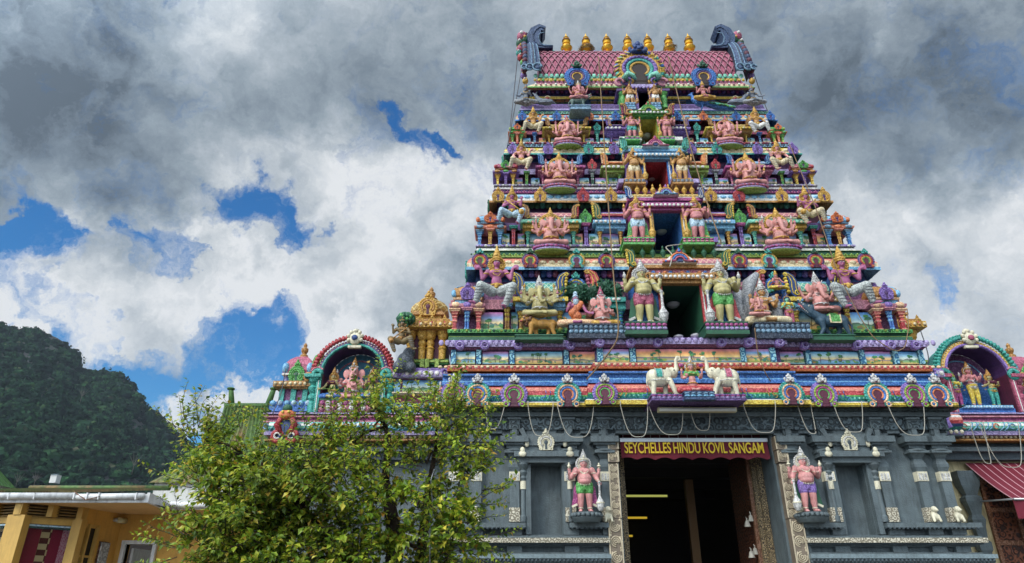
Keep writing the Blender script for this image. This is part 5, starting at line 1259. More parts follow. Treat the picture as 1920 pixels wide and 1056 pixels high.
# ------------------------------------------------------------------ golden finials on the ridge
def kal(mb):
    mb.m('goldmetal').lathe([(.06, -.06), (.16, 0), (.13, .05), (.07, .08), (.09, .11), (.2, .17), (.245, .25), (.25, .3), (.2, .37), (.12, .41), (.1, .44), (.17, .49), (.185, .54), (.13, .6), (.16, .66), (.175, .70), (.13, .74), (.1, .79), (.13, .83), (.08, .89), (.045, .96), (.004, 1.1)], seg=18)
    mb.m('brown').lathe([(.18, .655), (.186, .67), (.186, .69), (.18, .70)], seg=18); mb.lathe([(.252, .265), (.258, .275), (.252, .285)], seg=18)
km = cached('finial', kal)
names = ['first', 'second', 'third', 'fourth', 'fifth', 'sixth', 'seventh']
zf = zR1+.11; hf = Zp(66, YR)-zf
for i, px in enumerate((1061.9, 1099, 1138, 1177, 1215, 1254, 1292)):
    x = P(px, 85, YR).x
    lab = f'{names[i]} of the seven golden finials from the left, on the barrel roof'
    if i == 1: lab = 'golden finial with a straw bird nest around its bowl'
    t = thing('roof_finial', lab, 'finial', (x, YR, zf), 'golden finials along the roof ridge')
    ob('pot', km, t, None, (hf*.95, hf*.95, hf))
    if i in (1, 5):
        rn = random.Random(i); mb = MB(); mb.m('straw')
        for q in range(150 if i == 1 else 50):
            a = rn.random()*2*pi; z = .1+.25*rn.random(); r = .24
            mb.tube([(r*cos(a), r*sin(a), z), (r*cos(a+.5)*1.02, r*sin(a+.5)*1.02, z+.1*(rn.random()-.5)), ((r+.05+.1*rn.random())*cos(a+.8), (r+.08)*sin(a+.8), z-.14*rn.random())], .008, 3)
        o = ob('nest', mb.mesh('nest'), t, None, hf); 
        if i == 5: t['label'] = 'golden finial with a tuft of straw caught on its side'
# ------------------------------------------------------------------ statues on the tower
def span(py_top, py_bot, Y): return Zp(py_top, Y)-Zp(py_bot, Y)
def slab(label, x0, x1, y0, y1, z0, z1, top, mid, edge, name='statue_plinth', group=None, stripes=True):
    t = thing(name, label, 'plinth', ((x0+x1)/2, (y0+y1)/2, z0), group)
    mb = MB(); h = z1-z0
    mb.m(edge); mb.box(x0, x1, y0, y1, z0, z0+h*.3); mb.box(x0+.02, x1-.02, y0+.02, y1, z0+h*.3, z1-.03); mb.box(x0, x1, y0, y1, z1-.03, z1)
    if stripes:
        n = max(3, int((x1-x0)/.1))
        for i in range(n):
            x = x0+(i+.5)*(x1-x0)/n
            mb.m(mid); mb.ball((x, y0+.02, z0+h*.76), ((x1-x0)/n*.5, .03, h*.15), 7, 5); mb.m(top); mb.ball((x, y0+.015, z0+h*.46), ((x1-x0)/n*.5, .03, h*.14), 7, 5)
    mb.build('block', t); return t
GU = [  # tier, left px, right px, crown y, foot y, Y, plinth half px, plinth y0,y1, skin, crown, trim, cloth L, cloth R, plinth colours, drape L, R
 (1, 1205, 1353, 489, 602, 13.52, 38, 602, 626, 'skiny', 'silver', 'silver', 'rose', 'green', ('lav', 'magenta', 'dkgreen'), 'dkgreen', 'red'),
 (2, 1194.5, 1305, 368, 444, 14.06, 28, 445, 458, 'skinp', 'gold', 'gold', 'ltblue', 'ltblue', ('pink', 'magenta', 'green'), 'green', 'green'),
 (3, 1188, 1277, 278, 334, 14.58, 18.5, 334.5, 344, 'skint', 'gold', 'gold', 'cream', 'cream', ('grey', 'steel', 'ochre'), 'ochre', 'violet'),
 (4, 1183.5, 1249, 210.5, 254.5, 14.92, 13, 254.5, 263, 'skinp', 'gold', 'gold', 'teal', 'skinp', ('lav', 'pink', 'green'), 'maroon', 'maroon'),
 (5, 1180.5, 1228, 158, 191, 15.1, 8.5, 191, 204, 'skint', 'ochre', 'ochre', 'white', 'white', ('sky', 'steel', 'steel'), 'ochre', 'ochre')]
DOORW = {1: 'black doorway of the lowest tier', 2: 'dark blue doorway of the second tier', 3: 'dark red doorway of the third tier', 4: 'olive doorway of the fourth tier', 5: 'small purple doorway under the barrel roof'}
for (n, pl_, pr_, yt, yb, Y, hp, p0, p1, skin, cr, tr, cl, crr, pc, dl, dr) in GU:
    y0p = Y-.17*(Zp(yt, Y)-Zp(yb, Y))-.03; zpl = Zp(yb+.6, y0p); h = Zp(yt, Y)-zpl
    for side, px, cloth, dp in (('left', pl_, cl, dl), ('right', pr_, crr, dr)):
        p = P(px, yb, Y); p.z = zpl+.006; p.x = P(px, (yt+yb)/2, Y).x
        if n == 1: lab = ('pale yellow four-armed guardian statue with pink shorts beside the black doorway' if side == 'left' else 'pale yellow four-armed guardian statue with green shorts beside the black doorway')
        elif n == 4 and side == 'left': lab = 'pink guardian statue with teal shorts beside the olive doorway of the fourth tier'
        else:
            sk = {2: 'pink guardian in pale blue shorts', 3: 'tan gold guardian statue', 4: 'pink guardian statue with bare legs', 5: 'small tan guardian statue'}[n]
            lab = f'{sk} {side} of the {DOORW[n]}'.replace(' under the barrel roof', ' at the top') if n == 5 else f'{sk} {side} of the {DOORW[n]}'
        guard(lab, (p.x, Y, p.z), h, skin, cr, tr, cloth, 1 if side == 'left' else -1, 'guardian statues beside the tower doorways', dp, None if n != 2 else 'gold')
        x0, x1 = P(px+(2 if n == 1 else 0)-hp, p0, Y-.1).x, P(px+(6 if n == 1 and side == 'right' else 4)+hp-(2 if n > 1 else 0), p0, Y-.1).x
        z1 = zpl; z0 = Zp(p1, y0p)
        slab(f'{ {1:"magenta lotus plinth with dark green edges",2:"pink and green plinth",3:"grey plinth with gold edges",4:"lavender and green plinth",5:"pale blue stepped plinth"}[n] } under the {"left" if side=="left" else "right"} guardian of the {TIERW.get(n,"top")} tier', x0, x1, y0p, Y+.45 if n < 5 else Y+.2, z0, z1, *pc, group='plinths under the guardian statues')
# seated giants at the corners
CS = [(1, 931, 1588, 466, 556, 13.75, 'skinv', 'arms up', 'arms up', 'greycloth', 'greycloth'), (2, 960, 1516, 352, 409, 14.25, 'skinv', 'mace', 'mace', 'ltblue', 'cream'), (3, 977.5, 1461, 265, 311, 14.6, 'skinpk', 'one up', 'one up', 'cream', 'cream'), (4, 1000, 1419.5, 203, 243, 14.95, 'skint', 'one up', 'one up', 'cream', 'white')]
for (n, pl_, pr_, yt, ys, Y, skin, kl, kr, cl, crr) in CS:
    h = span(yt, ys, Y)
    for side, px, kd, cloth in (('left', pl_, kl, cl), ('right', pr_, kr, crr)):
        p = P(px, ys, Y)
        what = {1: 'pink-purple giant in white leggings with both palms raised', 2: 'mauve crowned giant with a golden club across his knees', 3: 'rose crowned giant sitting with one palm raised', 4: 'golden crowned giant sitting with pale leggings'}[n]
        corner_sitter(f'{what}, {side} end of the {TIERW[n]} tier', (p.x, Y-.05, p.z), h*.99, kd, skin, 'gold', 'gold', cloth, 1 if side == 'left' else -1, 'seated giants at the corners of the tiers')
# seated elephant-headed figures on lotus seats
GN = [(2, 1033, 1464, 397, 458, 14.15, 'skink', 3, 'gold', ('lav', 'magenta', 'lime')), (3, 1049.5, 1405, 292, 344, 14.58, 'skink', 2, 'gold', ('lav', 'rose', 'lime')), (4, 1064, 1365.5, 222, 263, 14.92, 'skinpk', 2, 'rose', ('lav', 'rose', 'lime'))]
for (n, pl_, pr_, yt, ys, Y, skin, arms, cr, seat) in GN:
    zs_ = Zp(ys, Y-.2); h = Zp(yt, Y)-zs_
    for side, px, sd in (('left', pl_, 1 if n != 4 else -1), ('right', pr_, 1 if n == 2 else -1)):
        p = P(px, ys, Y); p.z = zs_
        tr = {2: 'many fanned arms', 3: 'a golden halo', 4: 'a rose red halo'}[n]
        ganesha(f'pink elephant-headed statue with {tr}, {side} half of the {TIERW[n]} tier', (p.x, Y, p.z), h*1.03, skin, cr, 'gold', arms, sd, seat, group='elephant-headed statues on lotus seats')
# ---- lowest tier, left of the doorway: lion rider, sage and pupil under a dark tree
Y = 13.78
def at(px, py, Y): p = P(px, py, Y); return (p.x, Y, p.z)
xs0, xs1 = P(965, 630, Y-.3).x, P(1056, 630, Y-.3).x
slab('pink edged ledge under the golden lion', xs0, xs1, Y-.38, 14.3, Zp(639, Y-.3), Zp(629, Y-.3), 'pink', 'magenta', 'dkgreen', 'statue_ledge', stripes=False)
zl_ = Zp(629, Y-.3)+.005
hL = span(588, 629, Y)
lion = thing('lion_statue', 'golden brown lion statue with a dark curly mane carrying a seated figure', 'lion statue', (P(1010, 629, Y).x, Y, zl_))
k = hL/.78
o = ob('body', coloured(beast_mesh('lion'), 'lion'), lion, None, k*1.08)
def mane(mb):
    rn = random.Random(3); mb.m('brown')
    for i in range(70):
        a, b = rn.random()*2*pi, rn.random()*pi
        mb.ball((-.33+.15*sin(b)*cos(a), -.01+.17*sin(b)*sin(a), .66+.2*cos(b)), .045, 6, 4)
ob('mane', cached('mane', mane), lion, None, k*1.08)
def lface(mb):
    for s in (-.06, .05): mb.m('white'); mb.ball((-.47+abs(s)*.2, -.12+s*.3, .7+s*.1), .025, 6, 4); mb.m('black'); mb.ball((-.49+abs(s)*.2, -.14+s*.3, .7+s*.1), .013, 6, 4)
    mb.m('red'); mb.ball((-.53, -.12, .58), (.05, .03, .02), 7, 4); mb.m('black'); mb.ball((-.565, -.1, .65), (.02, .02, .015), 6, 4)
ob('face', cached('lion_face', lface), lion, None, k*1.08)
p = P(1012, 596, Y)
ganesha('ivory elephant-headed statue with many arms riding the golden lion', (p.x, Y+.04, p.z), span(515, 596, Y)*.93, 'skiny', 'silver', 'silver', 4, 1, None, halo=False)
p0, p1 = P(1065, 620, Y-.2), P(1178, 620, Y-.2)
slab('grey-blue carved ledge under the bearded sage', p0.x, p1.x-.02, Y-.4, 14.2, Zp(637, Y-.3), Zp(606.5, Y-.4), 'steel', 'ledgeblue', 'crestdark', 'statue_ledge')
zsg = Zp(606.5, Y-.4)+.005
p = P(1081, 606, Y-.1); hS = span(545, 606, Y)
def beard(mb):
    mb.m('ltblue'); mb.lathe([(.01, .46), (.045, .5), (.06, .56), (.05, .6)], (0, -.06, 0), 9); mb.ball((0, 0, .69), (.062, .062, .05), 9, 6); mb.ball((0, 0, .76), (.045, .045, .05), 8, 5)
sage = sitter('seated purple sage with pale blue beard and orange robe', (p.x, Y-.08, zsg), hS*1.4, 'skinv', 'peach', None, 'peach', 'two', None, 'sage_statue', [('beard', cached('beard', beard)), ('robe', coloured(sculpt('robe', [cap((.1, -.02, .53), (-.08, -.07, .3), .06, .08), ell((0, -.03, .25), (.11, .1, .1))], .012, 2), 'orange'))], halo=False)
p = P(1129, 606, Y-.1)
ganesha('small pink elephant-headed statue in gold trousers sitting beside the sage', (p.x, Y-.08, zsg), span(541, 606, Y)*1.12, 'skink', 'rose', 'silver', 0, 1, None, halo=False, cloth='gold')
# dark sculpted tree behind the sage
tr = thing('sculpted_tree', 'dark green sculpted tree with leafy tufts behind the bearded sage', 'tree ornament', at(1105, 600, Y+.35))
mb = MB(); rn = random.Random(5)
blobs = [(1055, 548, 20), (1080, 545, 22), (1105, 550, 24), (1130, 540, 22), (1150, 545, 20), (1120, 556, 18), (1085, 556, 16)]
for px, py, r in blobs:
    c = P(px, py, Y+.3); rr = r/1150*Y
    mb.m('dkgreen'); mb.ball(c, (rr*.85, rr*.45, rr*.6), 9, 6)
    for q in range(130):
        d = Vector((rn.gauss(0, 1), rn.gauss(-.6, .7), rn.gauss(0, 1))).normalized(); pt = c+Vector((d.x*rr*.95, d.y*rr*.6, d.z*rr*.72))
        a = Vector((rn.gauss(0, 1), rn.gauss(0, 1), rn.gauss(0, 1))).normalized()*.05; b = d.cross(a).normalized()*.03
        mb.m(('dkgreen', 'dkgreen', 'green', 'mint')[q % 23 == 0 and 3 or q % 4 % 3 if q % 9 == 0 else 0]); mb.add([pt-a, pt+b, pt+a+d*.03, pt-b], [(0, 1, 2, 3)])
mb.build('crown', tr)
mb = MB(); mb.m('brown'); q0, q1 = at(1105, 606, Y+.35), at(1105, 548, Y+.35); mb.tube([q0, (q0[0]+.05, Y+.33, (q0[2]+q1[2])/2), q1], [.1, .07, .05], 8); mb.build('trunk', tr)
# ---- lowest tier, right of the doorway
p0, p1 = P(1410, 615, Y-.2), P(1513, 615, Y-.2)
slab('grey-blue carved ledge under the seated family', p0.x, p1.x, Y-.4, 14.2, Zp(637, Y-.3), Zp(604, Y-.4), 'steel', 'ledgeblue', 'crestdark', 'statue_ledge')
zsh = Zp(604, Y-.4)+.005
p = P(1437, 604, Y-.1)
mb = None
def snakehood(mb):
    mb.m('grey'); mb.tube([(-.2, .1, .1), (-.24, .1, .5), (-.15, .08, .85), (0, .05, 1.02)], [.1, .12, .12, .05], 9); mb.tube([(-.3, .2, 0), (-.36, .2, .5), (-.33, .2, .75)], [.14, .16, .08], 8); mb.tube([(.25, .15, 0), (.28, .15, .45), (.22, .1, .62)], [.12, .1, .05], 8)
sh = sitter('cream seated deity statue with silver headdress and a grey rock behind', (p.x, Y-.1, zsh), span(521, 604, Y)*1.2, 'skint', 'cream', 'silver', 'silver', 'four', None, 'seated_statue', [('rock', cached('rockback', snakehood))])
p = P(1424, 594, Y-.4)
ganesha('small pink elephant-headed child statue on the cream deity lap', (p.x, Y-.38, p.z), span(548, 594, Y-.4)*1.0, 'skink', 'rose', 'gold', 0, -1, None, halo=False)
p = P(1481, 604, Y)
slim('green-skinned goddess statue in yellow blouse and pink trousers', (p.x, Y-.05, zsh), span(549, 604, Y)*1.18, 'mint', 'rose', 'navy', 'gold', 'down', 'yellow', name='goddess_statue')
p = P(1470, 560, Y+.25)
pc = thing('peacock_statue', 'dark green and blue peacock statue with a long tail above the green goddess', 'peacock statue', (p.x, Y+.3, p.z))
o = ob('body', coloured(beast_mesh('peacock'), 'blue'), pc, None, (-.62, .62, .62)); 
def ptail(mb):
    rn = random.Random(8)
    for i in range(60):
        t = rn.random(); a = (rn.random()-.5)
        mb.m(('teal', 'green', 'dkgreen')[i % 3]); mb.ball((.3+.9*t, -.1+.1*a, .36-.28*t+.16*a), (.07, .04, .05), 6, 4)
ob('tail', cached('peacock_tail', ptail), pc, None, (-.62, .62, .62))
p = P(1458, 545, Y+.15)
sitter('small pink figure statue riding the blue peacock', (p.x, Y+.12, p.z), .55, 'skinp', 'yellow', 'gold', 'gold', 'two', halo=False, name='rider_statue')
p0, p1 = P(1513, 630, Y-.2), P(1598, 630, Y-.2)
slab('pink edged ledge under the dark blue beast', p0.x, p1.x, Y-.36, 14.3, Zp(639, Y-.3), Zp(628, Y-.3), 'pink', 'magenta', 'dkgreen', 'statue_ledge', stripes=False)
zr_ = Zp(628, Y-.3)+.005
bt = thing('beast_statue', 'dark blue-green rat-like beast statue with open red jaws and a green saddle', 'beast statue', (P(1552, 628, Y).x, Y, zr_))
kb = span(556, 628, Y)/1.06
ob('body', coloured(beast_mesh('rat'), 'beastblue'), bt, None, kb)
def jaws(mb):
    mb.m('red'); mb.tube([(-.36, -.02, .72), (-.5, -.02, .84), (-.6, -.02, .98)], [.04, .04, .02], 6)
    mb.m('white')
    for i in range(6): mb.ball((-.4-.034*i, -.07, .8+.045*i), .018, 5, 4); mb.ball((-.42-.034*i, -.06, .72+.035*i), .015, 5, 4)
    mb.m('white'); mb.ball((-.37, -.1, .88), .03, 6, 4); mb.m('black'); mb.ball((-.38, -.125, .88), .015, 6, 4)
ob('jaws', cached('jaws', jaws), bt, None, kb)
def saddle(mb):
    mb.m('green'); mb.arc(.2, .5, .165, .05, .2, pi-.2, -.03, 10, 8); mb.box(.08, .32, -.175, -.15, .42, .6); mb.m('cream'); mb.box(.06, .34, -.17, -.155, .39, .42); mb.box(.055, .085, -.178, -.15, .4, .62); mb.box(.315, .345, -.178, -.15, .4, .62)
ob('saddle', cached('saddle', saddle), bt, None, kb)
p = P(1541, 589, Y+.1)
ganesha('large pink elephant-headed statue sitting above the dark blue beast', (p.x, Y+.12, p.z), span(517, 589, Y+.1)*1.04, 'skink', 'silver', 'silver', 1, 1, None, halo=False)
# ---- goddess and white elephants over the entrance
Y = 13.1
p0, p1 = P(1217, 750, Y), P(1392, 750, Y); zb, ztp = Zp(757, Y), Zp(745, Y)
slab('glittering purple ledge under the two white elephants', p0.x, p1.x, Y-.25, 13.7, zb, ztp, 'lav', 'magenta', 'purple', 'statue_ledge')
pa, pb = P(1279, 750, Y-.2), P(1336, 750, Y-.2)
slab('dark blue pedestal under the goddess in the green blouse', pa.x, pb.x, Y-.42, Y-.252, zb-.03, Zp(739, Y-.2), 'sky', 'steel', 'crestblue', 'statue_ledge')
zg = Zp(739, Y-.2)+.004
def lotuses(mb):
    for s in (-1, 1):
        mb.m('green'); mb.tube([(s*.23, -.06, .5), (s*.22, -.05, .62)], .01, 5)
        mb.m('magenta')
        for i in range(6): mb.ball((s*.22+.03*cos(i*pi/3), -.05+.03*sin(i*pi/3), .66), (.022, .022, .045), 6, 4)
        mb.m('pink'); mb.ball((s*.22, -.05, .665), (.03, .03, .045), 7, 5)
def hair(mb):
    rn = random.Random(4); mb.m('ochre')
    for i in range(46):
        s = -1 if i % 2 else 1; mb.ball((s*(.07+.04*rn.random()), .02+.03*rn.random(), .54+.15*rn.random()), .025, 6, 4)
sitter('four-armed goddess statue in green blouse and red trousers between white elephants', at(1302, 739, Y-.2)[:1]+(Y-.15, zg), span(665, 739, Y-.2)*1.09, 'skink', 'red', 'silver', 'gold', 'four', 'green', 'goddess_statue', [('lotus_flowers', cached('lotuses', lotuses)), ('hair', cached('hair', hair))])
def esad(col):
    def fn(mb):
        mb.m(col)
        for k in range(8):
            a = -.15+(pi+.3)*k/8; b = -.15+(pi+.3)*(k+1)/8
            f = lambda t, x: (x, -.245*cos(t), .545+.255*sin(t))
            mb.quad(f(a, .0), f(a, .2), f(b, .2), f(b, .0))
        mb.m('silver')
        for x in (-.005, .205): mb.tube([(x, -.25*cos(t), .545+.26*sin(t)) for t in [-.15+(pi+.3)*k/10 for k in range(11)]], .014, 5)
        mb.tube([(-.25, -.2, .4), (0, -.255, .43), (.3, -.24, .42), (.42, -.1, .45)], .012, 5); mb.tube([(-.24, -.19, .5), (-.26, 0, .36), (-.24, .19, .5)], .02, 5)
        mb.m('black'); mb.ball((-.41, -.135, .72), (.02, .012, .02), 6, 4)
        for x in (-.36, -.12, .32, .26): mb.m('yellow'); mb.ball((x-.03, -.13, .03), (.05, .05, .02), 6, 4)
    return cached('elephant_cloth_'+col, fn)
for side, px, fl, col, lab in (('left', 1243, -1, 'teal', 'white elephant statue with raised trunk and green saddle cloth'), ('right', 1362, 1, 'rose', 'white elephant statue with raised trunk and rose saddle cloth')):
    p = P(px, 745, Y); t = thing('elephant_statue', lab, 'elephant statue', (p.x, Y-.02, ztp+.004), 'white elephants over the entrance')
    k = span(669, 745, Y)/1.16
    ob('body', coloured(beast_mesh('elephant'), 'ivory'), t, None, (fl*k*.84, k*.84, k)); ob('saddle_cloth', esad(col), t, None, (fl*k*.84, k*.84, k))
# guardians of the entrance on round lotus plinths
for side, px, cl, dp in (('left', 1098, 'green', 'magenta'), ('right', 1521, 'violet', 'dkgreen')):
    Yg = 13.66; p = P(px, 961, Yg); h = span(845 if side == 'left' else 840, 961, Yg)
    guard(f'pink guardian statue with silver crown and {"green" if side == "left" else "violet and white"} shorts on the slate wall', (p.x, Yg, p.z), h, 'skinpk', 'silver', 'ivory', cl, 1 if side == 'left' else -1, 'guardian statues beside the entrance', dp)
    t = thing('lotus_plinth', f'slate grey lotus plinth under the guardian in {"green" if side == "left" else "violet and white"} shorts', 'plinth', (p.x, Yg, p.z), 'lotus plinths beside the entrance')
    mb = MB(); mb.m('slate'); z = p.z-.004; zb = Zp(980, Yg)+.004
    mb.lathe([(.24, 0), (.28, .05), (.3, .08), (.24, .11), (.28, .15), (.28, z-zb)], (p.x+.02, Yg+.06, zb), 20)
    for i in range(20): mb.ball((p.x+.02+.28*cos(2*pi*i/20), Yg+.06+.28*sin(2*pi*i/20), z-.05), (.045, .045, .045), 6, 4)
    mb.build('block', t)
# ---- top tier figures
Y = 15.15
pz = Zp(204, Y)
for side in ('left', 'right'):
    px = 986 if side == 'left' else 1414; f = 1 if side == 'left' else -1
    p = P(px, 198, Y+.1); s = span(165, 198, Y)*1.5
    p2 = P(1020 if side == 'left' else 1386, 197, Y+.1)
    t = thing('cow_statue', f'grey reclining cow statue with a red saddle at the {side} end of the top tier', 'cow statue', (p2.x, Y+.12, p2.z), 'reclining cows of the top tier')
    kk = .5; ob('body', coloured(beast_mesh('buffalo'), 'elgrey'), t, None, (f*kk, kk, kk*1.0))
    ob('saddle', cached('cowsaddle', lambda mb: (mb.m('red'), mb.ball((.2, -.05, .38), (.14, .17, .08)), mb.m('cream'), mb.arc(.2, .34, .16, .02, .3, pi-.3, -.2, 10))), t, None, (f*kk, kk, kk))
    sitter(f'dark grey seated figure statue beside the reclining cow at the {side} end', (p.x, Y+.1, p.z), span(160, 198, Y)*1.2, 'elgrey', 'grey', 'elgrey', 'gold', 'two', halo=False, flip=-f, name='seated_statue', group='grey seated figures of the top tier')
p = P(1088, 203, Y-.1)
slab('pale blue ledge under the elephant-headed rider at the top', P(1068, 203, Y-.2).x, P(1107, 203, Y-.2).x, Y-.35, Y+.5, Zp(211, Y-.2), Zp(203, Y-.2), 'sky', 'steel', 'steel', 'statue_ledge', stripes=False)
t = thing('rat_statue', 'grey-green rat statue with raised snout below the rider at the top', 'rat statue', (p.x+.02, Y-.1, p.z+.005)); kk = span(176, 203, Y-.1)/1.06*.98
ob('body', coloured(beast_mesh('rat'), 'ratgrey'), t, None, (-kk*1.1, kk, kk)); ob('jaws', cached('jaws', jaws), t, None, (-kk*1.1, kk, kk))
p = P(1085, 190, Y-.05)
ganesha('pink elephant-headed statue riding the grey-green rat at the top', (p.x, Y-.08, p.z), span(158, 190, Y)*1.08, 'skinp', 'silver', 'gold', 1, 1, None, halo=False)
p = P(1318, 205, Y-.05)
t = thing('peacock_statue', 'dark blue peacock statue trailing a long green tail at the top of the tower', 'peacock statue', (p.x-.02, Y-.05, p.z-.02)); kk = .72
ob('body', coloured(beast_mesh('peacock'), 'blue'), t, None, (kk, kk, kk*.8)); ob('tail', cached('peacock_tail', ptail), t, None, (kk, kk, kk*.8))
p = P(1320, 192, Y-.1)
sitter('tan pink rider statue with gold trousers on the dark blue peacock', (p.x, Y-.15, p.z), span(161, 192, Y)*1.35, 'skinp', 'gold', 'gold', 'gold', 'four', halo=False, name='rider_statue')
# ------------------------------------------------------------------ side wings with arched statue niches
lattice('lat_roofg', 'a8843c', 'd8c07c', 6)
YWG = 16.0
def wing(s):
    L = s < 0
    w = thing('temple_side_wing', 'temple wing behind the tree with a magenta parapet and a crimson arched niche' if L else 'temple wing with a magenta parapet, a teal arched niche and a cream wall', 'temple wing', (X0+s*7.5, YWG, 0))
    x_in, x_out = X0+s*4.9, X0+s*9.32
    a, b = sorted((x_in, x_out))
    z = lambda py, Y=15.8: Zp(py, Y)
    mb = MB(); mb.m('slate' if L else 'creamwall'); 
    mb.box(a, b, 16.35, 20, 0, z(826)); mb.build('wall', w)
    mb = MB(); e = .12
    def band(p0, p1, Y, m, ex=0):
        mb.m(m); mb.box(a-(ex if L else 0), b+(0 if L else ex), Y, 19.5, z(p0, Y), z(p1, Y))
    band(862, 846, 16.1, 'slated'); band(846, 838, 15.95, 'slate', .05); band(838, 826, 16.15, 'slated')
    band(826, 823, 15.8, 'ochre', .1); band(823, 815.5, 15.86, 'brown', .04); band(815.5, 808, 15.72, 'lav', .1)
    band(792, 789, 15.84, 'pink', .2); band(789, 782, 15.9, 'magenta', .16); band(782, 779.5, 15.82, 'pink', .2); band(779.5, 776, 15.9, 'magenta', .16); band(776, 773.5, 15.8, 'lav', .22)
    rowballs(mb, a, b, 15.84, (z(823, 15.86)+z(815.5, 15.86))/2, .048, .11, ('ivory', 'cream'))
    # rolled green cornice
    mb.m('mint'); z0, z1 = z(808, 15.66), z(792, 15.8); K = 6
    for k in range(K):
        t0, t1 = pi*k/K-pi/2, pi*(k+1)/K-pi/2; zc, r = (z0+z1)/2, (z1-z0)/2
        mb.m(('mint', 'teal', 'mint', 'white', 'mint', 'mint')[k]); mb.add([(a, 15.8-.16*cos(t0), zc+r*sin(t0)), (b, 15.8-.16*cos(t0), zc+r*sin(t0)), (b, 15.8-.16*cos(t1), zc+r*sin(t1)), (a, 15.8-.16*cos(t1), zc+r*sin(t1))], [(0, 1, 2, 3)], True)
    mb.m('sky')
    n = 12
    for k in range(n):
        x = a+(b-a)*(k+.3)/n
        for q in (0, .1): mb.tube([(x+q-.08, 15.66, z0), (x+q, 15.625, z0+.07), (x+q+.05, 15.64, z0+.17), (x+q+.12, 15.78, z1)], .014, 5)
        mb.m('orange' if k % 2 else 'sky'); mb.arc(x-.16, z0+.1, .06, .012, 0, 5, 15.63, 10); mb.m('sky')
    # boundary lion bracket at the tower end (right) or the free end (left)
    mb.build('parapet', w)
    # attic course behind the arch
    mb = MB()
    for (p0, p1, Y, m) in ((773.5, 766, 16.25, 'blue'), (766, 757, 16.1, 'sky'), (757, 754, 16.2, 'blue'), (754, 731, 16.4, 'plum'), (731, 729, 16.2, 'ochre'), (729, 717, 16.05, 'ochre'), (717, 714, 16.15, 'cream')):
        mb.m(m)
        for u, v in ((4.9, 7.58-.98), (7.58+.98, 9.0)):
            u, v = sorted((X0+s*u, X0+s*v)); mb.box(u, v, Y, 18.5, z(p0, Y), z(p1, Y))
    for u, v in ((4.9, 7.58-.98), (7.58+.98, 9.0)):
        xa, xb = sorted((X0+s*u, X0+s*v)); rowballs(mb, xa, xb, 16.08, z(761, 16.1), .07, .17, ('ltblue', 'sky')); rowballs(mb, xa, xb, 16.04, z(723, 16.05), .045, .12, ('cream', 'ochre'))
    mb.build('attic', w)
    # arch niche
    cx = X0+s*7.58; zs = z(703, YWG); R_ = .91; Ri = .72; zb = z(772, 15.9)
    mb = MB(); depth = .65; Yf = 15.95
    c1, c2, c3, cc = (('red', 'purple', 'teal', 'teal') if L else ('teal', 'gold', 'violet', 'rose'))
    N = 24
    # barrel behind
    for i in range(N):
        t0, t1 = pi*i/N, pi*(i+1)/N
        o = lambda r, t, y, k=1.0: (cx+r*cos(t), y, zs+r*k*sin(t))
        mb.m('dkpurple'); mb.add([o(Ri, t0, Yf), o(Ri, t1, Yf), o(Ri, t1, Yf+depth), o(Ri, t0, Yf+depth)], [(0, 1, 2, 3)], True)
        mb.m(c1); mb.add([o(R_, t0, Yf+.1), o(R_, t1, Yf+.1), o(R_, t1, Yf+depth), o(R_, t0, Yf+depth)], [(0, 1, 2, 3)], True)
        mb.m(c3); mb.quad(o(Ri, t0, Yf), o(Ri+.07, t0, Yf-.03), o(Ri+.07, t1, Yf-.03), o(Ri, t1, Yf))
        mb.m(c2); mb.quad(o(Ri+.07, t0, Yf-.03), o(Ri+.15, t0, Yf), o(Ri+.15, t1, Yf), o(Ri+.07, t1, Yf-.03)); mb.m(c1); mb.quad(o(Ri+.15, t0, Yf), o(R_, t0, Yf+.1), o(R_, t1, Yf+.1), o(Ri+.15, t1, Yf))
    for i in range(34):
        t = pi*(i+.5)/34
        mb.m(c1); r = Ri+.22; mb.ball((cx+r*cos(t), Yf-.02, zs+r*sin(t)), (.055, .07, .055), 7, 5); mb.ball((cx+(r+.06)*cos(t), Yf+.02, zs+(r+.06)*sin(t)), (.045, .06, .045), 6, 4)
        mb.m('cream' if i % 1 == 0 else c2); mb.ball((cx+(Ri+.11)*cos(t), Yf-.02, zs+(Ri+.11)*sin(t)), .02, 5, 4)
    mb.m(c3); mb.arc(cx, zs, Ri+.035, .035, 0, pi, Yf-.03, 24)
    for q in (-1, 1):
        mb.m('teal'); mb.arc(cx+q*(R_-.08), zs-.02, .1, .055, 0, 2*pi*.85, Yf-.06, 12); mb.m('pink'); mb.beads(cx+q*(R_-.08), zs-.02, .17, .025, pi/2-q*.2-.9, pi/2-q*.2+.9, Yf-.07, 8)
        mb.m('ochre'); mb.arc(cx+q*(R_+.14), zs-.08, .09, .035, 0, 5, Yf-.04, 10)
        # columns
        x = cx+q*(Ri+.06); mb.m(cc); mb.box(x-.055, x+.055, Yf-.05, Yf+depth, zb, zs); mb.m('white'); mb.box(x-.008, x+.008, Yf-.062, Yf-.05, zb, zs)
        x = cx+q*(Ri+.2); mb.m(cc); mb.lathe([(.1, 0), (.1, .25), (.08, .28), (.12, .34), (.12, .4), (.07, .46), (.1, .52), (.14, .6), (.09, .66), (.16, .74), (.19, .84)], (x, Yf+.08, zb), 10); mb.box(x-.2, x+.2, Yf-.14, Yf+.3, zs-.1, zs-.02)
    mb.m('ivory'); zt = zs+R_; mb.ball((cx, Yf-.08, zt-.02), (.16, .08, .17), 10, 7); mb.ball((cx, Yf-.04, zt+.16), (.1, .06, .1), 8, 5); mb.box(cx-.16, cx+.16, Yf-.1, Yf, zt-.26, zt-.2)
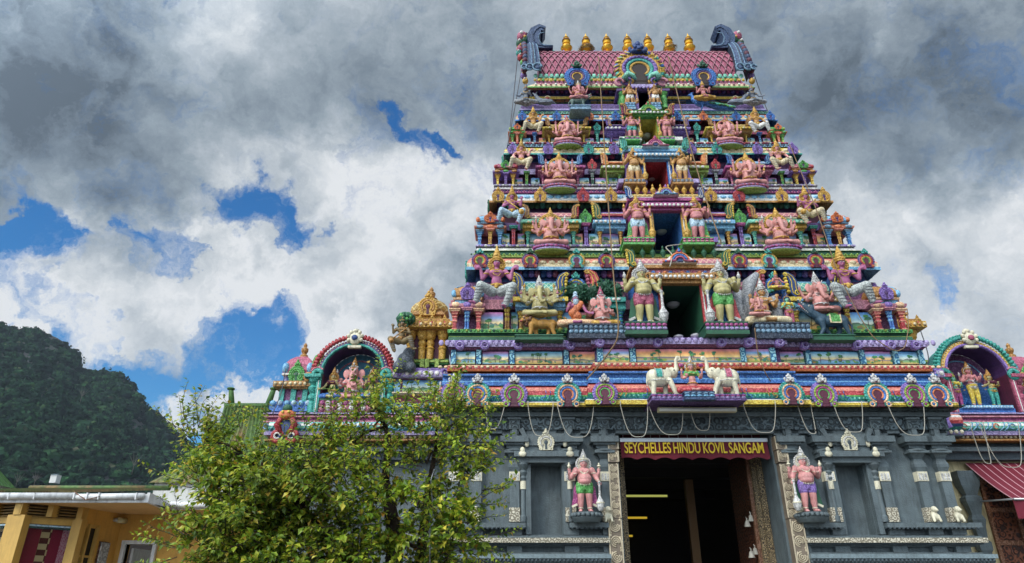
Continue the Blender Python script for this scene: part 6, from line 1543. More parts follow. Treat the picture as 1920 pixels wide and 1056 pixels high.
    for q in range(7): a_ = -.4+(pi+.8)*q/6; mb.ball((cx+.17*cos(a_), Yf-.1, zt+.17*sin(a_)), (.05, .05, .055), 6, 4)
    mb.m('navy' if L else 'rose'); mb.ball((cx, Yf-.16, zt-.02), (.08, .04, .07), 9, 6)
    # painted back wall
    mb.m('bluewall' if L else 'plum'); mb.prism([(cx-Ri, zb)]+[(cx+Ri*cos(t), zs+Ri*sin(t)) for t in [pi-pi*i/16 for i in range(17)]]+[(cx+Ri, zb)], Yf+depth, Yf+depth+.1)
    mb.m('pink' if L else 'sky'); mb.arc(cx, zs-.05, Ri*.82, .02, 0, pi, Yf+depth-.01, 18)
    mb.m('teal' if L else 'blue'); mb.prism([(cx-Ri, zb), (cx-Ri, zs-.05)]+[(cx-Ri+2*Ri*i/9, zs-.05+.1*sin(i*2.1)) for i in range(1, 9)]+[(cx+Ri, zs-.05), (cx+Ri, zb)], Yf+depth-.02, Yf+depth-.001)
    mb.m('maroon'); mb.box(cx-Ri, cx-Ri+.02, Yf, Yf+depth, zb, zs); mb.box(cx+Ri-.02, cx+Ri, Yf, Yf+depth, zb, zs)
    mb.build('arched_niche', w)
    # end shrine on the roof of the wing
    ex = X0+s*9.0; ez = z(773, 16.1)
    mb = MB(); hw = .36; Y0 = 16.1; dz = lambda py: z(py, 16.2)
    mb.m('blue'); mb.box(ex-hw-.14, ex+hw+.14, Y0-.1, Y0+1, ez, dz(757)); rowballs(mb, ex-hw-.14, ex+hw+.14, Y0-.11, dz(760), .07, .16, ('sky', 'ltblue'))
    mb.m('plum'); mb.box(ex-hw, ex+hw, Y0+.05, Y0+.9, dz(757), dz(731)); mb.m('teal')
    for q in (-.28, .0, .28): mb.box(ex+q-.06, ex+q+.06, Y0, Y0+.1, dz(757), dz(731))
    mb.m('ochre'); mb.box(ex-hw-.12, ex+hw+.12, Y0-.12, Y0+1.05, dz(729), dz(719)); mb.box(ex-hw-.04, ex+hw+.04, Y0-.03, Y0+1, dz(731), dz(729)); rowballs(mb, ex-hw-.12, ex+hw+.12, Y0-.13, dz(724), .045, .12, ('cream',))
    mb.m('lav'); mb.box(ex-.3, ex+.3, Y0+.12, Y0+.8, dz(719), dz(704)); mb.m('navy')
    for q in (-.2, .2): mb.box(ex+q-.05, ex+q+.05, Y0+.1, Y0+.13, dz(715), dz(706))
    mb.m('white'); mb.box(ex-.36, ex+.36, Y0+.04, Y0+.86, dz(704), dz(701))
    mb.m('rose'); h = dz(662)-dz(701); mb.lathe([(.5, 0), (.53, h*.2), (.5, h*.45), (.36, h*.75), (.2, h*.95), (.1, h)], (ex, Y0+.45, dz(701)), 4, smooth=False, off=.5)
    mb.m('sky'); mb.ball((ex-.3, Y0+.1, dz(690)), (.09, .09, .14)); mb.ball((ex+.3, Y0+.1, dz(690)), (.09, .09, .14))
    mb.m('ochre'); mb.lathe([(.1, 0), (.1, .06), (.05, .1), (.09, .18), (.09, .24), (.04, .28), (.05, .34), (.01, .4)], (ex, Y0+.45, dz(663)), 10)
    mb.build('end_shrine', w)
    ob('arch_ornament', small_arch('green', 'dkgreen'), w, (ex, Y0+.02, dz(719)), (.42, .4, .5))
    ob('scroll_horn', scroll_horn('green', 'lime', 'lime'), w, (ex-s*.42, Y0+.1, dz(703)), (s*.5, .5, .55))
    return w, cx, zb
paint('creamwall', 'c8b98e', .7, .12, bump=.15); paint('bluewall', '3f7f9c', .6)
WL, cxl, zbl = wing(-1); WR, cxr, zbr = wing(1)
# red and white lion bracket at the free end of the left parapet
def bracket(mb):
    mb.m('red')
    for sx in (-1, 1): mb.arc(sx*.16, .14, .12, .05, 0, 5.6, 0, 12); mb.tube([(sx*.1, 0, .2), (sx*.2, -.03, .4), (sx*.12, -.05, .55)], [.07, .08, .06], 7)
    mb.m('white')
    for sx in (-1, 1): mb.arc(sx*.16, .14, .065, .022, 0, 5.6, -.04, 10)
    mb.m('orange'); mb.ball((0, -.05, .62), (.2, .12, .12), 9, 6); mb.m('dkgreen'); mb.ball((0, -.06, .76), (.12, .1, .1)); mb.m('yellow'); mb.ball((-.07, -.16, .66), .035); mb.ball((.07, -.16, .66), .035); mb.m('navy'); mb.ball((0, .02, .3), (.24, .06, .34))
p = P(533, 830, 15.6)
t = thing('lion_bracket', 'red and white scrolled lion ornament at the end of the parapet above the tree', 'ornament', (p.x, 15.56, p.z)); ob('mask', cached('lionbracket', bracket), t, None, 1.0)
p = P(1780, 809, 15.4)
# salmon rolled cornice end beside the tower on the right
mb = MB(); K = 8; xa, xb = P(1775, 790, 15.5).x, P(1806, 790, 15.5).x; z0, z1 = Zp(803, 15.5), Zp(775, 15.6)
for k in range(K):
    t0, t1 = pi*k/K-pi/2, pi*(k+1)/K-pi/2; zc, r = (z0+z1)/2, (z1-z0)/2
    mb.m(('teal', 'teal', 'navy', 'red', 'salmon', 'white', 'salmon', 'red')[k]); mb.add([(xa, 15.7-.2*cos(t0), zc+r*sin(t0)), (xb, 15.7-.2*cos(t0), zc+r*sin(t0)), (xb, 15.7-.2*cos(t1), zc+r*sin(t1)), (xa, 15.7-.2*cos(t1), zc+r*sin(t1))], [(0, 1, 2, 3)], True)
mb.m('violet'); mb.band([(xa, z0), (xa-.05, (z0+z1)/2), (xa+.02, z1)], .16, 15.45, 15.8); mb.m('lime')
rn = random.Random(2)
for i in range(26): mb.ball((xa-.14-.1*rn.random(), 15.5+.3*rn.random(), z0+(z1-z0)*rn.random()*.9), (.07, .05, .06), 6, 4)
rowballs(mb, xa, xb, 15.55, z0-.07, .05, .11, ('ivory',)); mb.m('slated'); mb.box(xa, xb, 15.6, 16.3, z0-.16, z0-.12)
mb.build('cornice_end', WR)
# slate stub mouldings of the tower plinth's return (column against the cream wall)
mb = MB(); cx = X0+6.0; cy = 15.9
# free-standing moulded slate pier beside the cream wall
# statues in the niches
Ls = .25
sY = 16.3
tl = thing('niche_ledge', 'pink lotus ledge under the pink elephant-headed statue in the crimson arch', 'ledge', (cxl, sY, zbl))
mb = MB(); zt_ = Zp(752, 15.95); mb.m('rose'); mb.box(cxl-.7, cxl+.7, 15.9, 17, zbl, zt_)
for j, c in ((.3, 'pink'), (.75, 'magenta')):
    rowballs(mb, cxl-.7, cxl+.7, 15.89, zbl+(zt_-zbl)*j, .07, .14, (c, 'white'))
mb.m('dkgreen'); mb.box(cxl-.7, cxl+.7, 15.88, 17, zt_, zt_+.04); mb.build('block', tl)
zt_ += .045
ganesha('large pink elephant-headed statue sitting in the crimson arched niche', (cxl+.0, 16.14, zt_), span(681, 750, 16.2)*1.12, 'skinpk', 'ochre', 'silver', 1, 1, None, halo=False)
for q, lab in ((-1, 'yellow-faced seated goddess in purple blouse and blue trousers, left in the crimson arch'), (1, 'yellow-faced seated goddess behind the twigs, right in the crimson arch')):
    def chairlegs(mb): pass
    p = sitter(lab, (cxl+q*.47, 16.06, zt_), .92, 'skiny', 'blue', 'ochre', 'gold', 'two', 'maroon', flip=q, name='goddess_statue', group=None)
tb = thing('niche_ledge', 'blue ledge under the three standing statues in the teal arch', 'ledge', (cxr, sY, zbr))
mb = MB(); mb.m('blue'); mb.box(cxr-.68, cxr+.68, 16.0, 17, zbr, zbr+.1); mb.m('sky'); mb.box(cxr-.6, cxr+.62, 15.95, 17, zbr+.1, zbr+.17); rowballs(mb, cxr-.6, cxr+.6, 15.95, zbr+.13, .03, .07, ('ltblue',)); mb.build('block', tb)
zb2 = zbr+.175
slim('pink four-armed deity statue in yellow trousers in the middle of the teal arch', (cxr-.05, 16.2, zb2), span(678, 762, 16.2)*1.0, 'skinp', 'yellow', 'ochre', 'silver', 'four', name='standing_statue')
slim('green-skinned goddess statue in pink trousers in the teal arch', (cxr-.47, 16.2, zb2), span(693, 762, 16.2)*.97, 'mint', 'magenta', 'green', 'gold', 'down', 'yellow', name='goddess_statue')
slim('yellow-skinned goddess statue in teal trousers and purple blouse in the teal arch', (cxr+.42, 16.2, zb2), span(690, 762, 16.2)*.97, 'skiny', 'teal', 'ochre', 'gold', 'down', 'maroon', name='goddess_statue', flip=-1)
t = thing('peacock_statue', 'blue peacock statue standing behind the deity in yellow trousers', 'peacock statue', (cxr-.2, 16.45, zb2)); ob('body', coloured(beast_mesh('peacock'), 'blue'), t, None, (.5, .5, .62))
# golden corner pavilions standing on the cornice at the back of the tower
for s in (-1, 1):
    Y = 15.9; cx = X0+s*5.83; hw = .52
    t = thing('golden_pavilion', f'golden domed shrine pavilion {"left of the tower above the tree" if s < 0 else "half hidden behind the right end of the tower"}', 'pavilion', (cx, Y, Zp(735, Y)), 'golden pavilions flanking the tower')
    z = lambda py, d=0: Zp(py, Y+d)
    mb = MB()
    a, b = cx-hw-.22, cx+hw+.3
    for (p0, p1, d, m) in ((760, 737, .2, 'rose'), (737, 735, -.05, 'cream'), (735, 710, .1, 'plum'), (710, 706, 0, 'plum'), (706, 694, -.15, 'lav'), (694, 690, -.1, 'violet')): mb.m(m); mb.box(a, b, Y+d, Y+2, z(p0, d), z(p1, d))
    mb.m('sky'); 
    for q in (a+.1, b-.1): mb.box(q-.07, q+.07, Y+.05, Y+.12, z(735), z(710))
    scallops(mb, a, b, Y-.16, z(700, -.15), .06, .14, 'white'); mb.m('violet')
    for q in (a+.15, b-.3): mb.arc(q, z(697, -.2), .07, .03, 0, 2*pi, Y-.18, 10)
    mb.build('base', t)
    mural(t, a+.22, b-.22, z(734), z(711), Y+.09, 77+s, name='painted_panel')
    mb = MB()
    for (p0, p1, d, m) in ((690, 683, .1, 'dkgreen'), (683, 679, .0, 'green'), (679, 675, -.05, 'lime'), (675, 673, .05, 'dkgreen')): mb.m(m); mb.box(cx-hw-.05, cx+hw+.05, Y+d, Y+1.3, z(p0, d), z(p1, d))
    for q in (-.3, -.06, .06, .3): mb.m('lime'); mb.box(cx+q-.05, cx+q+.05, Y-.09, Y, z(690), z(675))
    mb.m('maroon'); mb.box(cx-hw+.05, cx+hw-.05, Y+.15, Y+1.2, z(673), z(617))
    for q in (-.4, -.1, .1, .4):
        hh = z(621)-z(673); mb.m('gold'); mb.lathe([(.085, 0), (.085, hh*.35), (.11, hh*.4), (.07, hh*.46), (.1, hh*.55), (.1, hh*.62), (.07, hh*.68), (.12, hh*.78), (.12, hh*.84), (.15, hh*.93), (.15, hh)], (cx+q, Y+.08, z(673)), 10)
    mb.m('ochre'); mb.box(cx-hw-.02, cx+hw+.02, Y-.1, Y+1.3, z(621), z(614, -.1)); mb.m('gold'); mb.box(cx-hw-.14, cx+hw+.14, Y-.24, Y+1.4, z(614, -.2), z(603, -.2)); mb.m('ochre'); mb.box(cx-hw-.06, cx+hw+.06, Y-.14, Y+1.3, z(603, -.2), z(599, -.1))
    rowballs(mb, cx-hw-.14, cx+hw+.14, Y-.25, z(609, -.2), .045, .12, ('cream', 'ochre'))
    mb.m('gold'); mb.box(cx-.34, cx+.34, Y+.05, Y+1.0, z(599), z(588)); mb.m('ochre'); mb.box(cx-.42, cx+.42, Y-.02, Y+1.05, z(590), z(586)); mb.box(cx-.36, cx+.36, Y+.03, Y+1.0, z(586), z(582))
    h = z(549)-z(582); mb.m('lat_roofg'); mb.lathe([(.47, 0), (.52, h*.2), (.5, h*.45), (.4, h*.7), (.26, h*.9), (.14, h)], (cx, Y+.5, z(582)), 8, smooth=False, off=.5)
    mb.m('ochre'); mb.lathe([(.16, 0), (.18, .04), (.08, .08), (.11, .16), (.11, .22), (.05, .27), (.06, .32), (.01, .4)], (cx, Y+.5, z(550)), 10)
    mb.build('body', t)
    ob('arch_ornament', small_arch('gold', 'maroon', 'ochre'), t, (cx, Y-.06, z(592)), (.52, .4, .56))
    for q in (-.46, -.15, .15, .46): ob('arch_ornament', small_arch('gold', 'red', 'ochre'), t, (cx+q, Y-.26, z(612, -.25)), (.22, .2, .26))
# bronze figure beside the left pavilion
p = P(757, 648, 15.6)
t = thing('rock_ornament', 'dark grey boulder under the bronze figure beside the golden pavilion', 'boulder', (p.x, 15.7, Zp(690, 15.7)))
ob('rock', coloured(sculpt('rock', [ell((.05, 0, .15), (.22, .2, .24)), ell((.12, .05, .38), (.16, .16, .15)), ell((-.08, 0, .02), (.17, .17, .16)), ell((.2, -.05, .0), (.13, .14, .14))], .025, 2), 'rockdark'), t)
bz = corner_sitter('bronze seated figure holding a staff on the grey boulder beside the golden pavilion', (p.x-.05, 15.5, p.z), span(585, 640, 15.5)*1.05, 'mace', 'bronzeskin', 'dkgreen', 'ochre', 'bronzeskin', -1)
t = thing('sculpted_canopy', 'dark green leafy canopy ornament above the bronze figure', 'tree ornament', (p.x+.05, 15.6, Zp(615, 15.6)))
mb = MB(); rn = random.Random(6); mb.m('dkgreen'); c = P(757, 598, 15.6)
for i in range(160):
    d = Vector((rn.gauss(0, 1), rn.gauss(0, 1), rn.gauss(0, 1))).normalized(); mb.m('dkgreen' if i % 4 else 'green'); mb.ball(c+Vector((d.x*.2+.05, d.y*.14, d.z*.13)), .05, 5, 4)
mb.m('brown'); mb.tube([(p.x+.05, 15.75, Zp(640, 15.7)), (p.x+.05, 15.7, c.z)], .04, 6); mb.build('crown', t)

# ------------------------------------------------------------------ right wing: door, pilaster, awning
mb = MB(); mb.m('carve_wood'); xd0 = P(1857, 980, 16.3).x; mb.box(xd0, xd0+2.6, 16.27, 16.345, 0, Zp(885, 16.3)); mb.m('brown')
for i in range(5): x = xd0+i*.62; mb.box(x-.04, x+.04, 16.22, 16.27, 0, Zp(885, 16.3))
for zq in (2.75, 3.45, 4.1): mb.box(xd0, xd0+2.6, 16.23, 16.268, zq-.05, zq+.05)
mb.build('door', WR)
pw = cached('slate_pier', lambda mb: mb.m('slate').lathe([(.15, 0), (.15, 2.4), (.2, 2.45), (.2, 2.6), (.14, 2.65), (.17, 2.9), (.22, 3.05), (.15, 3.15), (.2, 3.3), (.26, 3.42), (.26, 3.5), (.18, 3.55), (.3, 3.75), (.34, 3.9), (.34, 4.05)], seg=4, off=.5, smooth=False))
for xx in (P(1838, 980, 16.1).x, P(1838, 980, 16.1).x+3.2): ob('pilaster', pw, WR, (xx, 16.2, .0), (1, .6, 1.06))
# moulded corner return of the tower plinth
def stripe_mat():
    m, nt, b = newmat('awning'); L = nt.links
    geo = nd(nt, 'ShaderNodeNewGeometry'); sp = nd(nt, 'ShaderNodeSeparateXYZ'); L.new(geo.outputs['Position'], sp.inputs[0])
    q = nd(nt, 'ShaderNodeMath', operation='MULTIPLY'); q.inputs[1].default_value = 5.2; L.new(sp.outputs['X'], q.inputs[0])
    f = nd(nt, 'ShaderNodeMath', operation='FRACT'); L.new(q.outputs[0], f.inputs[0]); g = nd(nt, 'ShaderNodeMath', operation='LESS_THAN'); g.inputs[1].default_value = .1; L.new(f.outputs[0], g.inputs[0])
    mix = nd(nt, 'ShaderNodeMix', data_type='RGBA'); L.new(g.outputs[0], mix.inputs[0]); mix.inputs[6].default_value = lin('6e1a2c'); mix.inputs[7].default_value = lin('c89aa0'); L.new(mix.outputs[2], b.inputs['Base Color']); b.inputs['Roughness'].default_value = .75
    MATS['awning'] = m
stripe_mat(); paint('maroonc', '6e1a2c', .8, .12, bump=.1, grime=.15); flat('railmetal', 'b4b8bc', .35, .6); flat('letters', 'e6c21e', .5)
aw = thing('striped_awning', 'maroon awning with thin white stripes over the carved wooden door', 'awning', (P(1812, 868, 16.2).x+1.5, 16.2, 0))
q0, q1 = P(1812, 868, 16.25), P(1875, 936, 15.0); x0, x1 = (q0.x+q1.x)/2+.12, (q0.x+q1.x)/2+3.6
mb = MB(); mb.m('awning'); n = 8
for i in range(n):
    f = lambda t: (16.25+(15.0-16.25)*t, q0.z+(q1.z-q0.z)*t-.05*sin(pi*t))
    (ya, za), (yb_, zb_) = f(i/n), f((i+1)/n)
    mb.quad((x0, yb_, zb_), (x1, yb_, zb_), (x1, ya, za), (x0, ya, za)); mb.quad((x0, ya, za-.012), (x1, ya, za-.012), (x1, yb_, zb_-.012), (x0, yb_, zb_-.012))
mb.build('canopy', aw)
mb = MB(); mb.m('maroonc'); n = 60
for i in range(n):
    xa, xb = x0+(x1-x0)*i/n, x0+(x1-x0)*(i+1)/n; g = lambda x: q1.z-.36-.03*abs(sin(x*4)); w_ = lambda x: 15.0+.02*sin(x*9)
    mb.quad((xa, w_(xa), g(xa)), (xb, w_(xb), g(xb)), (xb, w_(xb), q1.z), (xa, w_(xa), q1.z))
mb.build('valance', aw)
mb = MB(); mb.m('railmetal'); mb.tube([(x0, 14.99, q1.z), (x1, 14.99, q1.z)], .025, 8); mb.tube([(x0+.02, 15.0, q1.z), (x0+.02, 16.2, q1.z+.1)], .02, 6); mb.build('frame', aw)

# ------------------------------------------------------------------ entrance awning with the temple's name
YS = 14.1
sg = thing('entrance_sign', 'maroon scalloped awning reading SEYCHELLES HINDU KOVIL SANGAM in yellow letters over the entrance', 'sign', (X0, YS, 0))
a, b = P(1163, 830, YS).x, P(1438, 830, YS).x; z1 = Zp(829, YS); z0 = Zp(859, YS)
mb = MB(); mb.m('maroonc'); n = 84
for i in range(n):
    xa, xb = a+(b-a)*i/n, a+(b-a)*(i+1)/n
    g = lambda x: z0-.045+.05*abs(sin((x-a)/(b-a)*pi*8+.6)); w_ = lambda x, t: YS-.05*t+.012*sin(x*7)*t
    mb.quad((xa, w_(xa, 1), g(xa)), (xb, w_(xb, 1), g(xb)), (xb, YS, z1), (xa, YS, z1)); mb.quad((xb, w_(xb, 1)+.01, g(xb)), (xa, w_(xa, 1)+.01, g(xa)), (xa, YS+.01, z1), (xb, YS+.01, z1))
mb.build('valance', sg)
mb = MB(); mb.m('railmetal'); mb.box(a-.01, b+.01, YS-.03, YS+.05, z1, Zp(822, YS)); mb.build('rail', sg)
mb = MB(); mb.m('maroonc'); mb.quad((a, YS+.05, Zp(822, YS)-.02), (b, YS+.05, Zp(822, YS)-.02), (b, 14.85, zl+.02), (a, 14.85, zl+.02)); mb.m('awning'); mb.box(a+.05, b-.05, 14.3, 14.32, Zp(812, 14.3)-.12, zl-.01); mb.build('canopy', sg)
cu = bpy.data.curves.new('lettering', 'FONT'); cu.body = 'SEYCHELLES HINDU KOVIL SANGAM'; cu.size = .3; cu.align_x = 'CENTER'; cu.align_y = 'CENTER'; cu.extrude = .004; cu.offset = .004; cu.space_word = .85; cu.space_character = .98
cu.materials.append(M('letters'))
tx = ob('lettering', cu, sg, (X0, YS-.062, (z0+z1)/2+.02), None, (radians(90-4), 0, 0))
bpy.context.view_layer.update()
tw, th_ = P(1431, 845, YS).x-P(1171, 845, YS).x, Zp(835, YS)-Zp(856, YS)
dm = tx.dimensions.copy(); lm = bpy.data.meshes.new_from_object(tx.evaluated_get(bpy.context.evaluated_depsgraph_get())); bpy.data.objects.remove(tx)
tx = ob('lettering', lm, sg, (X0, YS-.066, (z0+z1)/2+.02), None, (radians(90-4), 0, 0)); tx.scale = (tw/dm.x, th_/dm.y, 1)
# lamps
mb = MB(); t = thing('strip_light', 'long unlit strip light under the elephants above the entrance', 'lamp', P(1306, 768, 13.3)); a, b = P(1233, 768, 13.3).x, P(1380, 768, 13.3).x
paint('lampcream', 'cfc79c', .4, .06, grime=.2, bump=.05)
mb.m('lampcream'); mb.box(a, b, 13.25, 13.36, Zp(773, 13.3), Zp(765, 13.3)); mb.build('housing', t); mb = MB(); mb.m('lampwhite'); mb.tube([(a+.03, 13.23, Zp(769, 13.25)), (b-.03, 13.23, Zp(769, 13.25))], .035, 8); mb.build('tube', t)
flat('lit_g', 'b4b860', .4, emit=.75); flat('lit_y', 'cfae34', .4, emit=.75)
for i, (p0, p1, py, Y, m, lab) in enumerate(((1174, 1251, 930, 19.0, 'lit_g', 'longest lit greenish tube lamp inside the dark entrance'), (1176, 1213, 971, 23.5, 'lit_y', 'shorter lit yellow tube lamp deeper inside the entrance'), (1178, 1186, 1005, 24.2, 'lit_y', 'shortest lit yellow tube lamp low in the dark entrance'))):
    a, b = P(p0-14, py, Y).x, P(p1, py, Y).x; zz = Zp(py, Y); t = thing('tube_lamp', lab, 'lamp', ((a+b)/2, Y, zz)); mb = MB(); mb.m(m); mb.tube([(a, Y, zz), (b, Y, zz)], .03 if i == 0 else .035, 8); mb.build('tube', t)
for px, py, Y, r, lab in ((1262, 572, 14.6, .13, 'round white lamp high in the black doorway of the lowest tier'), (1272, 632, 14.0, .09, 'small round lamp low in the black doorway'), (1305, 630, 14.0, .1, 'second small round lamp at the sill of the black doorway, beside its green wall'), (1240, 435, 15.1, .12, 'round white lamp in the dark blue doorway'), (1222, 335, 15.5, .1, 'round grey lamp in the dark red doorway'), (1212, 256, 15.7, .12, 'round grey lamp in the olive doorway'), (1202, 194, 15.9, .11, 'round grey lamp in the small purple doorway under the roof')):
    p = P(px, py, Y); t = thing('round_lamp', lab, 'lamp', p); mb = MB(); mb.m('lampwhite'); mb.lathe([(r*.3, -r*.55), (r*.8, -r*.4), (r*1.15, -r*.05), (r*1.15, r*.1)], p, 14); mb.build('diffuser', t); mb = MB(); mb.m('railmetal'); mb.lathe([(r*1.18, r*.1), (r*1.2, r*.22), (r*.5, r*.4)], p, 14); mb.build('fitting', t)
# bells on the open door leaf
bm = cached('bell', lambda mb: mb.m('bellmetal').lathe([(.065, 0), (.06, .015), (.045, .06), (.035, .1), (.012, .12), (.012, .16)], seg=10))
for i, (px, py) in enumerate(((1418, 970), (1409, 978), (1402, 988), (1425, 1034), (1417, 1040), (1410, 1046))):
    p = P(px, py, 14.9); t = thing('door_bell', 'small silver bell hanging on the carved door leaf of the entrance', 'bell', p, 'bells on the entrance door'); ob('bell', bm, t, None, 1.1); mb = MB(); mb.m('bellmetal'); mb.tube([(p.x, 14.9, p.z+.16), (p.x, 14.96, p.z+.2)], .01, 5); mb.build('hook', t)
# loops of cable under the cornice
def loop(px0, px1, pys, Y=13.36, y0=752, drop=None, lean=0):
    a, b = P(px0, y0, Y), P(px1, y0, Y); zs_ = Zp(pys, Y); m0 = [(a.x, Y, a.z)]
    n = 16
    for i in range(n+1):
        t = i/n; k = abs(2*t-1)**2.6
        m0.append((a.x+(b.x-a.x)*(.5+.5*math.copysign(abs(2*t-1)**.75, 2*t-1))+lean*(1-k)*.12, Y+.03*sin(t*9), zs_+(a.z-.1-zs_)*k))
    m0.append((b.x, Y, b.z)); return m0
for i, (p0, p1, sg_, ln) in enumerate(((913, 946, 805, -.5), (990, 1037, 818, 0), (1045, 1113, 821, .2), (1163, 1214, 820, .3), (1216, 1279, 816, .6), (1291, 1330, 808, .2), (1393, 1453, 812, .2), (1494, 1519, 814, .6), (1562, 1615, 811, .2), (1663, 1730, 817, .3))):
    wh = ['beside the tree', 'above the left niche', 'above the left guardian', 'above the left end of the sign', 'above the letters HINDU', 'above the middle of the sign, shortest there', 'above the right end of the sign', 'above the right guardian', 'above the right niche', 'near the right corner of the slate wall'][i]
    mb = MB(); mb.m('cable'); mb.tube(loop(p0, p1, sg_, 13.3 if 1116 < p0 < 1480 else 13.42, lean=ln), .009, 5); tag(mb.build('hanging_cable', None, P(p0, 760, 13.4)), f'pale loop of cable hanging from the cornice {wh}', 'cable', 'cable loops under the cornice')
for i, (p0, p1, sg_, lab) in enumerate(((1818, 1843, 870, 'narrow loop of cable hanging in front of the side wing'), (1836, 1908, 877, 'wide loop of cable hanging in front of the striped awning'))):
    mb = MB(); mb.m('cable'); mb.tube(loop(p0, p1, sg_, 15.5, 792), .010, 5); tag(mb.build('hanging_cable', None, P(p0, 800, 15.5)), lab, 'cable', 'cable loops under the cornice')
def line(pts, r, mat, name, lab, cat, group=None, sub=6):
    P3 = [P(*p) for p in pts]; out = []
    for i in range(len(P3)-1):
        for k in range(sub): out.append(P3[i].lerp(P3[i+1], k/sub))
    out.append(P3[-1])
    for _ in range(3): out = [out[0]]+[(out[i-1]+out[i]*2+out[i+1])/4 for i in range(1, len(out)-1)]+[out[-1]]
    mb = MB(); mb.m(mat); mb.tube(out, r, 5); tag(mb.build(name, None, P3[0]), lab, cat, group)
line([(1122, 106, 15.8), (1135, 300, 14.3), (1150, 520, 13.3), (1160, 600, 12.9), (1158, 640, 12.9), (1120, 690, 13.2), (1100, 712, 13.3)], .016, 'rope', 'rope', 'long brown rope hanging down the tower left of the doorways', 'rope')
line([(1253, 106, 15.8), (1290, 260, 14.5), (1322, 370, 13.9), (1352, 455, 13.4)], .016, 'rope', 'rope', 'brown rope slanting down the upper tower right of the doorways', 'rope')
line([(1480, 270, 14.4), (1530, 390, 13.9), (1568, 505, 13.4), (1606, 584, 13.3), (1637, 634, 13.2), (1679, 660, 13.2), (1697, 653, 13.3), (1704, 613, 13.5), (1701, 580, 13.8)], .011, 'rope', 'rope', 'pale cord looping down over the giant at the right end of the lowest tier', 'rope')
line([(1415, 615, 12.9), (1420, 660, 13.0), (1435, 700, 13.0), (1445, 715, 13.2)], .011, 'rope', 'rope', 'short pale cord hanging from the ledge of the seated family', 'rope')
line([(971, 102, 16.3), (961, 200, 15.6), (950, 290, 15.2)], .013, 'wire', 'guy_wire', 'outer of two thin wires running down beside the left corner of the tower', 'wire', 'thin wires beside the tower')
line([(981, 112, 16.2), (963, 215, 15.3), (946, 300, 14.9)], .013, 'wire', 'guy_wire', 'inner of two thin wires running down beside the left corner of the tower', 'wire', 'thin wires beside the tower')
line([(1404, 110, 16.2), (1428, 180, 15.7), (1447, 228, 15.3)], .013, 'wire', 'guy_wire', 'thin wire running down beside the right corner of the tower', 'wire', 'thin wires beside the tower')
line([(536, 690, 16.0), (527, 740, 15.9), (510, 778, 15.7)], .012, 'wire', 'guy_wire', 'thin wire slanting down from the small shrine above the tree', 'wire')
line([(1726, 620, 14.6), (1738, 655, 14.5), (1742, 675, 14.4), (1736, 690, 14.4)], .012, 'wire', 'guy_wire', 'thin dark wire curling past the right end of the tower cornice', 'wire')
line([(1280, 458, 13.9), (1245, 462, 13.7), (1262, 478, 13.5), (1256, 500, 13.3)], .013, 'cable', 'rope', 'pale cord tied across the dark blue doorway', 'rope')
# ------------------------------------------------------------------ the yellow shop on the left
paint('soffit', 'd8b078', .8, .08, grime=.2); paint('yellowwall', 'd4a24e', .75, .1, bump=.25, grime=.25); paint('yellowtrim', 'c8a052', .55, .1, bump=.1, grime=.3); paint('whitegutter', 'dedede', .45, .08, bump=.05, grime=.55); paint('louvre', '8a6a34', .6, .15); flat('glassdark', '0c0f14', .35)
def glass_mat():
    m, nt, b = newmat('glass'); t = nd(nt, 'ShaderNodeBsdfTransparent'); b.inputs['Base Color'].default_value = (.02, .02, .02, 1); b.inputs['Roughness'].default_value = .03; x = nd(nt, 'ShaderNodeMixShader'); x.inputs[0].default_value = .12; nt.links.new(t.outputs[0], x.inputs[1]); nt.links.new(b.outputs[0], x.inputs[2]); nt.links.new(x.outputs[0], nt.nodes['Material Output'].inputs['Surface']); MATS['glass'] = m
glass_mat()
def roofmat(name, green, rust, k, mix0):
    m, nt, b = newmat(name); L = nt.links
    geo = nd(nt, 'ShaderNodeNewGeometry'); sp = nd(nt, 'ShaderNodeSeparateXYZ'); L.new(geo.outputs['Position'], sp.inputs[0])
    mp = nd(nt, 'ShaderNodeMapping'); mp.inputs['Scale'].default_value = (2.2, .5, .35); L.new(geo.outputs['Position'], mp.inputs['Vector'])
    n = nd(nt, 'ShaderNodeTexNoise'); n.inputs['Scale'].default_value = 1.3; n.inputs['Detail'].default_value = 6; L.new(mp.outputs[0], n.inputs['Vector'])
    r = nd(nt, 'ShaderNodeMapRange'); r.inputs[1].default_value = mix0; r.inputs[2].default_value = mix0+.14; L.new(n.outputs['Fac'], r.inputs[0])
    n2 = nd(nt, 'ShaderNodeTexNoise'); n2.inputs['Scale'].default_value = 14; n2.inputs['Detail'].default_value = 6; L.new(geo.outputs['Position'], n2.inputs['Vector'])
    mx = nd(nt, 'ShaderNodeMix', data_type='RGBA'); L.new(r.outputs[0], mx.inputs[0]); mx.inputs[6].default_value = lin(green); mx.inputs[7].default_value = lin(rust)
    r2 = nd(nt, 'ShaderNodeMapRange'); r2.inputs[1].default_value = .3; r2.inputs[2].default_value = .7; r2.inputs[3].default_value = .55; r2.inputs[4].default_value = 1.25; L.new(n2.outputs['Fac'], r2.inputs[0])
    sc = nd(nt, 'ShaderNodeVectorMath', operation='SCALE'); L.new(mx.outputs[2], sc.inputs[0]); L.new(r2.outputs[0], sc.inputs['Scale']); L.new(sc.outputs[0], b.inputs['Base Color'])
    b.inputs['Roughness'].default_value = .7
    MATS[name] = m
roofmat('roofgreen', '4f6a34', '74603c', 5, .47); roofmat('roofside', '4a7038', '46582e', 5, .52)
sh = thing('yellow_shop', 'yellow rendered shop with a mossy green roof, white gutter and a glazed bay window', 'shop building', (-7.5, 12, 0))
def PX(px, py, Y): return P(px, py, Y)
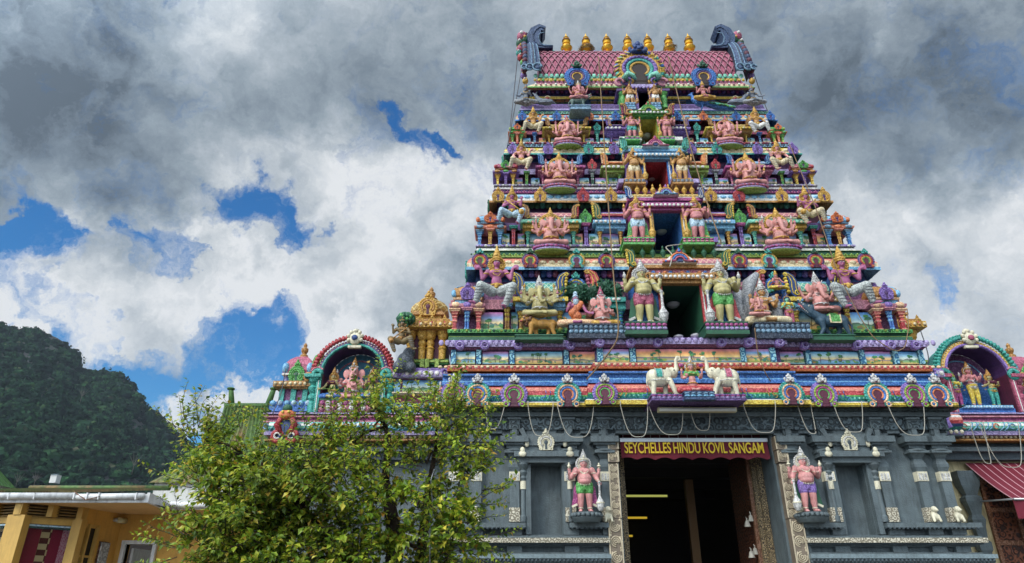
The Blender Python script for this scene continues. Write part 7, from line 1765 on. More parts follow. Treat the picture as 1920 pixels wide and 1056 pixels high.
A0 = Vector((PX(-90, 980, 11.4).x, 11.4)); A = Vector((PX(34, 985, 11.0).x, 11.0)); B = Vector((PX(150, 985, 11.6).x, 11.6)); C = Vector((PX(227, 985, 12.5).x, 12.5)); Dv = Vector((PX(470, 985, 12.5).x, 12.5))
zT = Zp(940, 10.9)+.02
def wallq(mb, p, q, z0, z1, th=.12):
    d = (q-p).normalized(); n = Vector((d.y, -d.x))  # facing the camera side
    if n.y > 0: n = -n
    a, b = p-n*th, q-n*th
    v = [(p.x, p.y, z0), (q.x, q.y, z0), (b.x, b.y, z0), (a.x, a.y, z0), (p.x, p.y, z1), (q.x, q.y, z1), (b.x, b.y, z1), (a.x, a.y, z1)]
    mb.add(v, [(0, 1, 5, 4), (1, 2, 6, 5), (2, 3, 7, 6), (3, 0, 4, 7), (4, 5, 6, 7), (3, 2, 1, 0)])
zW = Zp(985, 11.4); zL = Zp(973, 11.5)
E = B.lerp(C, .44)
mb = MB(); mb.m('yellowwall'); wallq(mb, E, C, 0, zT); wallq(mb, B, E, zW+.05, zT)
dx0, dx1 = PX(236, 1030, 12.5).x, PX(288, 1030, 12.5).x; zD = Zp(1021, 12.5)
wallq(mb, C, Vector((dx0, 12.5)), 0, zT); wallq(mb, Vector((dx0, 12.5)), Vector((dx1, 12.5)), zD, zT); wallq(mb, Vector((dx1, 12.5)), Dv, 0, zT)
mb.m('hall'); mb.box(-16, Dv.x, 16.5, 16.6, 0, zT); mb.box(-16, Dv.x, 11.6, 16.5, -.02, 0.03); mb.build('wall', sh)
# timber bay: posts, rails, louvres, glass
mb = MB(); mb.m('yellowtrim')
def post(p, w, z0, z1, name='post', dy=.1):
    m = MB(); m.m('yellowtrim'); m.box(p.x-w, p.x+w, p.y-dy, p.y+dy*.6, z0, z1); m.build(name, sh)
post(A, .13, 0, zL); post(B, .075, 0, zL); post(A0, .1, 0, zL)
G = B.lerp(C, .22); post(G, .03, 0, zW+.05, dy=.022); post(E, .03, 0, zW+.05, dy=.025)
for p, q in ((A0, A), (A, B)):
    m = MB(); m.m('yellowtrim'); wallq(m, p, q, zW, zL, .1); m.build('rail', sh); m = MB(); m.m('yellowtrim'); wallq(m, p, q, 1.0, 1.12, .1); m.m('yellowwall'); wallq(m, p, q, 0, 1.0, .1); m.build('sill', sh)
    n = int((q-p).length/.42)+1
    z0, z1 = zL, zT
    lv = MB(); lv.m('glassdark'); d = (q-p).normalized(); nn = Vector((d.y, -d.x)); nn = -nn if nn.y > 0 else nn
    wallq(lv, p-nn*.1, q-nn*.1, z0, z1, .04)
    for k in range(5):
        z = z0+(z1-z0)*(k+.1)/5; dz = (z1-z0)/5*.75
        lv.m('louvre'); a, b = p, q; lv.add([(a.x+nn.x*.04, a.y+nn.y*.04, z), (b.x+nn.x*.04, b.y+nn.y*.04, z), (b.x-nn.x*.07, b.y-nn.y*.07, z+dz), (a.x-nn.x*.07, a.y-nn.y*.07, z+dz), (a.x+nn.x*.04, a.y+nn.y*.04, z-.015), (b.x+nn.x*.04, b.y+nn.y*.04, z-.015)], [(0, 1, 2, 3), (4, 5, 1, 0)])
    lv.build('louvre_vent', sh)
    for k in range(3 if q is B else 4):
        pp = p.lerp(q, k/(2 if q is B else 3)); post(pp+nn*.02, .045, z0, z1, 'vent_post')
    g = MB(); g.m('glass'); wallq(g, p-nn*.04, q-nn*.04, 1.12, zW, .006); g.build('window_pane', sh)
    m = MB(); m.m('ltblue'); wallq(m, p+nn*.002, q+nn*.002, zW-.035, zW-.012, .03); m.build('window_trim', sh)
for p, q in ((B, G), (G, E)):
    nn = Vector(((q-p).y, -(q-p).x)).normalized(); nn = -nn if nn.y > 0 else nn
    g = MB(); g.m('glassdark'); wallq(g, p-nn*.03, q-nn*.03, 1.3, zW+.03, .01); g.m('yellowtrim'); wallq(g, p, q, zW-.0, zW+.06, .05); wallq(g, p, q, Zp(1045, 11.8), Zp(1041, 11.8), .05); g.build('side_window', sh)
# barred vent, door, wall lamp
vA, vB = E.lerp(C, .18), E.lerp(C, .58); nn = Vector(((C-E).y, -(C-E).x)).normalized(); nn = -nn if nn.y > 0 else nn
m = MB(); m.m('brown'); wallq(m, vA+nn*.03, vB+nn*.03, 1.6, Zp(1016, 12.2), .02); m.m('glassdark'); wallq(m, vA.lerp(vB, .06)+nn*.035, vA.lerp(vB, .94)+nn*.035, 1.6, Zp(1018, 12.2), .004); m.m('silver')
for k in range(7): pp = vA.lerp(vB, .1+.8*k/6)+nn*.05; m.box(pp.x-.012, pp.x+.012, pp.y-.01, pp.y+.01, 1.6, Zp(1018, 12.2))
m.build('barred_window', sh)
m = MB(); m.m('whitegutter'); m.box(dx0-.06, dx0, 12.44, 12.6, 0, zD+.05); m.box(dx1, dx1+.06, 12.44, 12.6, 0, zD+.05); m.box(dx0-.06, dx1+.06, 12.43, 12.6, zD, zD+.06); m.m('whitegutter'); m.box(dx0+.02, dx0+.06, 12.65, 13.4, 0, zD-.05); m.build('door_frame', sh)
pl = PX(214, 975, 12.3); tl = thing('wall_lamp', 'small cream strip lamp on the yellow wall under the eave', 'lamp', pl)
d = (C-E).normalized(); m = MB(); m.m('lampcream'); q = E.lerp(C, .62)+nn*.07; q2 = E.lerp(C, .98)+nn*.07; m.tube([(q.x, q.y, pl.z), (q2.x, q2.y, pl.z)], .05, 8); m.build('housing', tl)
m = MB(); m.m('railmetal'); m.tube([(q.x, q.y, pl.z), (q.x-nn.x*.08, q.y-nn.y*.08, pl.z)], .03, 6); m.build('bracket', tl)
# curtains hanging behind the glass
def curtain(p0, p1, c1, c2, lab, pat):
    key = 'curt_'+c1+c2+pat; m_, nt, b = newmat(key); L = nt.links
    geo = nd(nt, 'ShaderNodeNewGeometry'); mp = nd(nt, 'ShaderNodeMapping'); mp.inputs['Scale'].default_value = (7, 7, 9) if pat == 'check' else (14, 14, 6); L.new(geo.outputs['Position'], mp.inputs['Vector'])
    t_ = nd(nt, 'ShaderNodeTexChecker' if pat == 'check' else 'ShaderNodeTexVoronoi'); L.new(mp.outputs[0], t_.inputs['Vector'])
    if pat == 'check': t_.inputs['Scale'].default_value = 1.3
    mix = nd(nt, 'ShaderNodeMix', data_type='RGBA'); mix.inputs[6].default_value = lin(c1); mix.inputs[7].default_value = lin(c2)
    if pat == 'plain': mix.inputs[0].default_value = 0
    else:
        r = nd(nt, 'ShaderNodeMapRange'); r.inputs[1].default_value = .35; r.inputs[2].default_value = .5; L.new(t_.outputs['Fac' if pat == 'check' else 'Distance'], r.inputs[0]); L.new(r.outputs[0], mix.inputs[0])
    L.new(mix.outputs[2], b.inputs['Base Color']); b.inputs['Roughness'].default_value = .7; MATS[key] = m_
    t = thing('curtain', lab, 'curtain', (p0.x, p0.y, 1.2)); m = MB(); m.m(key); n = 30; dd = (p1-p0)
    for i in range(n):
        f = lambda k: (p0.x+dd.x*k/n+.025*sin(k*1.3), p0.y+dd.y*k/n+.035*sin(k*1.3))
        (xa, ya), (xb, yb) = f(i), f(i+1); m.add([(xa, ya, 1.0), (xb, yb, 1.0), (xb, yb, zW-.06), (xa, ya, zW-.06)], [(0, 1, 2, 3)], True)
    m.build('cloth', t)
off = Vector((-.02, .16)); ab = lambda t: A.lerp(B, t)+off
curtain(ab(.1), ab(.33), '8c1834', 'b04058', 'dark crimson curtain leftmost in the bay window of the yellow shop', 'plain'); curtain(ab(.33), ab(.5), '5a2018', 'c8b484', 'brown and cream checked curtain in the bay window', 'check'); curtain(ab(.5), ab(.68), '8a0f38', '8a0f38', 'plain crimson curtain between checked and pink curtains', 'plain'); curtain(ab(.68), ab(.86), 'b85878', 'd0a0ac', 'pink patterned curtain rightmost in the bay window', 'blot')
a0 = lambda t: A0.lerp(A, t)+Vector((0, .18))
curtain(a0(.55), a0(.82), '3a2c22', 'b8a67c', 'dark brown and beige checked curtain in the window at the edge', 'check')
# roof, fascia and gutter
m = MB(); m.m('roofgreen'); zf1 = Zp(926, 10.8); xr0, xr1 = PX(-260, 930, 10.8).x, PX(274, 930, 10.8).x; n = 120; xe = PX(318, 918, 14.5).x
def rz(Y): return zf1+.03+(Zp(917, 14.5)-zf1-.03)*(Y-10.8)/3.7
for i in range(n):
    f = lambda k: xr0+(xe-xr0)*k/n
    zz = lambda k: .018*(1 if k % 2 else -1)
    y0 = lambda x: 10.8 if x < xr1 else 10.8+(x-xr1)*.9
    xa, xb = f(i), f(i+1)
    m.add([(xa, y0(xa), rz(y0(xa))+zz(i)), (xb, y0(xb), rz(y0(xb))+zz(i+1)), (xb, 14.5, rz(14.5)+zz(i+1)), (xa, 14.5, rz(14.5)+zz(i))], [(0, 1, 2, 3)], True)
m.m('roofgreen'); m.tube([(xr0, 14.5, rz(14.5)+.02), (xe, 14.5, rz(14.5)+.02)], .05, 6)
m.build('roof', sh)
m = MB(); m.m('whitegutter'); zb = Zp(942, 10.8)
xm = xr1; ym = 11.7; x2 = PX(311, 930, ym).x; x3 = PX(480, 930, ym).x
m.box(xr0, xm, 10.82, 10.87, zb, zf1); wallq(m, Vector((xm, 10.82)), Vector((x2, ym)), zb, zf1+.02, .04); m.box(x2, x3, ym, ym+.05, zb, zf1)
m.m('soffit'); m.quad((xr0, 10.85, zb+.01), (xm, 10.85, zb+.01), (xm, 13.8, zb+.01), (xr0, 13.8, zb+.01)); m.quad((xm, 10.85, zb+.01), (x2, ym, zb+.01), (x2, 13.8, zb+.01), (xm, 13.8, zb+.01)); m.quad((x2, ym, zb+.01), (x3, ym, zb+.01), (x3, 13.8, zb+.01), (x2, 13.8, zb+.01))
m.build('fascia', sh)
m = MB(); m.m('whitegutter'); xk = PX(140, 930, 10.75).x
m.tube([(xr0, 10.77, zf1-.035), (xk, 10.77, zf1-.035)], .05, 8); m.tube([(xk, 10.775, zf1-.05), (xm-.02, 10.775, zf1-.035)], .046, 8); m.tube([(x2, ym-.04, zf1-.06), (x3, ym-.04, zf1-.06)], .05, 8)
for px in (20, 68, 142, 166, 188, 258): x = PX(px, 930, 10.77).x; m.box(x-.008, x+.008, 10.715, 10.82, zf1-.092, zf1+.006)
m.m('brown'); m.tube([(xk-.02, 10.75, zf1+.02), (xk+.2, 10.72, zf1-.1), (xk+.4, 10.72, zf1-.05)], .008, 4)
m.build('gutter', sh)
# green roofed turrets
def turret(cx, Y, ze, zt, hw, ht, lab, zw0):
    t = thing('green_roofed_turret', lab, 'turret', (cx, Y+hw, zw0), 'green roofed turrets'); m = MB()
    prof = [(1, 0), (.74, .2), (.53, .5), (.37, .8), (ht/hw, 1.0)]
    cy = Y+hw
    for j in range(4):
        (r0, t0), (r1, t1) = prof[j], prof[j+1]; a, b = hw*r0, hw*r1; z0, z1 = ze+(zt-ze)*t0, ze+(zt-ze)*t1
        K = 26
        for sd in range(4):
            R_ = Matrix.Rotation(sd*pi/2, 3, 'Z'); m.m('roofgreen' if sd == 0 else 'roofside')
            for i in range(K):
                u0, u1 = -1+2*i/K, -1+2*(i+1)/K; g = lambda k: .02*(1 if k % 2 else -1)
                v = [R_ @ Vector((u0*a, -a-g(i), 0)), R_ @ Vector((u1*a, -a-g(i+1), 0)), R_ @ Vector((u1*b, -b-g(i+1), 0)), R_ @ Vector((u0*b, -b-g(i), 0))]
                m.add([(cx+v[0].x, cy+v[0].y, z0), (cx+v[1].x, cy+v[1].y, z0), (cx+v[2].x, cy+v[2].y, z1), (cx+v[3].x, cy+v[3].y, z1)], [(0, 1, 2, 3)])
    m.m('roofside'); m.box(cx-ht*1.02, cx+ht*1.02, cy-ht*1.02, cy+ht*1.02, zt-.02, zt+.05); m.build('roof', t)
    m = MB()
    m.m('roofside')
    for s in (-1, 1): m.tube([(cx+s*ht*.85, cy-ht*.5, zt), (cx+s*ht*1.0, cy-ht*.5, zt+.42), (cx+s*ht*1.04, cy-ht*.5, zt+.52)], [.09, .07, .06], 8); m.lathe([(.1, 0), (.11, .03), (.08, .05)], (cx+s*ht*1.04, cy-ht*.5, zt+.5), 8)
    m.build('roof_finials', t)
    m = MB(); m.m('whitewall'); m.box(cx-hw*.93, cx+hw*.93, cy-hw*.93, cy+hw*.93, zw0, ze+.03); m.build('wall', t)
paint('whitewall', 'd0d0cc', .7, .08, grime=.4)
YT = 16.7
turret(P(471, 757, 18.1).x, YT, Zp(905, YT), Zp(757, 17.6), 1.6, .56, 'tall flared green turret roof with two finial posts on white walls behind the tree', Zp(960, YT))
turret(P(26, 918, 17.0).x-1.4, 14.0, Zp(918, 17.0), Zp(720, 16), 1.5, .4, 'flared green turret roof at the edge above the yellow shop', 3.0)

# ------------------------------------------------------------------ the bushy tree
def leaf_mat(name, cols, trans=.35, rough=.42, spec=.4, ns_scale=1.1, lo=.6, hi=1.25):
    m, nt, b = newmat(name); L = nt.links
    geo = nd(nt, 'ShaderNodeNewGeometry'); cr = nd(nt, 'ShaderNodeValToRGB'); L.new(geo.outputs['Random Per Island'], cr.inputs[0])
    e = cr.color_ramp.elements
    while len(e) < len(cols): e.new(.5)
    for i, (p_, c) in enumerate(cols): e[i].position = p_; e[i].color = lin(c)
    ns = nd(nt, 'ShaderNodeTexNoise'); ns.inputs['Scale'].default_value = ns_scale; L.new(geo.outputs['Position'], ns.inputs['Vector'])
    r = nd(nt, 'ShaderNodeMapRange'); r.inputs[1].default_value = .35; r.inputs[2].default_value = .65; r.inputs[3].default_value = lo; r.inputs[4].default_value = hi; L.new(ns.outputs['Fac'], r.inputs[0])
    sc = nd(nt, 'ShaderNodeVectorMath', operation='SCALE'); L.new(cr.outputs[0], sc.inputs[0]); L.new(r.outputs[0], sc.inputs['Scale'])
    L.new(sc.outputs[0], b.inputs['Base Color']); b.inputs['Roughness'].default_value = rough; b.inputs['Specular IOR Level'].default_value = spec
    tr = nd(nt, 'ShaderNodeBsdfTranslucent'); L.new(sc.outputs[0], tr.inputs['Color']); mx = nd(nt, 'ShaderNodeMixShader'); mx.inputs[0].default_value = trans
    out = nt.nodes['Material Output']; L.new(b.outputs[0], mx.inputs[1]); L.new(tr.outputs[0], mx.inputs[2]); L.new(mx.outputs[0], out.inputs['Surface'])
    MATS[name] = m
leaf_mat('leaf', [(0, '42601a'), (.3, '6c8a26'), (.6, '98ae32'), (.86, 'bcc040'), (.95, 'd0be4a'), (1.0, 'b07c30')])
paint('bark', '3a2c24', .85, .3, bump=.8, grime=.3)
tree = thing('bushy_tree', 'bushy leafy green tree with twiggy sprays in front of the temple wing', 'tree', (P(745, 1040, 9.6).x, 9.6, 0))
rn = random.Random(21)
YT0 = 9.3
BL = [(378, 822, 36), (392, 850, 44), (385, 905, 32), (440, 905, 54), (425, 965, 60), (388, 1015, 42), (490, 885, 46), (480, 960, 80), (560, 885, 52), (560, 945, 85), (462, 1030, 78), (540, 1030, 90), (640, 850, 62), (640, 930, 85), (650, 1030, 85), (700, 800, 48), (690, 760, 32), (730, 870, 55), (760, 800, 48), (820, 800, 50), (862, 785, 40), (870, 840, 40), (800, 870, 42), (720, 960, 48), (780, 950, 45), (845, 940, 38), (862, 985, 34), (838, 1020, 40), (760, 1030, 50), (880, 890, 26), (700, 1060, 60), (830, 1080, 50), (600, 1100, 90), (480, 1100, 90), (415, 1090, 55)]
THIN = {0: .8, 15: .6, 16: .5, 17: .55, 18: .65, 19: .6, 20: .8, 22: .5, 23: .4, 24: .35, 25: .7, 28: .45, 29: .9}
tipsV = []; leaves = []
trunk_top = Vector(P(738, 930, YT0+.4))
limbs = []
for i, (px, py, r) in enumerate(BL):
    c = P(px, py, YT0+.2*sin(i*2.3)); limbs.append((c, r/1300*YT0))
mbt = MB(); mbt.m('bark')
base = Vector((P(745, 1040, 9.6).x, 9.6, 0)); mid = P(742, 1010, 9.7); fork = P(722, 905, 9.6)
mbt.tube([base, base+Vector((-.05, 0, 1.0)), mid, fork], [.16, .14, .11, .07], 10)
mbt.tube([base+Vector((.1, .1, 0)), P(790, 1040, 9.8), P(800, 940, 9.7), P(815, 850, 9.5)], [.1, .08, .05, .03], 8)
mbt.tube([base+Vector((-.1, -.1, 0)), P(640, 1040, 9.4), P(560, 950, 9.3), P(490, 880, 9.3)], [.13, .1, .07, .04], 8)
hubs = [(mid, .06), (fork, .05), (P(640, 1040, 9.4), .06), (P(560, 950, 9.3), .05), (P(490, 880, 9.3), .035), (P(800, 940, 9.7), .04), (P(815, 850, 9.5), .03)]
mbt.tube([fork, P(728, 820, 9.5), P(712, 760, 9.4), P(700, 722, 9.4)], [.06, .04, .025, .01], 7); hubs.append((P(722, 800, 9.45), .03))
for i, (c, r) in enumerate(limbs):
    h, hr = min(hubs, key=lambda q: (q[0]-c).length); m_ = (h+c)/2+Vector((0, 0, .1)); mbt.tube([h, m_, c], [hr*.7, .022, .012], 6)
V, Fc = [], []
def leaf(p, d, up, L_):
    d = d.normalized(); sd = d.cross(up)
    if sd.length < .1: sd = d.cross(Vector((1, .3, .2)))
    sd.normalize(); n = sd.cross(d); w = L_*.3; b = len(V)
    V.extend([p, p+d*(L_*.45)+sd*w+n*(w*.35), p+d*L_-n*(L_*.12), p+d*(L_*.45)-sd*w+n*(w*.35), p+d*(L_*.5)])
    Fc.extend([(b, b+1, b+4), (b+1, b+2, b+4), (b, b+4, b+3), (b+4, b+2, b+3)])
def twig(p, d, n_, L_, ls):
    pts = [p]; q = p.copy(); dd = d.normalized()
    for k in range(6):
        dd = (dd+Vector((rn.gauss(0, .16), rn.gauss(0, .16), rn.gauss(.02, .14)))).normalized(); q = q+dd*(L_/6); pts.append(q.copy())
    mbt.tube(pts, [.007, .006, .005, .005, .004, .003, .002], 3, False)
    for k in range(n_):
        t = .12+.88*(k+rn.random())/n_; i = min(int(t*6), 5); pp = pts[i].lerp(pts[i+1], t*6-i); ax_ = (pts[i+1]-pts[i]).normalized()
        rd = Vector((rn.gauss(0, 1), rn.gauss(0, 1), rn.gauss(0, .8))); rd = (rd-ax_*rd.dot(ax_)).normalized()
        ld = (rd+ax_*.55+Vector((0, -.1, -.25))).normalized(); leaf(pp+rd*.01, ld, Vector((rn.gauss(0, .4), rn.gauss(-.3, .4), 1)), ls*(.55+.75*rn.random()))
for i, (c, r) in enumerate(limbs):
    k = THIN.get(i, 1.0)
    nt_ = int(62*k*(r/.5)**1.6)+5
    for j in range(nt_):
        d = Vector((rn.gauss(0, 1), rn.gauss(-.35, .9), rn.gauss(.15, 1))).normalized(); q = c+d*(r*(.15+.6*rn.random()**.6)); q.y += d.y*r*.35
        dirn = (d*.8+Vector((rn.gauss(0, .5), rn.gauss(0, .4), .45))).normalized(); twig(q, dirn, 20, .24+.15*rn.random(), .07 if q.z > 3.1 else .088)
# sprays that break the outline
for px, py, dx, dy in ((352, 780, -.25, .9), (372, 800, -.1, 1), (345, 820, -.6, .7), (410, 815, .1, 1), (480, 830, .2, .9), (520, 835, -.1, 1), (575, 825, .2, .9), (600, 830, 0, 1), (450, 850, 0, 1), (700, 760, .1, 1), (715, 745, -.2, 1), (690, 735, .3, .9), (735, 775, .4, .8), (640, 800, -.3, .9), (770, 775, .1, 1), (800, 755, .2, 1), (838, 750, -.1, 1), (850, 745, .3, .9), (890, 770, .6, .6), (882, 800, .8, .3), (882, 845, .9, -.1), (870, 950, .9, .2), (888, 1000, .9, 0), (880, 1030, .8, -.3), (880, 1045, .5, -.5), (330, 1025, -.9, .1), (338, 1000, -.8, .3), (352, 960, -.8, .3), (350, 890, -.9, .1), (320, 1045, -.8, -.2), (860, 905, .6, .5), (905, 925, .7, .4), (660, 790, 0, 1), (605, 805, .1, 1), (440, 805, -.2, 1)):
    for q in range(3): twig(P(px+rn.gauss(0, 7), py+rn.gauss(0, 7), YT0+rn.gauss(0, .25)), Vector((dx+rn.gauss(0, .2), rn.gauss(0, .3), dy+rn.gauss(0, .2))), 22, .42+.2*rn.random(), .07)
me = bpy.data.meshes.new('crown'); me.from_pydata([tuple(v-Vector(tree.location)) for v in V], [], Fc); me.materials.append(M('leaf')); me.update(); ob('crown', me, tree)
# bare pale creepers
for (a, b, c) in ((( 672, 1056), (676, 985), (682, 960)), ((690, 1050), (700, 1000), (676, 965)), ((812, 960), (808, 900), (814, 880)), ((806, 1056), (806, 990), (808, 975)), ((640, 1010), (670, 985), (720, 980)), ((760, 1000), (790, 1010), (830, 1030))):
    mbt.m('greytwig' if 'greytwig' in MATS else 'grey'); mbt.tube([P(a[0], a[1], 9.0), P(b[0], b[1], 9.0), P(c[0], c[1], 9.05)], .008, 5)
mbt.build('trunk', tree)

# ------------------------------------------------------------------ ground, hill and its forest
def noise_mat(name, h1, h2, scale, rough=.9):
    m, nt, b = newmat(name); L = nt.links; geo = nd(nt, 'ShaderNodeNewGeometry'); n = nd(nt, 'ShaderNodeTexNoise'); n.inputs['Scale'].default_value = scale; n.inputs['Detail'].default_value = 8; L.new(geo.outputs['Position'], n.inputs['Vector'])
    r = nd(nt, 'ShaderNodeMapRange'); r.inputs[1].default_value = .38; r.inputs[2].default_value = .62; L.new(n.outputs['Fac'], r.inputs[0])
    mx = nd(nt, 'ShaderNodeMix', data_type='RGBA'); L.new(r.outputs[0], mx.inputs[0]); mx.inputs[6].default_value = lin(h1); mx.inputs[7].default_value = lin(h2); L.new(mx.outputs[2], b.inputs['Base Color']); b.inputs['Roughness'].default_value = rough; MATS[name] = m
noise_mat('asphalt', '3a3a3c', '4a4846', 1.5); noise_mat('hillrock', '241f26', '1c241c', .05); noise_mat('paving', '77726a', '8a857a', 2.0)
m = MB(); m.m('asphalt'); S = 1500
m.quad((-S, -S, 0), (S, -S, 0), (S, S, 0), (-S, S, 0)); tag(m.build('ground'), kind='structure')
m = MB(); m.m('paving'); m.box(-12, 18, 8.6, 24, -.05, .13); tag(m.build('pavement'), kind='structure')
RID = [(-420, 560), (-200, 575), (-60, 590), (0, 605), (22, 616), (40, 622), (75, 619), (92, 627), (110, 635), (128, 648), (138, 662), (143, 688), (160, 694), (185, 700), (215, 704), (235, 712), (250, 722), (264, 742), (272, 760), (285, 778), (300, 790), (318, 798), (340, 822), (356, 836), (370, 850), (420, 872), (520, 905), (640, 940), (760, 980), (900, 1040)]
def ridge(px):
    for (a, b), (c, d) in zip(RID[:-1], RID[1:]):
        if a <= px <= c: return b+(d-b)*(px-a)/(c-a)
    return RID[-1][1]
Yh0, Yh1 = 230.0, 700.0
def hillpt(px, t, wob=True):
    py = ridge(px); p = P(px, py, Yh1); Y = Yh0+(Yh1-Yh0)*t
    k = p.x/Yh1; h = p.z*(t**1.25*.97+.03*t)
    if wob: h += 6*sin(px*.021+t*7)*sin(t*9+px*.01)*(1-t)*t*2
    return Vector((k*Y, Y, h))
nx, nt_ = 130, 26
VV = []; FF = []
for i in range(nx+1):
    px = -420+1320*i/nx
    for j in range(nt_+1): VV.append(hillpt(px, j/nt_))
    p = hillpt(px, 1); VV.append((p.x*1.3, Yh1*1.3, -5))
s_ = nt_+2
for i in range(nx):
    for j in range(nt_+1): FF.append((i*s_+j, (i+1)*s_+j, (i+1)*s_+j+1, i*s_+j+1))
me = bpy.data.meshes.new('hill'); me.from_pydata([tuple(v) for v in VV], [], FF); me.polygons.foreach_set('use_smooth', [True]*len(FF)); me.materials.append(M('hillrock')); me.update(); tag(ob('hill', me), kind='structure')
leaf_mat('forest', [(0, '14261c'), (.4, '1a3022'), (.7, '223c28'), (.93, '2c4a2e'), (.98, '3a5032'), (1.0, '4a4a3c')], .1, .95, .05, .11, .35, 1.35)
r_ = np.random.default_rng(5)
uv, uf = unit_sphere(7, 5); uv = np.array(uv); allv = []; allf = []; nb = 0
NCR = 6000
pxs = r_.uniform(-420, 640, NCR); ts = r_.uniform(.0, 1.0, NCR)**.8
def rocky(px, t): return 45 < px < 125 and .72 < t < .93 and sin(px*.2+t*40) > -.45
quads = []
for px, t in zip(pxs, ts):
    if rocky(px, t): continue
    c = hillpt(px, min(t, .997)); r = (2.6+7.5*r_.random()**2.2)*(.65+.5*c.y/700); sq = r_.uniform(.45, .85)
    if t > .96: r *= .55
    c = np.array(c)+np.array([0, 0, r*.25])
    w = uv*np.array([r, r, r*sq])*(1+.22*np.sin(uv[:, :1]*7+px)*np.cos(uv[:, 1:2]*6+t*30))*.86
    allv.append(w+c); allf.append([[q+nb for q in f] for f in uf]); nb += len(uv)
    K = 46
    d = r_.normal(size=(K, 3)); d[:, 2] = np.abs(d[:, 2])*1.0-.25; d[:, 1] -= .5; d /= np.linalg.norm(d, axis=1)[:, None]
    pos = c+d*np.array([r, r, r*sq])*r_.uniform(.82, 1.12, (K, 1)); a = np.cross(d, r_.normal(size=(K, 3))); a /= np.linalg.norm(a, axis=1)[:, None]; b = np.cross(d, a); s2 = r*r_.uniform(.1, .24, (K, 1)); d2 = d*s2*.5
    quads.append(np.stack([pos-a*s2, pos+b*s2*.7+d2, pos+a*s2, pos-b*s2*.7-d2], 1))
Q = np.concatenate(quads).reshape(-1, 3); base_n = nb
AV = np.concatenate(allv+[Q]); AF = [f for l in allf for f in l]+(np.arange(len(Q)).reshape(-1, 4)+base_n).tolist()
me = bpy.data.meshes.new('forest'); me.from_pydata(AV.tolist(), [], AF); me.materials.append(M('forest')); me.update(); tag(ob('forest', me), 'dense dark forest covering the hillside', 'forest', kind='stuff')
flat('palebark', '5e5a52', .9)
for i, (px, py, Y, h, lab) in enumerate(((247, 890, 300, 9, 'pale bare tree on the lower hillside, nearest the turret'), (150, 755, 520, 12, 'pale bare tree high on the dark hillside'), (62, 915, 260, 6, 'pale bare trunk low on the hillside beside the green roof'), (28, 917, 258, 6, 'thin pale bare trunk low on the hillside at the edge'))):
    b = P(px, py, Y); t = thing('bare_tree', lab, 'tree', b, 'bare trees on the hillside'); m = MB(); m.m('palebark'); rr = h*.016
    m.tube([b, b+Vector((0, 0, h*.45)), b+Vector((h*.1, 0, h*.8))], [rr*1.3, rr, rr*.5], 5); m.build('trunk', t); m = MB(); m.m('palebark')
    for dx, dz in ((-.3, .9), (.35, .95), (.05, 1.05), (-.15, 1.1), (.5, .8)): m.tube([b+Vector((0, 0, h*.4)), b+Vector((dx*h*.5, 0, h*(.4+dz*.3))), b+Vector((dx*h, 0, h*dz))], [rr*.7, rr*.5, rr*.2], 4)
    m.build('branches', t)
p = P(104, 892, 290); t = thing('hillside_house', 'tiny white house among the trees low on the hillside', 'house', p); m = MB(); m.m('whitewall'); m.box(p.x-1.3, p.x+1.3, 289, 292, p.z-3, p.z+.3); m.build('wall', t); m = MB(); m.m('ltblue'); m.add([(p.x-1.5, 288.5, p.z+.3), (p.x+1.5, 288.5, p.z+.3), (p.x+1.2, 291, p.z+.8), (p.x-1.2, 291, p.z+.8)], [(0, 1, 2, 3)]); m.build('roof', t)

def haze_mat():
    m = bpy.data.materials.new('haze'); m.use_nodes = True; n_ = m.node_tree; n_.nodes.clear(); o_ = n_.nodes.new('ShaderNodeOutputMaterial'); v_ = n_.nodes.new('ShaderNodeVolumePrincipled')
    v_.inputs['Color'].default_value = (.62, .74, .9, 1); v_.inputs['Density'].default_value = .00010; n_.links.new(v_.outputs[0], o_.inputs['Volume']); MATS['haze'] = m
haze_mat()
# ------------------------------------------------------------------ sky, sun, camera
SUN_EL, SUN_AZ = radians(40), math.atan2(-.62, -.75)      # azimuth from +Y towards +X
w = bpy.data.worlds.new('World'); SC.world = w; w.use_nodes = True
nt = w.node_tree; L = nt.links; bg = nt.nodes['Background']; STR = .1; bg.inputs['Strength'].default_value = STR
sky = nd(nt, 'ShaderNodeTexSky', sky_type='NISHITA'); sky.sun_disc = False; sky.sun_elevation = SUN_EL; sky.sun_rotation = SUN_AZ
tc = nd(nt, 'ShaderNodeTexCoord'); G = tc.outputs['Generated']
def vm(op, a, b=None, sc=None):
    n = nd(nt, 'ShaderNodeVectorMath', operation=op)
    if isinstance(a, (tuple, Vector)): n.inputs[0].default_value = a
    else: L.new(a, n.inputs[0])
    if b is not None:
        if isinstance(b, (tuple, Vector)): n.inputs[1].default_value = b
        else: L.new(b, n.inputs[1])
    if sc is not None:
        if isinstance(sc, float): n.inputs['Scale'].default_value = sc
        else: L.new(sc, n.inputs['Scale'])
    return n
def mt(op, a, b=None, c=None, clamp=False):
    n = nd(nt, 'ShaderNodeMath', operation=op, use_clamp=clamp)
    for i, v in enumerate((a, b, c)):
        if v is None: continue
        if isinstance(v, (int, float)): n.inputs[i].default_value = v
        else: L.new(v, n.inputs[i])
    return n.outputs[0]
def nz(scale, det, rough=.55, vec=G, off=(0, 0, 0)):
    n = nd(nt, 'ShaderNodeTexNoise'); n.inputs['Scale'].default_value = scale; n.inputs['Detail'].default_value = det; n.inputs['Roughness'].default_value = rough
    L.new(vm('ADD', vec, off).outputs[0], n.inputs['Vector']); return n
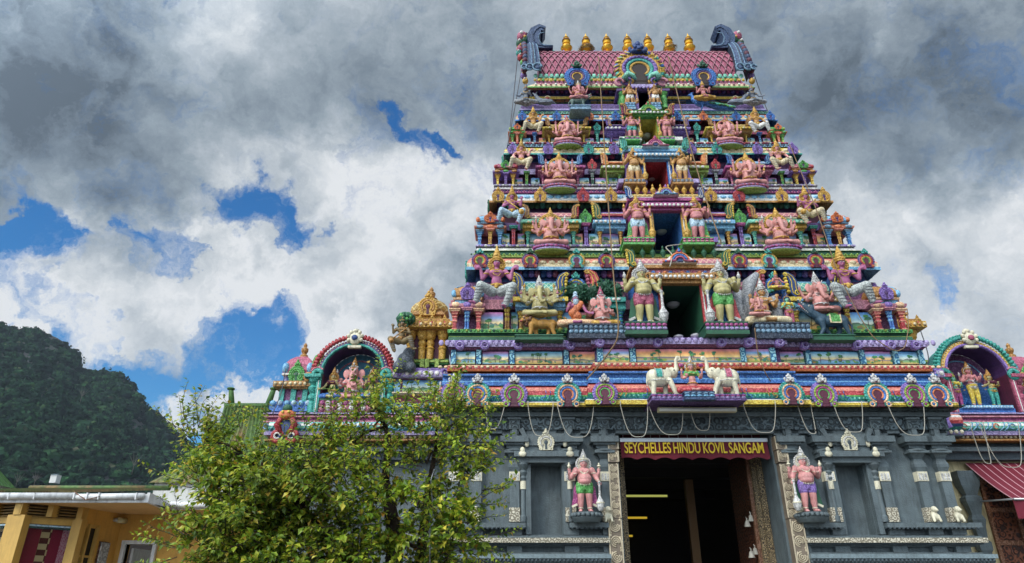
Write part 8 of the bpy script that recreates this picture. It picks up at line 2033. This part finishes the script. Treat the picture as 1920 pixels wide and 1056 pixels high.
def warped(amp_lo, amp_hi, off):
    a = vm('SUBTRACT', nz(3.2, 3, .5, G, off).outputs['Color'], (.5, .5, .5)).outputs[0]; b = vm('SUBTRACT', nz(11, 6, .62, G, off).outputs['Color'], (.5, .5, .5)).outputs[0]
    s = vm('ADD', vm('SCALE', a, sc=amp_lo).outputs[0], vm('SCALE', b, sc=amp_hi).outputs[0]).outputs[0]
    return vm('NORMALIZE', vm('ADD', G, s).outputs[0]).outputs[0]
W1 = warped(.08, .2, (3.1, 1.7, .4)); W2 = warped(.22, .16, (7.7, 2.2, 5.1)); 
def ddir(px, py): return (P(px, py, 1.0)-Vector((0, 0, EYE))).normalized()
def spots(lst, W, soft=.5):
    acc = None
    for px, py, r, wgt in lst:
        d = vm('DOT_PRODUCT', W, ddir(px, py)).outputs['Value']; rr = r/1350
        c0, c1 = cos(rr*1.25), cos(rr*soft)
        n = nd(nt, 'ShaderNodeMapRange', interpolation_type='SMOOTHSTEP'); L.new(d, n.inputs[0]); n.inputs[1].default_value = c0; n.inputs[2].default_value = c1; n.inputs[3].default_value = 0; n.inputs[4].default_value = wgt
        acc = n.outputs[0] if acc is None else mt('ADD', acc, n.outputs[0])
    return acc
BLUE = [(745, 250, 26, .8), (785, 282, 40, 1), (835, 280, 20, .8), (450, 400, 60, 1), (510, 380, 50, 1), (550, 430, 50, 1), (500, 470, 50, .9), (560, 480, 30, .8), (635, 400, 20, .5), (60, 455, 65, 1.3), (125, 465, 55, 1.2), (20, 525, 60, 1.2), (30, 450, 40, 1), (300, 480, 55, 1.3), (240, 500, 45, 1.1), (345, 500, 32, .8),
        (130, 650, 60, 1.2), (190, 700, 75, 1.3), (280, 730, 80, 1), (400, 700, 90, 1), (470, 680, 90, 1), (520, 640, 70, 1), (475, 600, 70, 1.2), (560, 560, 40, .5), (380, 760, 80, 1), (520, 760, 90, 1), (1755, 520, 40, .5), (1500, 700, 80, .5), (100, 590, 60, .9), (180, 620, 50, .5), (340, 640, 40, .5), (620, 900, 150, 1), (300, 850, 140, 1)]
WHITE = [(300, 545, 120, .9), (180, 560, 90, .9), (430, 510, 90, .8), (60, 560, 80, .8), (480, 520, 60, .7), (300, 630, 65, .8), (390, 570, 70, .8), (600, 590, 80, .9), (620, 650, 60, .9), (680, 560, 110, .9), (560, 510, 60, .6), (340, 785, 44, 1), (320, 770, 34, .9), (370, 765, 30, .9), (460, 750, 38, 1), (500, 745, 34, 1), (420, 775, 30, .9), (650, 740, 90, 1), (500, 790, 60, .8), (560, 740, 40, .8)]
bl = spots(BLUE, W1, .02); wh = spots(WHITE, W1)
edge = mt('ADD', mt('MULTIPLY', mt('SUBTRACT', nz(13, 9, .72, W1).outputs['Fac'], .5), 3.6), mt('MULTIPLY', mt('SUBTRACT', nz(6, 5, .6, G, (9, 1, 4)).outputs['Fac'], .5), 1.6))
bm_ = mt('ADD', mt('SUBTRACT', mt('MULTIPLY', mt('MINIMUM', bl, 1.15), 1.3), mt('MULTIPLY', mt('MINIMUM', wh, 1.2), .9)), edge)
mr = nd(nt, 'ShaderNodeMapRange', interpolation_type='SMOOTHSTEP'); L.new(bm_, mr.inputs[0]); mr.inputs[1].default_value = -.02; mr.inputs[2].default_value = 1.45
# cloud brightness
DARK = [(60, 130, 230, .55), (250, 300, 150, .5), (120, 330, 140, .45), (330, 210, 120, .3), (30, 30, 200, .2), (600, 60, 200, .3), (500, 170, 120, .25), (900, 120, 130, .28), (1000, 40, 200, .2), (1560, 60, 180, .25), (1760, 200, 190, .75), (1880, 110, 190, .6), (1640, 120, 150, .35), (1850, 260, 110, .4), (1900, 20, 150, .25), (640, 480, 60, .25), (880, 230, 80, .2), (1500, 220, 90, .2), (680, 620, 40, .15)]
LITE = [(300, 545, 140, .75), (430, 500, 90, .6), (150, 560, 110, .6), (600, 590, 130, .6), (690, 330, 130, .4), (760, 400, 160, .38), (640, 260, 80, .2), (420, 100, 90, .25), (300, 120, 60, .2), (860, 330, 120, .3), (340, 785, 50, .9), (480, 750, 55, 1.0), (1800, 560, 200, .4), (1890, 440, 120, .4), (1640, 380, 140, .3), (1500, 330, 80, .2), (650, 740, 120, .7), (50, 560, 90, .4)]
dk = spots(DARK, W2, .1); lt = spots(LITE, W2, .2)
n1 = nz(2.6, 8, .6, G, (1, 5, 2)).outputs['Fac']; n2 = nz(9, 7, .6, W1).outputs['Fac']
dkc = mt('DIVIDE', dk, mt('MULTIPLY_ADD', dk, .9, 1.0)); ltc = mt('DIVIDE', lt, mt('MULTIPLY_ADD', lt, .5, 1.0))
br = mt('ADD', mt('SUBTRACT', mt('MULTIPLY_ADD', n1, 1.3, -.04), mt('MULTIPLY', dkc, .68)), mt('MULTIPLY', ltc, .64)); br = mt('MULTIPLY_ADD', mt('SUBTRACT', n2, .5), 1.1, br); br = mt('MULTIPLY_ADD', mt('SUBTRACT', nz(5, 6, .6, W2).outputs['Fac'], .5), .8, br)
ramp = nd(nt, 'ShaderNodeValToRGB'); L.new(br, ramp.inputs[0]); e = ramp.color_ramp.elements
stops = [(-.0, '56626e'), (.2, '74828f'), (.45, '95a2ad'), (.65, 'b0bac3'), (.85, 'd0d6db'), (1.0, 'e6e9ec')]
while len(e) < len(stops): e.new(.5)
for i, (p_, c) in enumerate(stops): e[i].position = max(p_, 0); e[i].color = lin(c)
# clouds glow towards the sun behind the camera
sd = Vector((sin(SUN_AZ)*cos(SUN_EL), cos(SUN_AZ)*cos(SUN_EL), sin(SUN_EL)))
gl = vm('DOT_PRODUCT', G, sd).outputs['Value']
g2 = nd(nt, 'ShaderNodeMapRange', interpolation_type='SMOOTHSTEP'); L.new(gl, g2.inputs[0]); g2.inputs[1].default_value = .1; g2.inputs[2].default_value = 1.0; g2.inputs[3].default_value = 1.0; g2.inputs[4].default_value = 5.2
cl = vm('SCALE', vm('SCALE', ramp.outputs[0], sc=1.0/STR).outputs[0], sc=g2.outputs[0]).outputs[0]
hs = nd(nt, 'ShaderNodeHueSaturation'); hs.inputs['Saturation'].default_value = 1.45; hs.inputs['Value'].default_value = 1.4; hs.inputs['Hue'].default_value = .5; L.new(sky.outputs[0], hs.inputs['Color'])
tint = nd(nt, 'ShaderNodeMix', data_type='RGBA', blend_type='MULTIPLY'); tint.inputs[0].default_value = 1; L.new(hs.outputs[0], tint.inputs[6]); tint.inputs[7].default_value = (.34, .86, 1.05, 1)
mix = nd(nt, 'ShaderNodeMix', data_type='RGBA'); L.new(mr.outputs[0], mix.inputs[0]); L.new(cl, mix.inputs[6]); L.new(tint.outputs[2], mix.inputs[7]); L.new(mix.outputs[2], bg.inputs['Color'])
hz = MB(); hz.m('haze'); hz.box(-1560, 1560, -1560, 1560, -7, 420); tag(hz.build('haze'), kind='stuff')
ld = bpy.data.lights.new('sun', 'SUN'); ld.energy = 2.3; ld.angle = radians(18); ld.color = (1, .95, .87)
lo = bpy.data.objects.new('sun', ld); COL.objects.link(lo); lo.rotation_euler = (-sd).to_track_quat('-Z', 'Y').to_euler(); lo.location = sd*60
cd = bpy.data.cameras.new('camera'); cd.sensor_width = 36; cd.lens = F/1920*36; cd.clip_end = 20000; cd.clip_start = .05
co = bpy.data.objects.new('camera', cd); COL.objects.link(co); co.location = (0, 0, EYE); co.rotation_euler = (radians(90)+TH, 0, 0); SC.camera = co
SC.view_settings.view_transform = 'Standard'; SC.view_settings.look = 'None'; SC.view_settings.exposure = 0.0; SC.view_settings.gamma = 1
SC.render.engine = 'CYCLES'; SC.cycles.use_denoising = True; SC.cycles.max_bounces = 6; SC.cycles.use_adaptive_sampling = True
SC.render.resolution_x, SC.render.resolution_y = 1024, 563
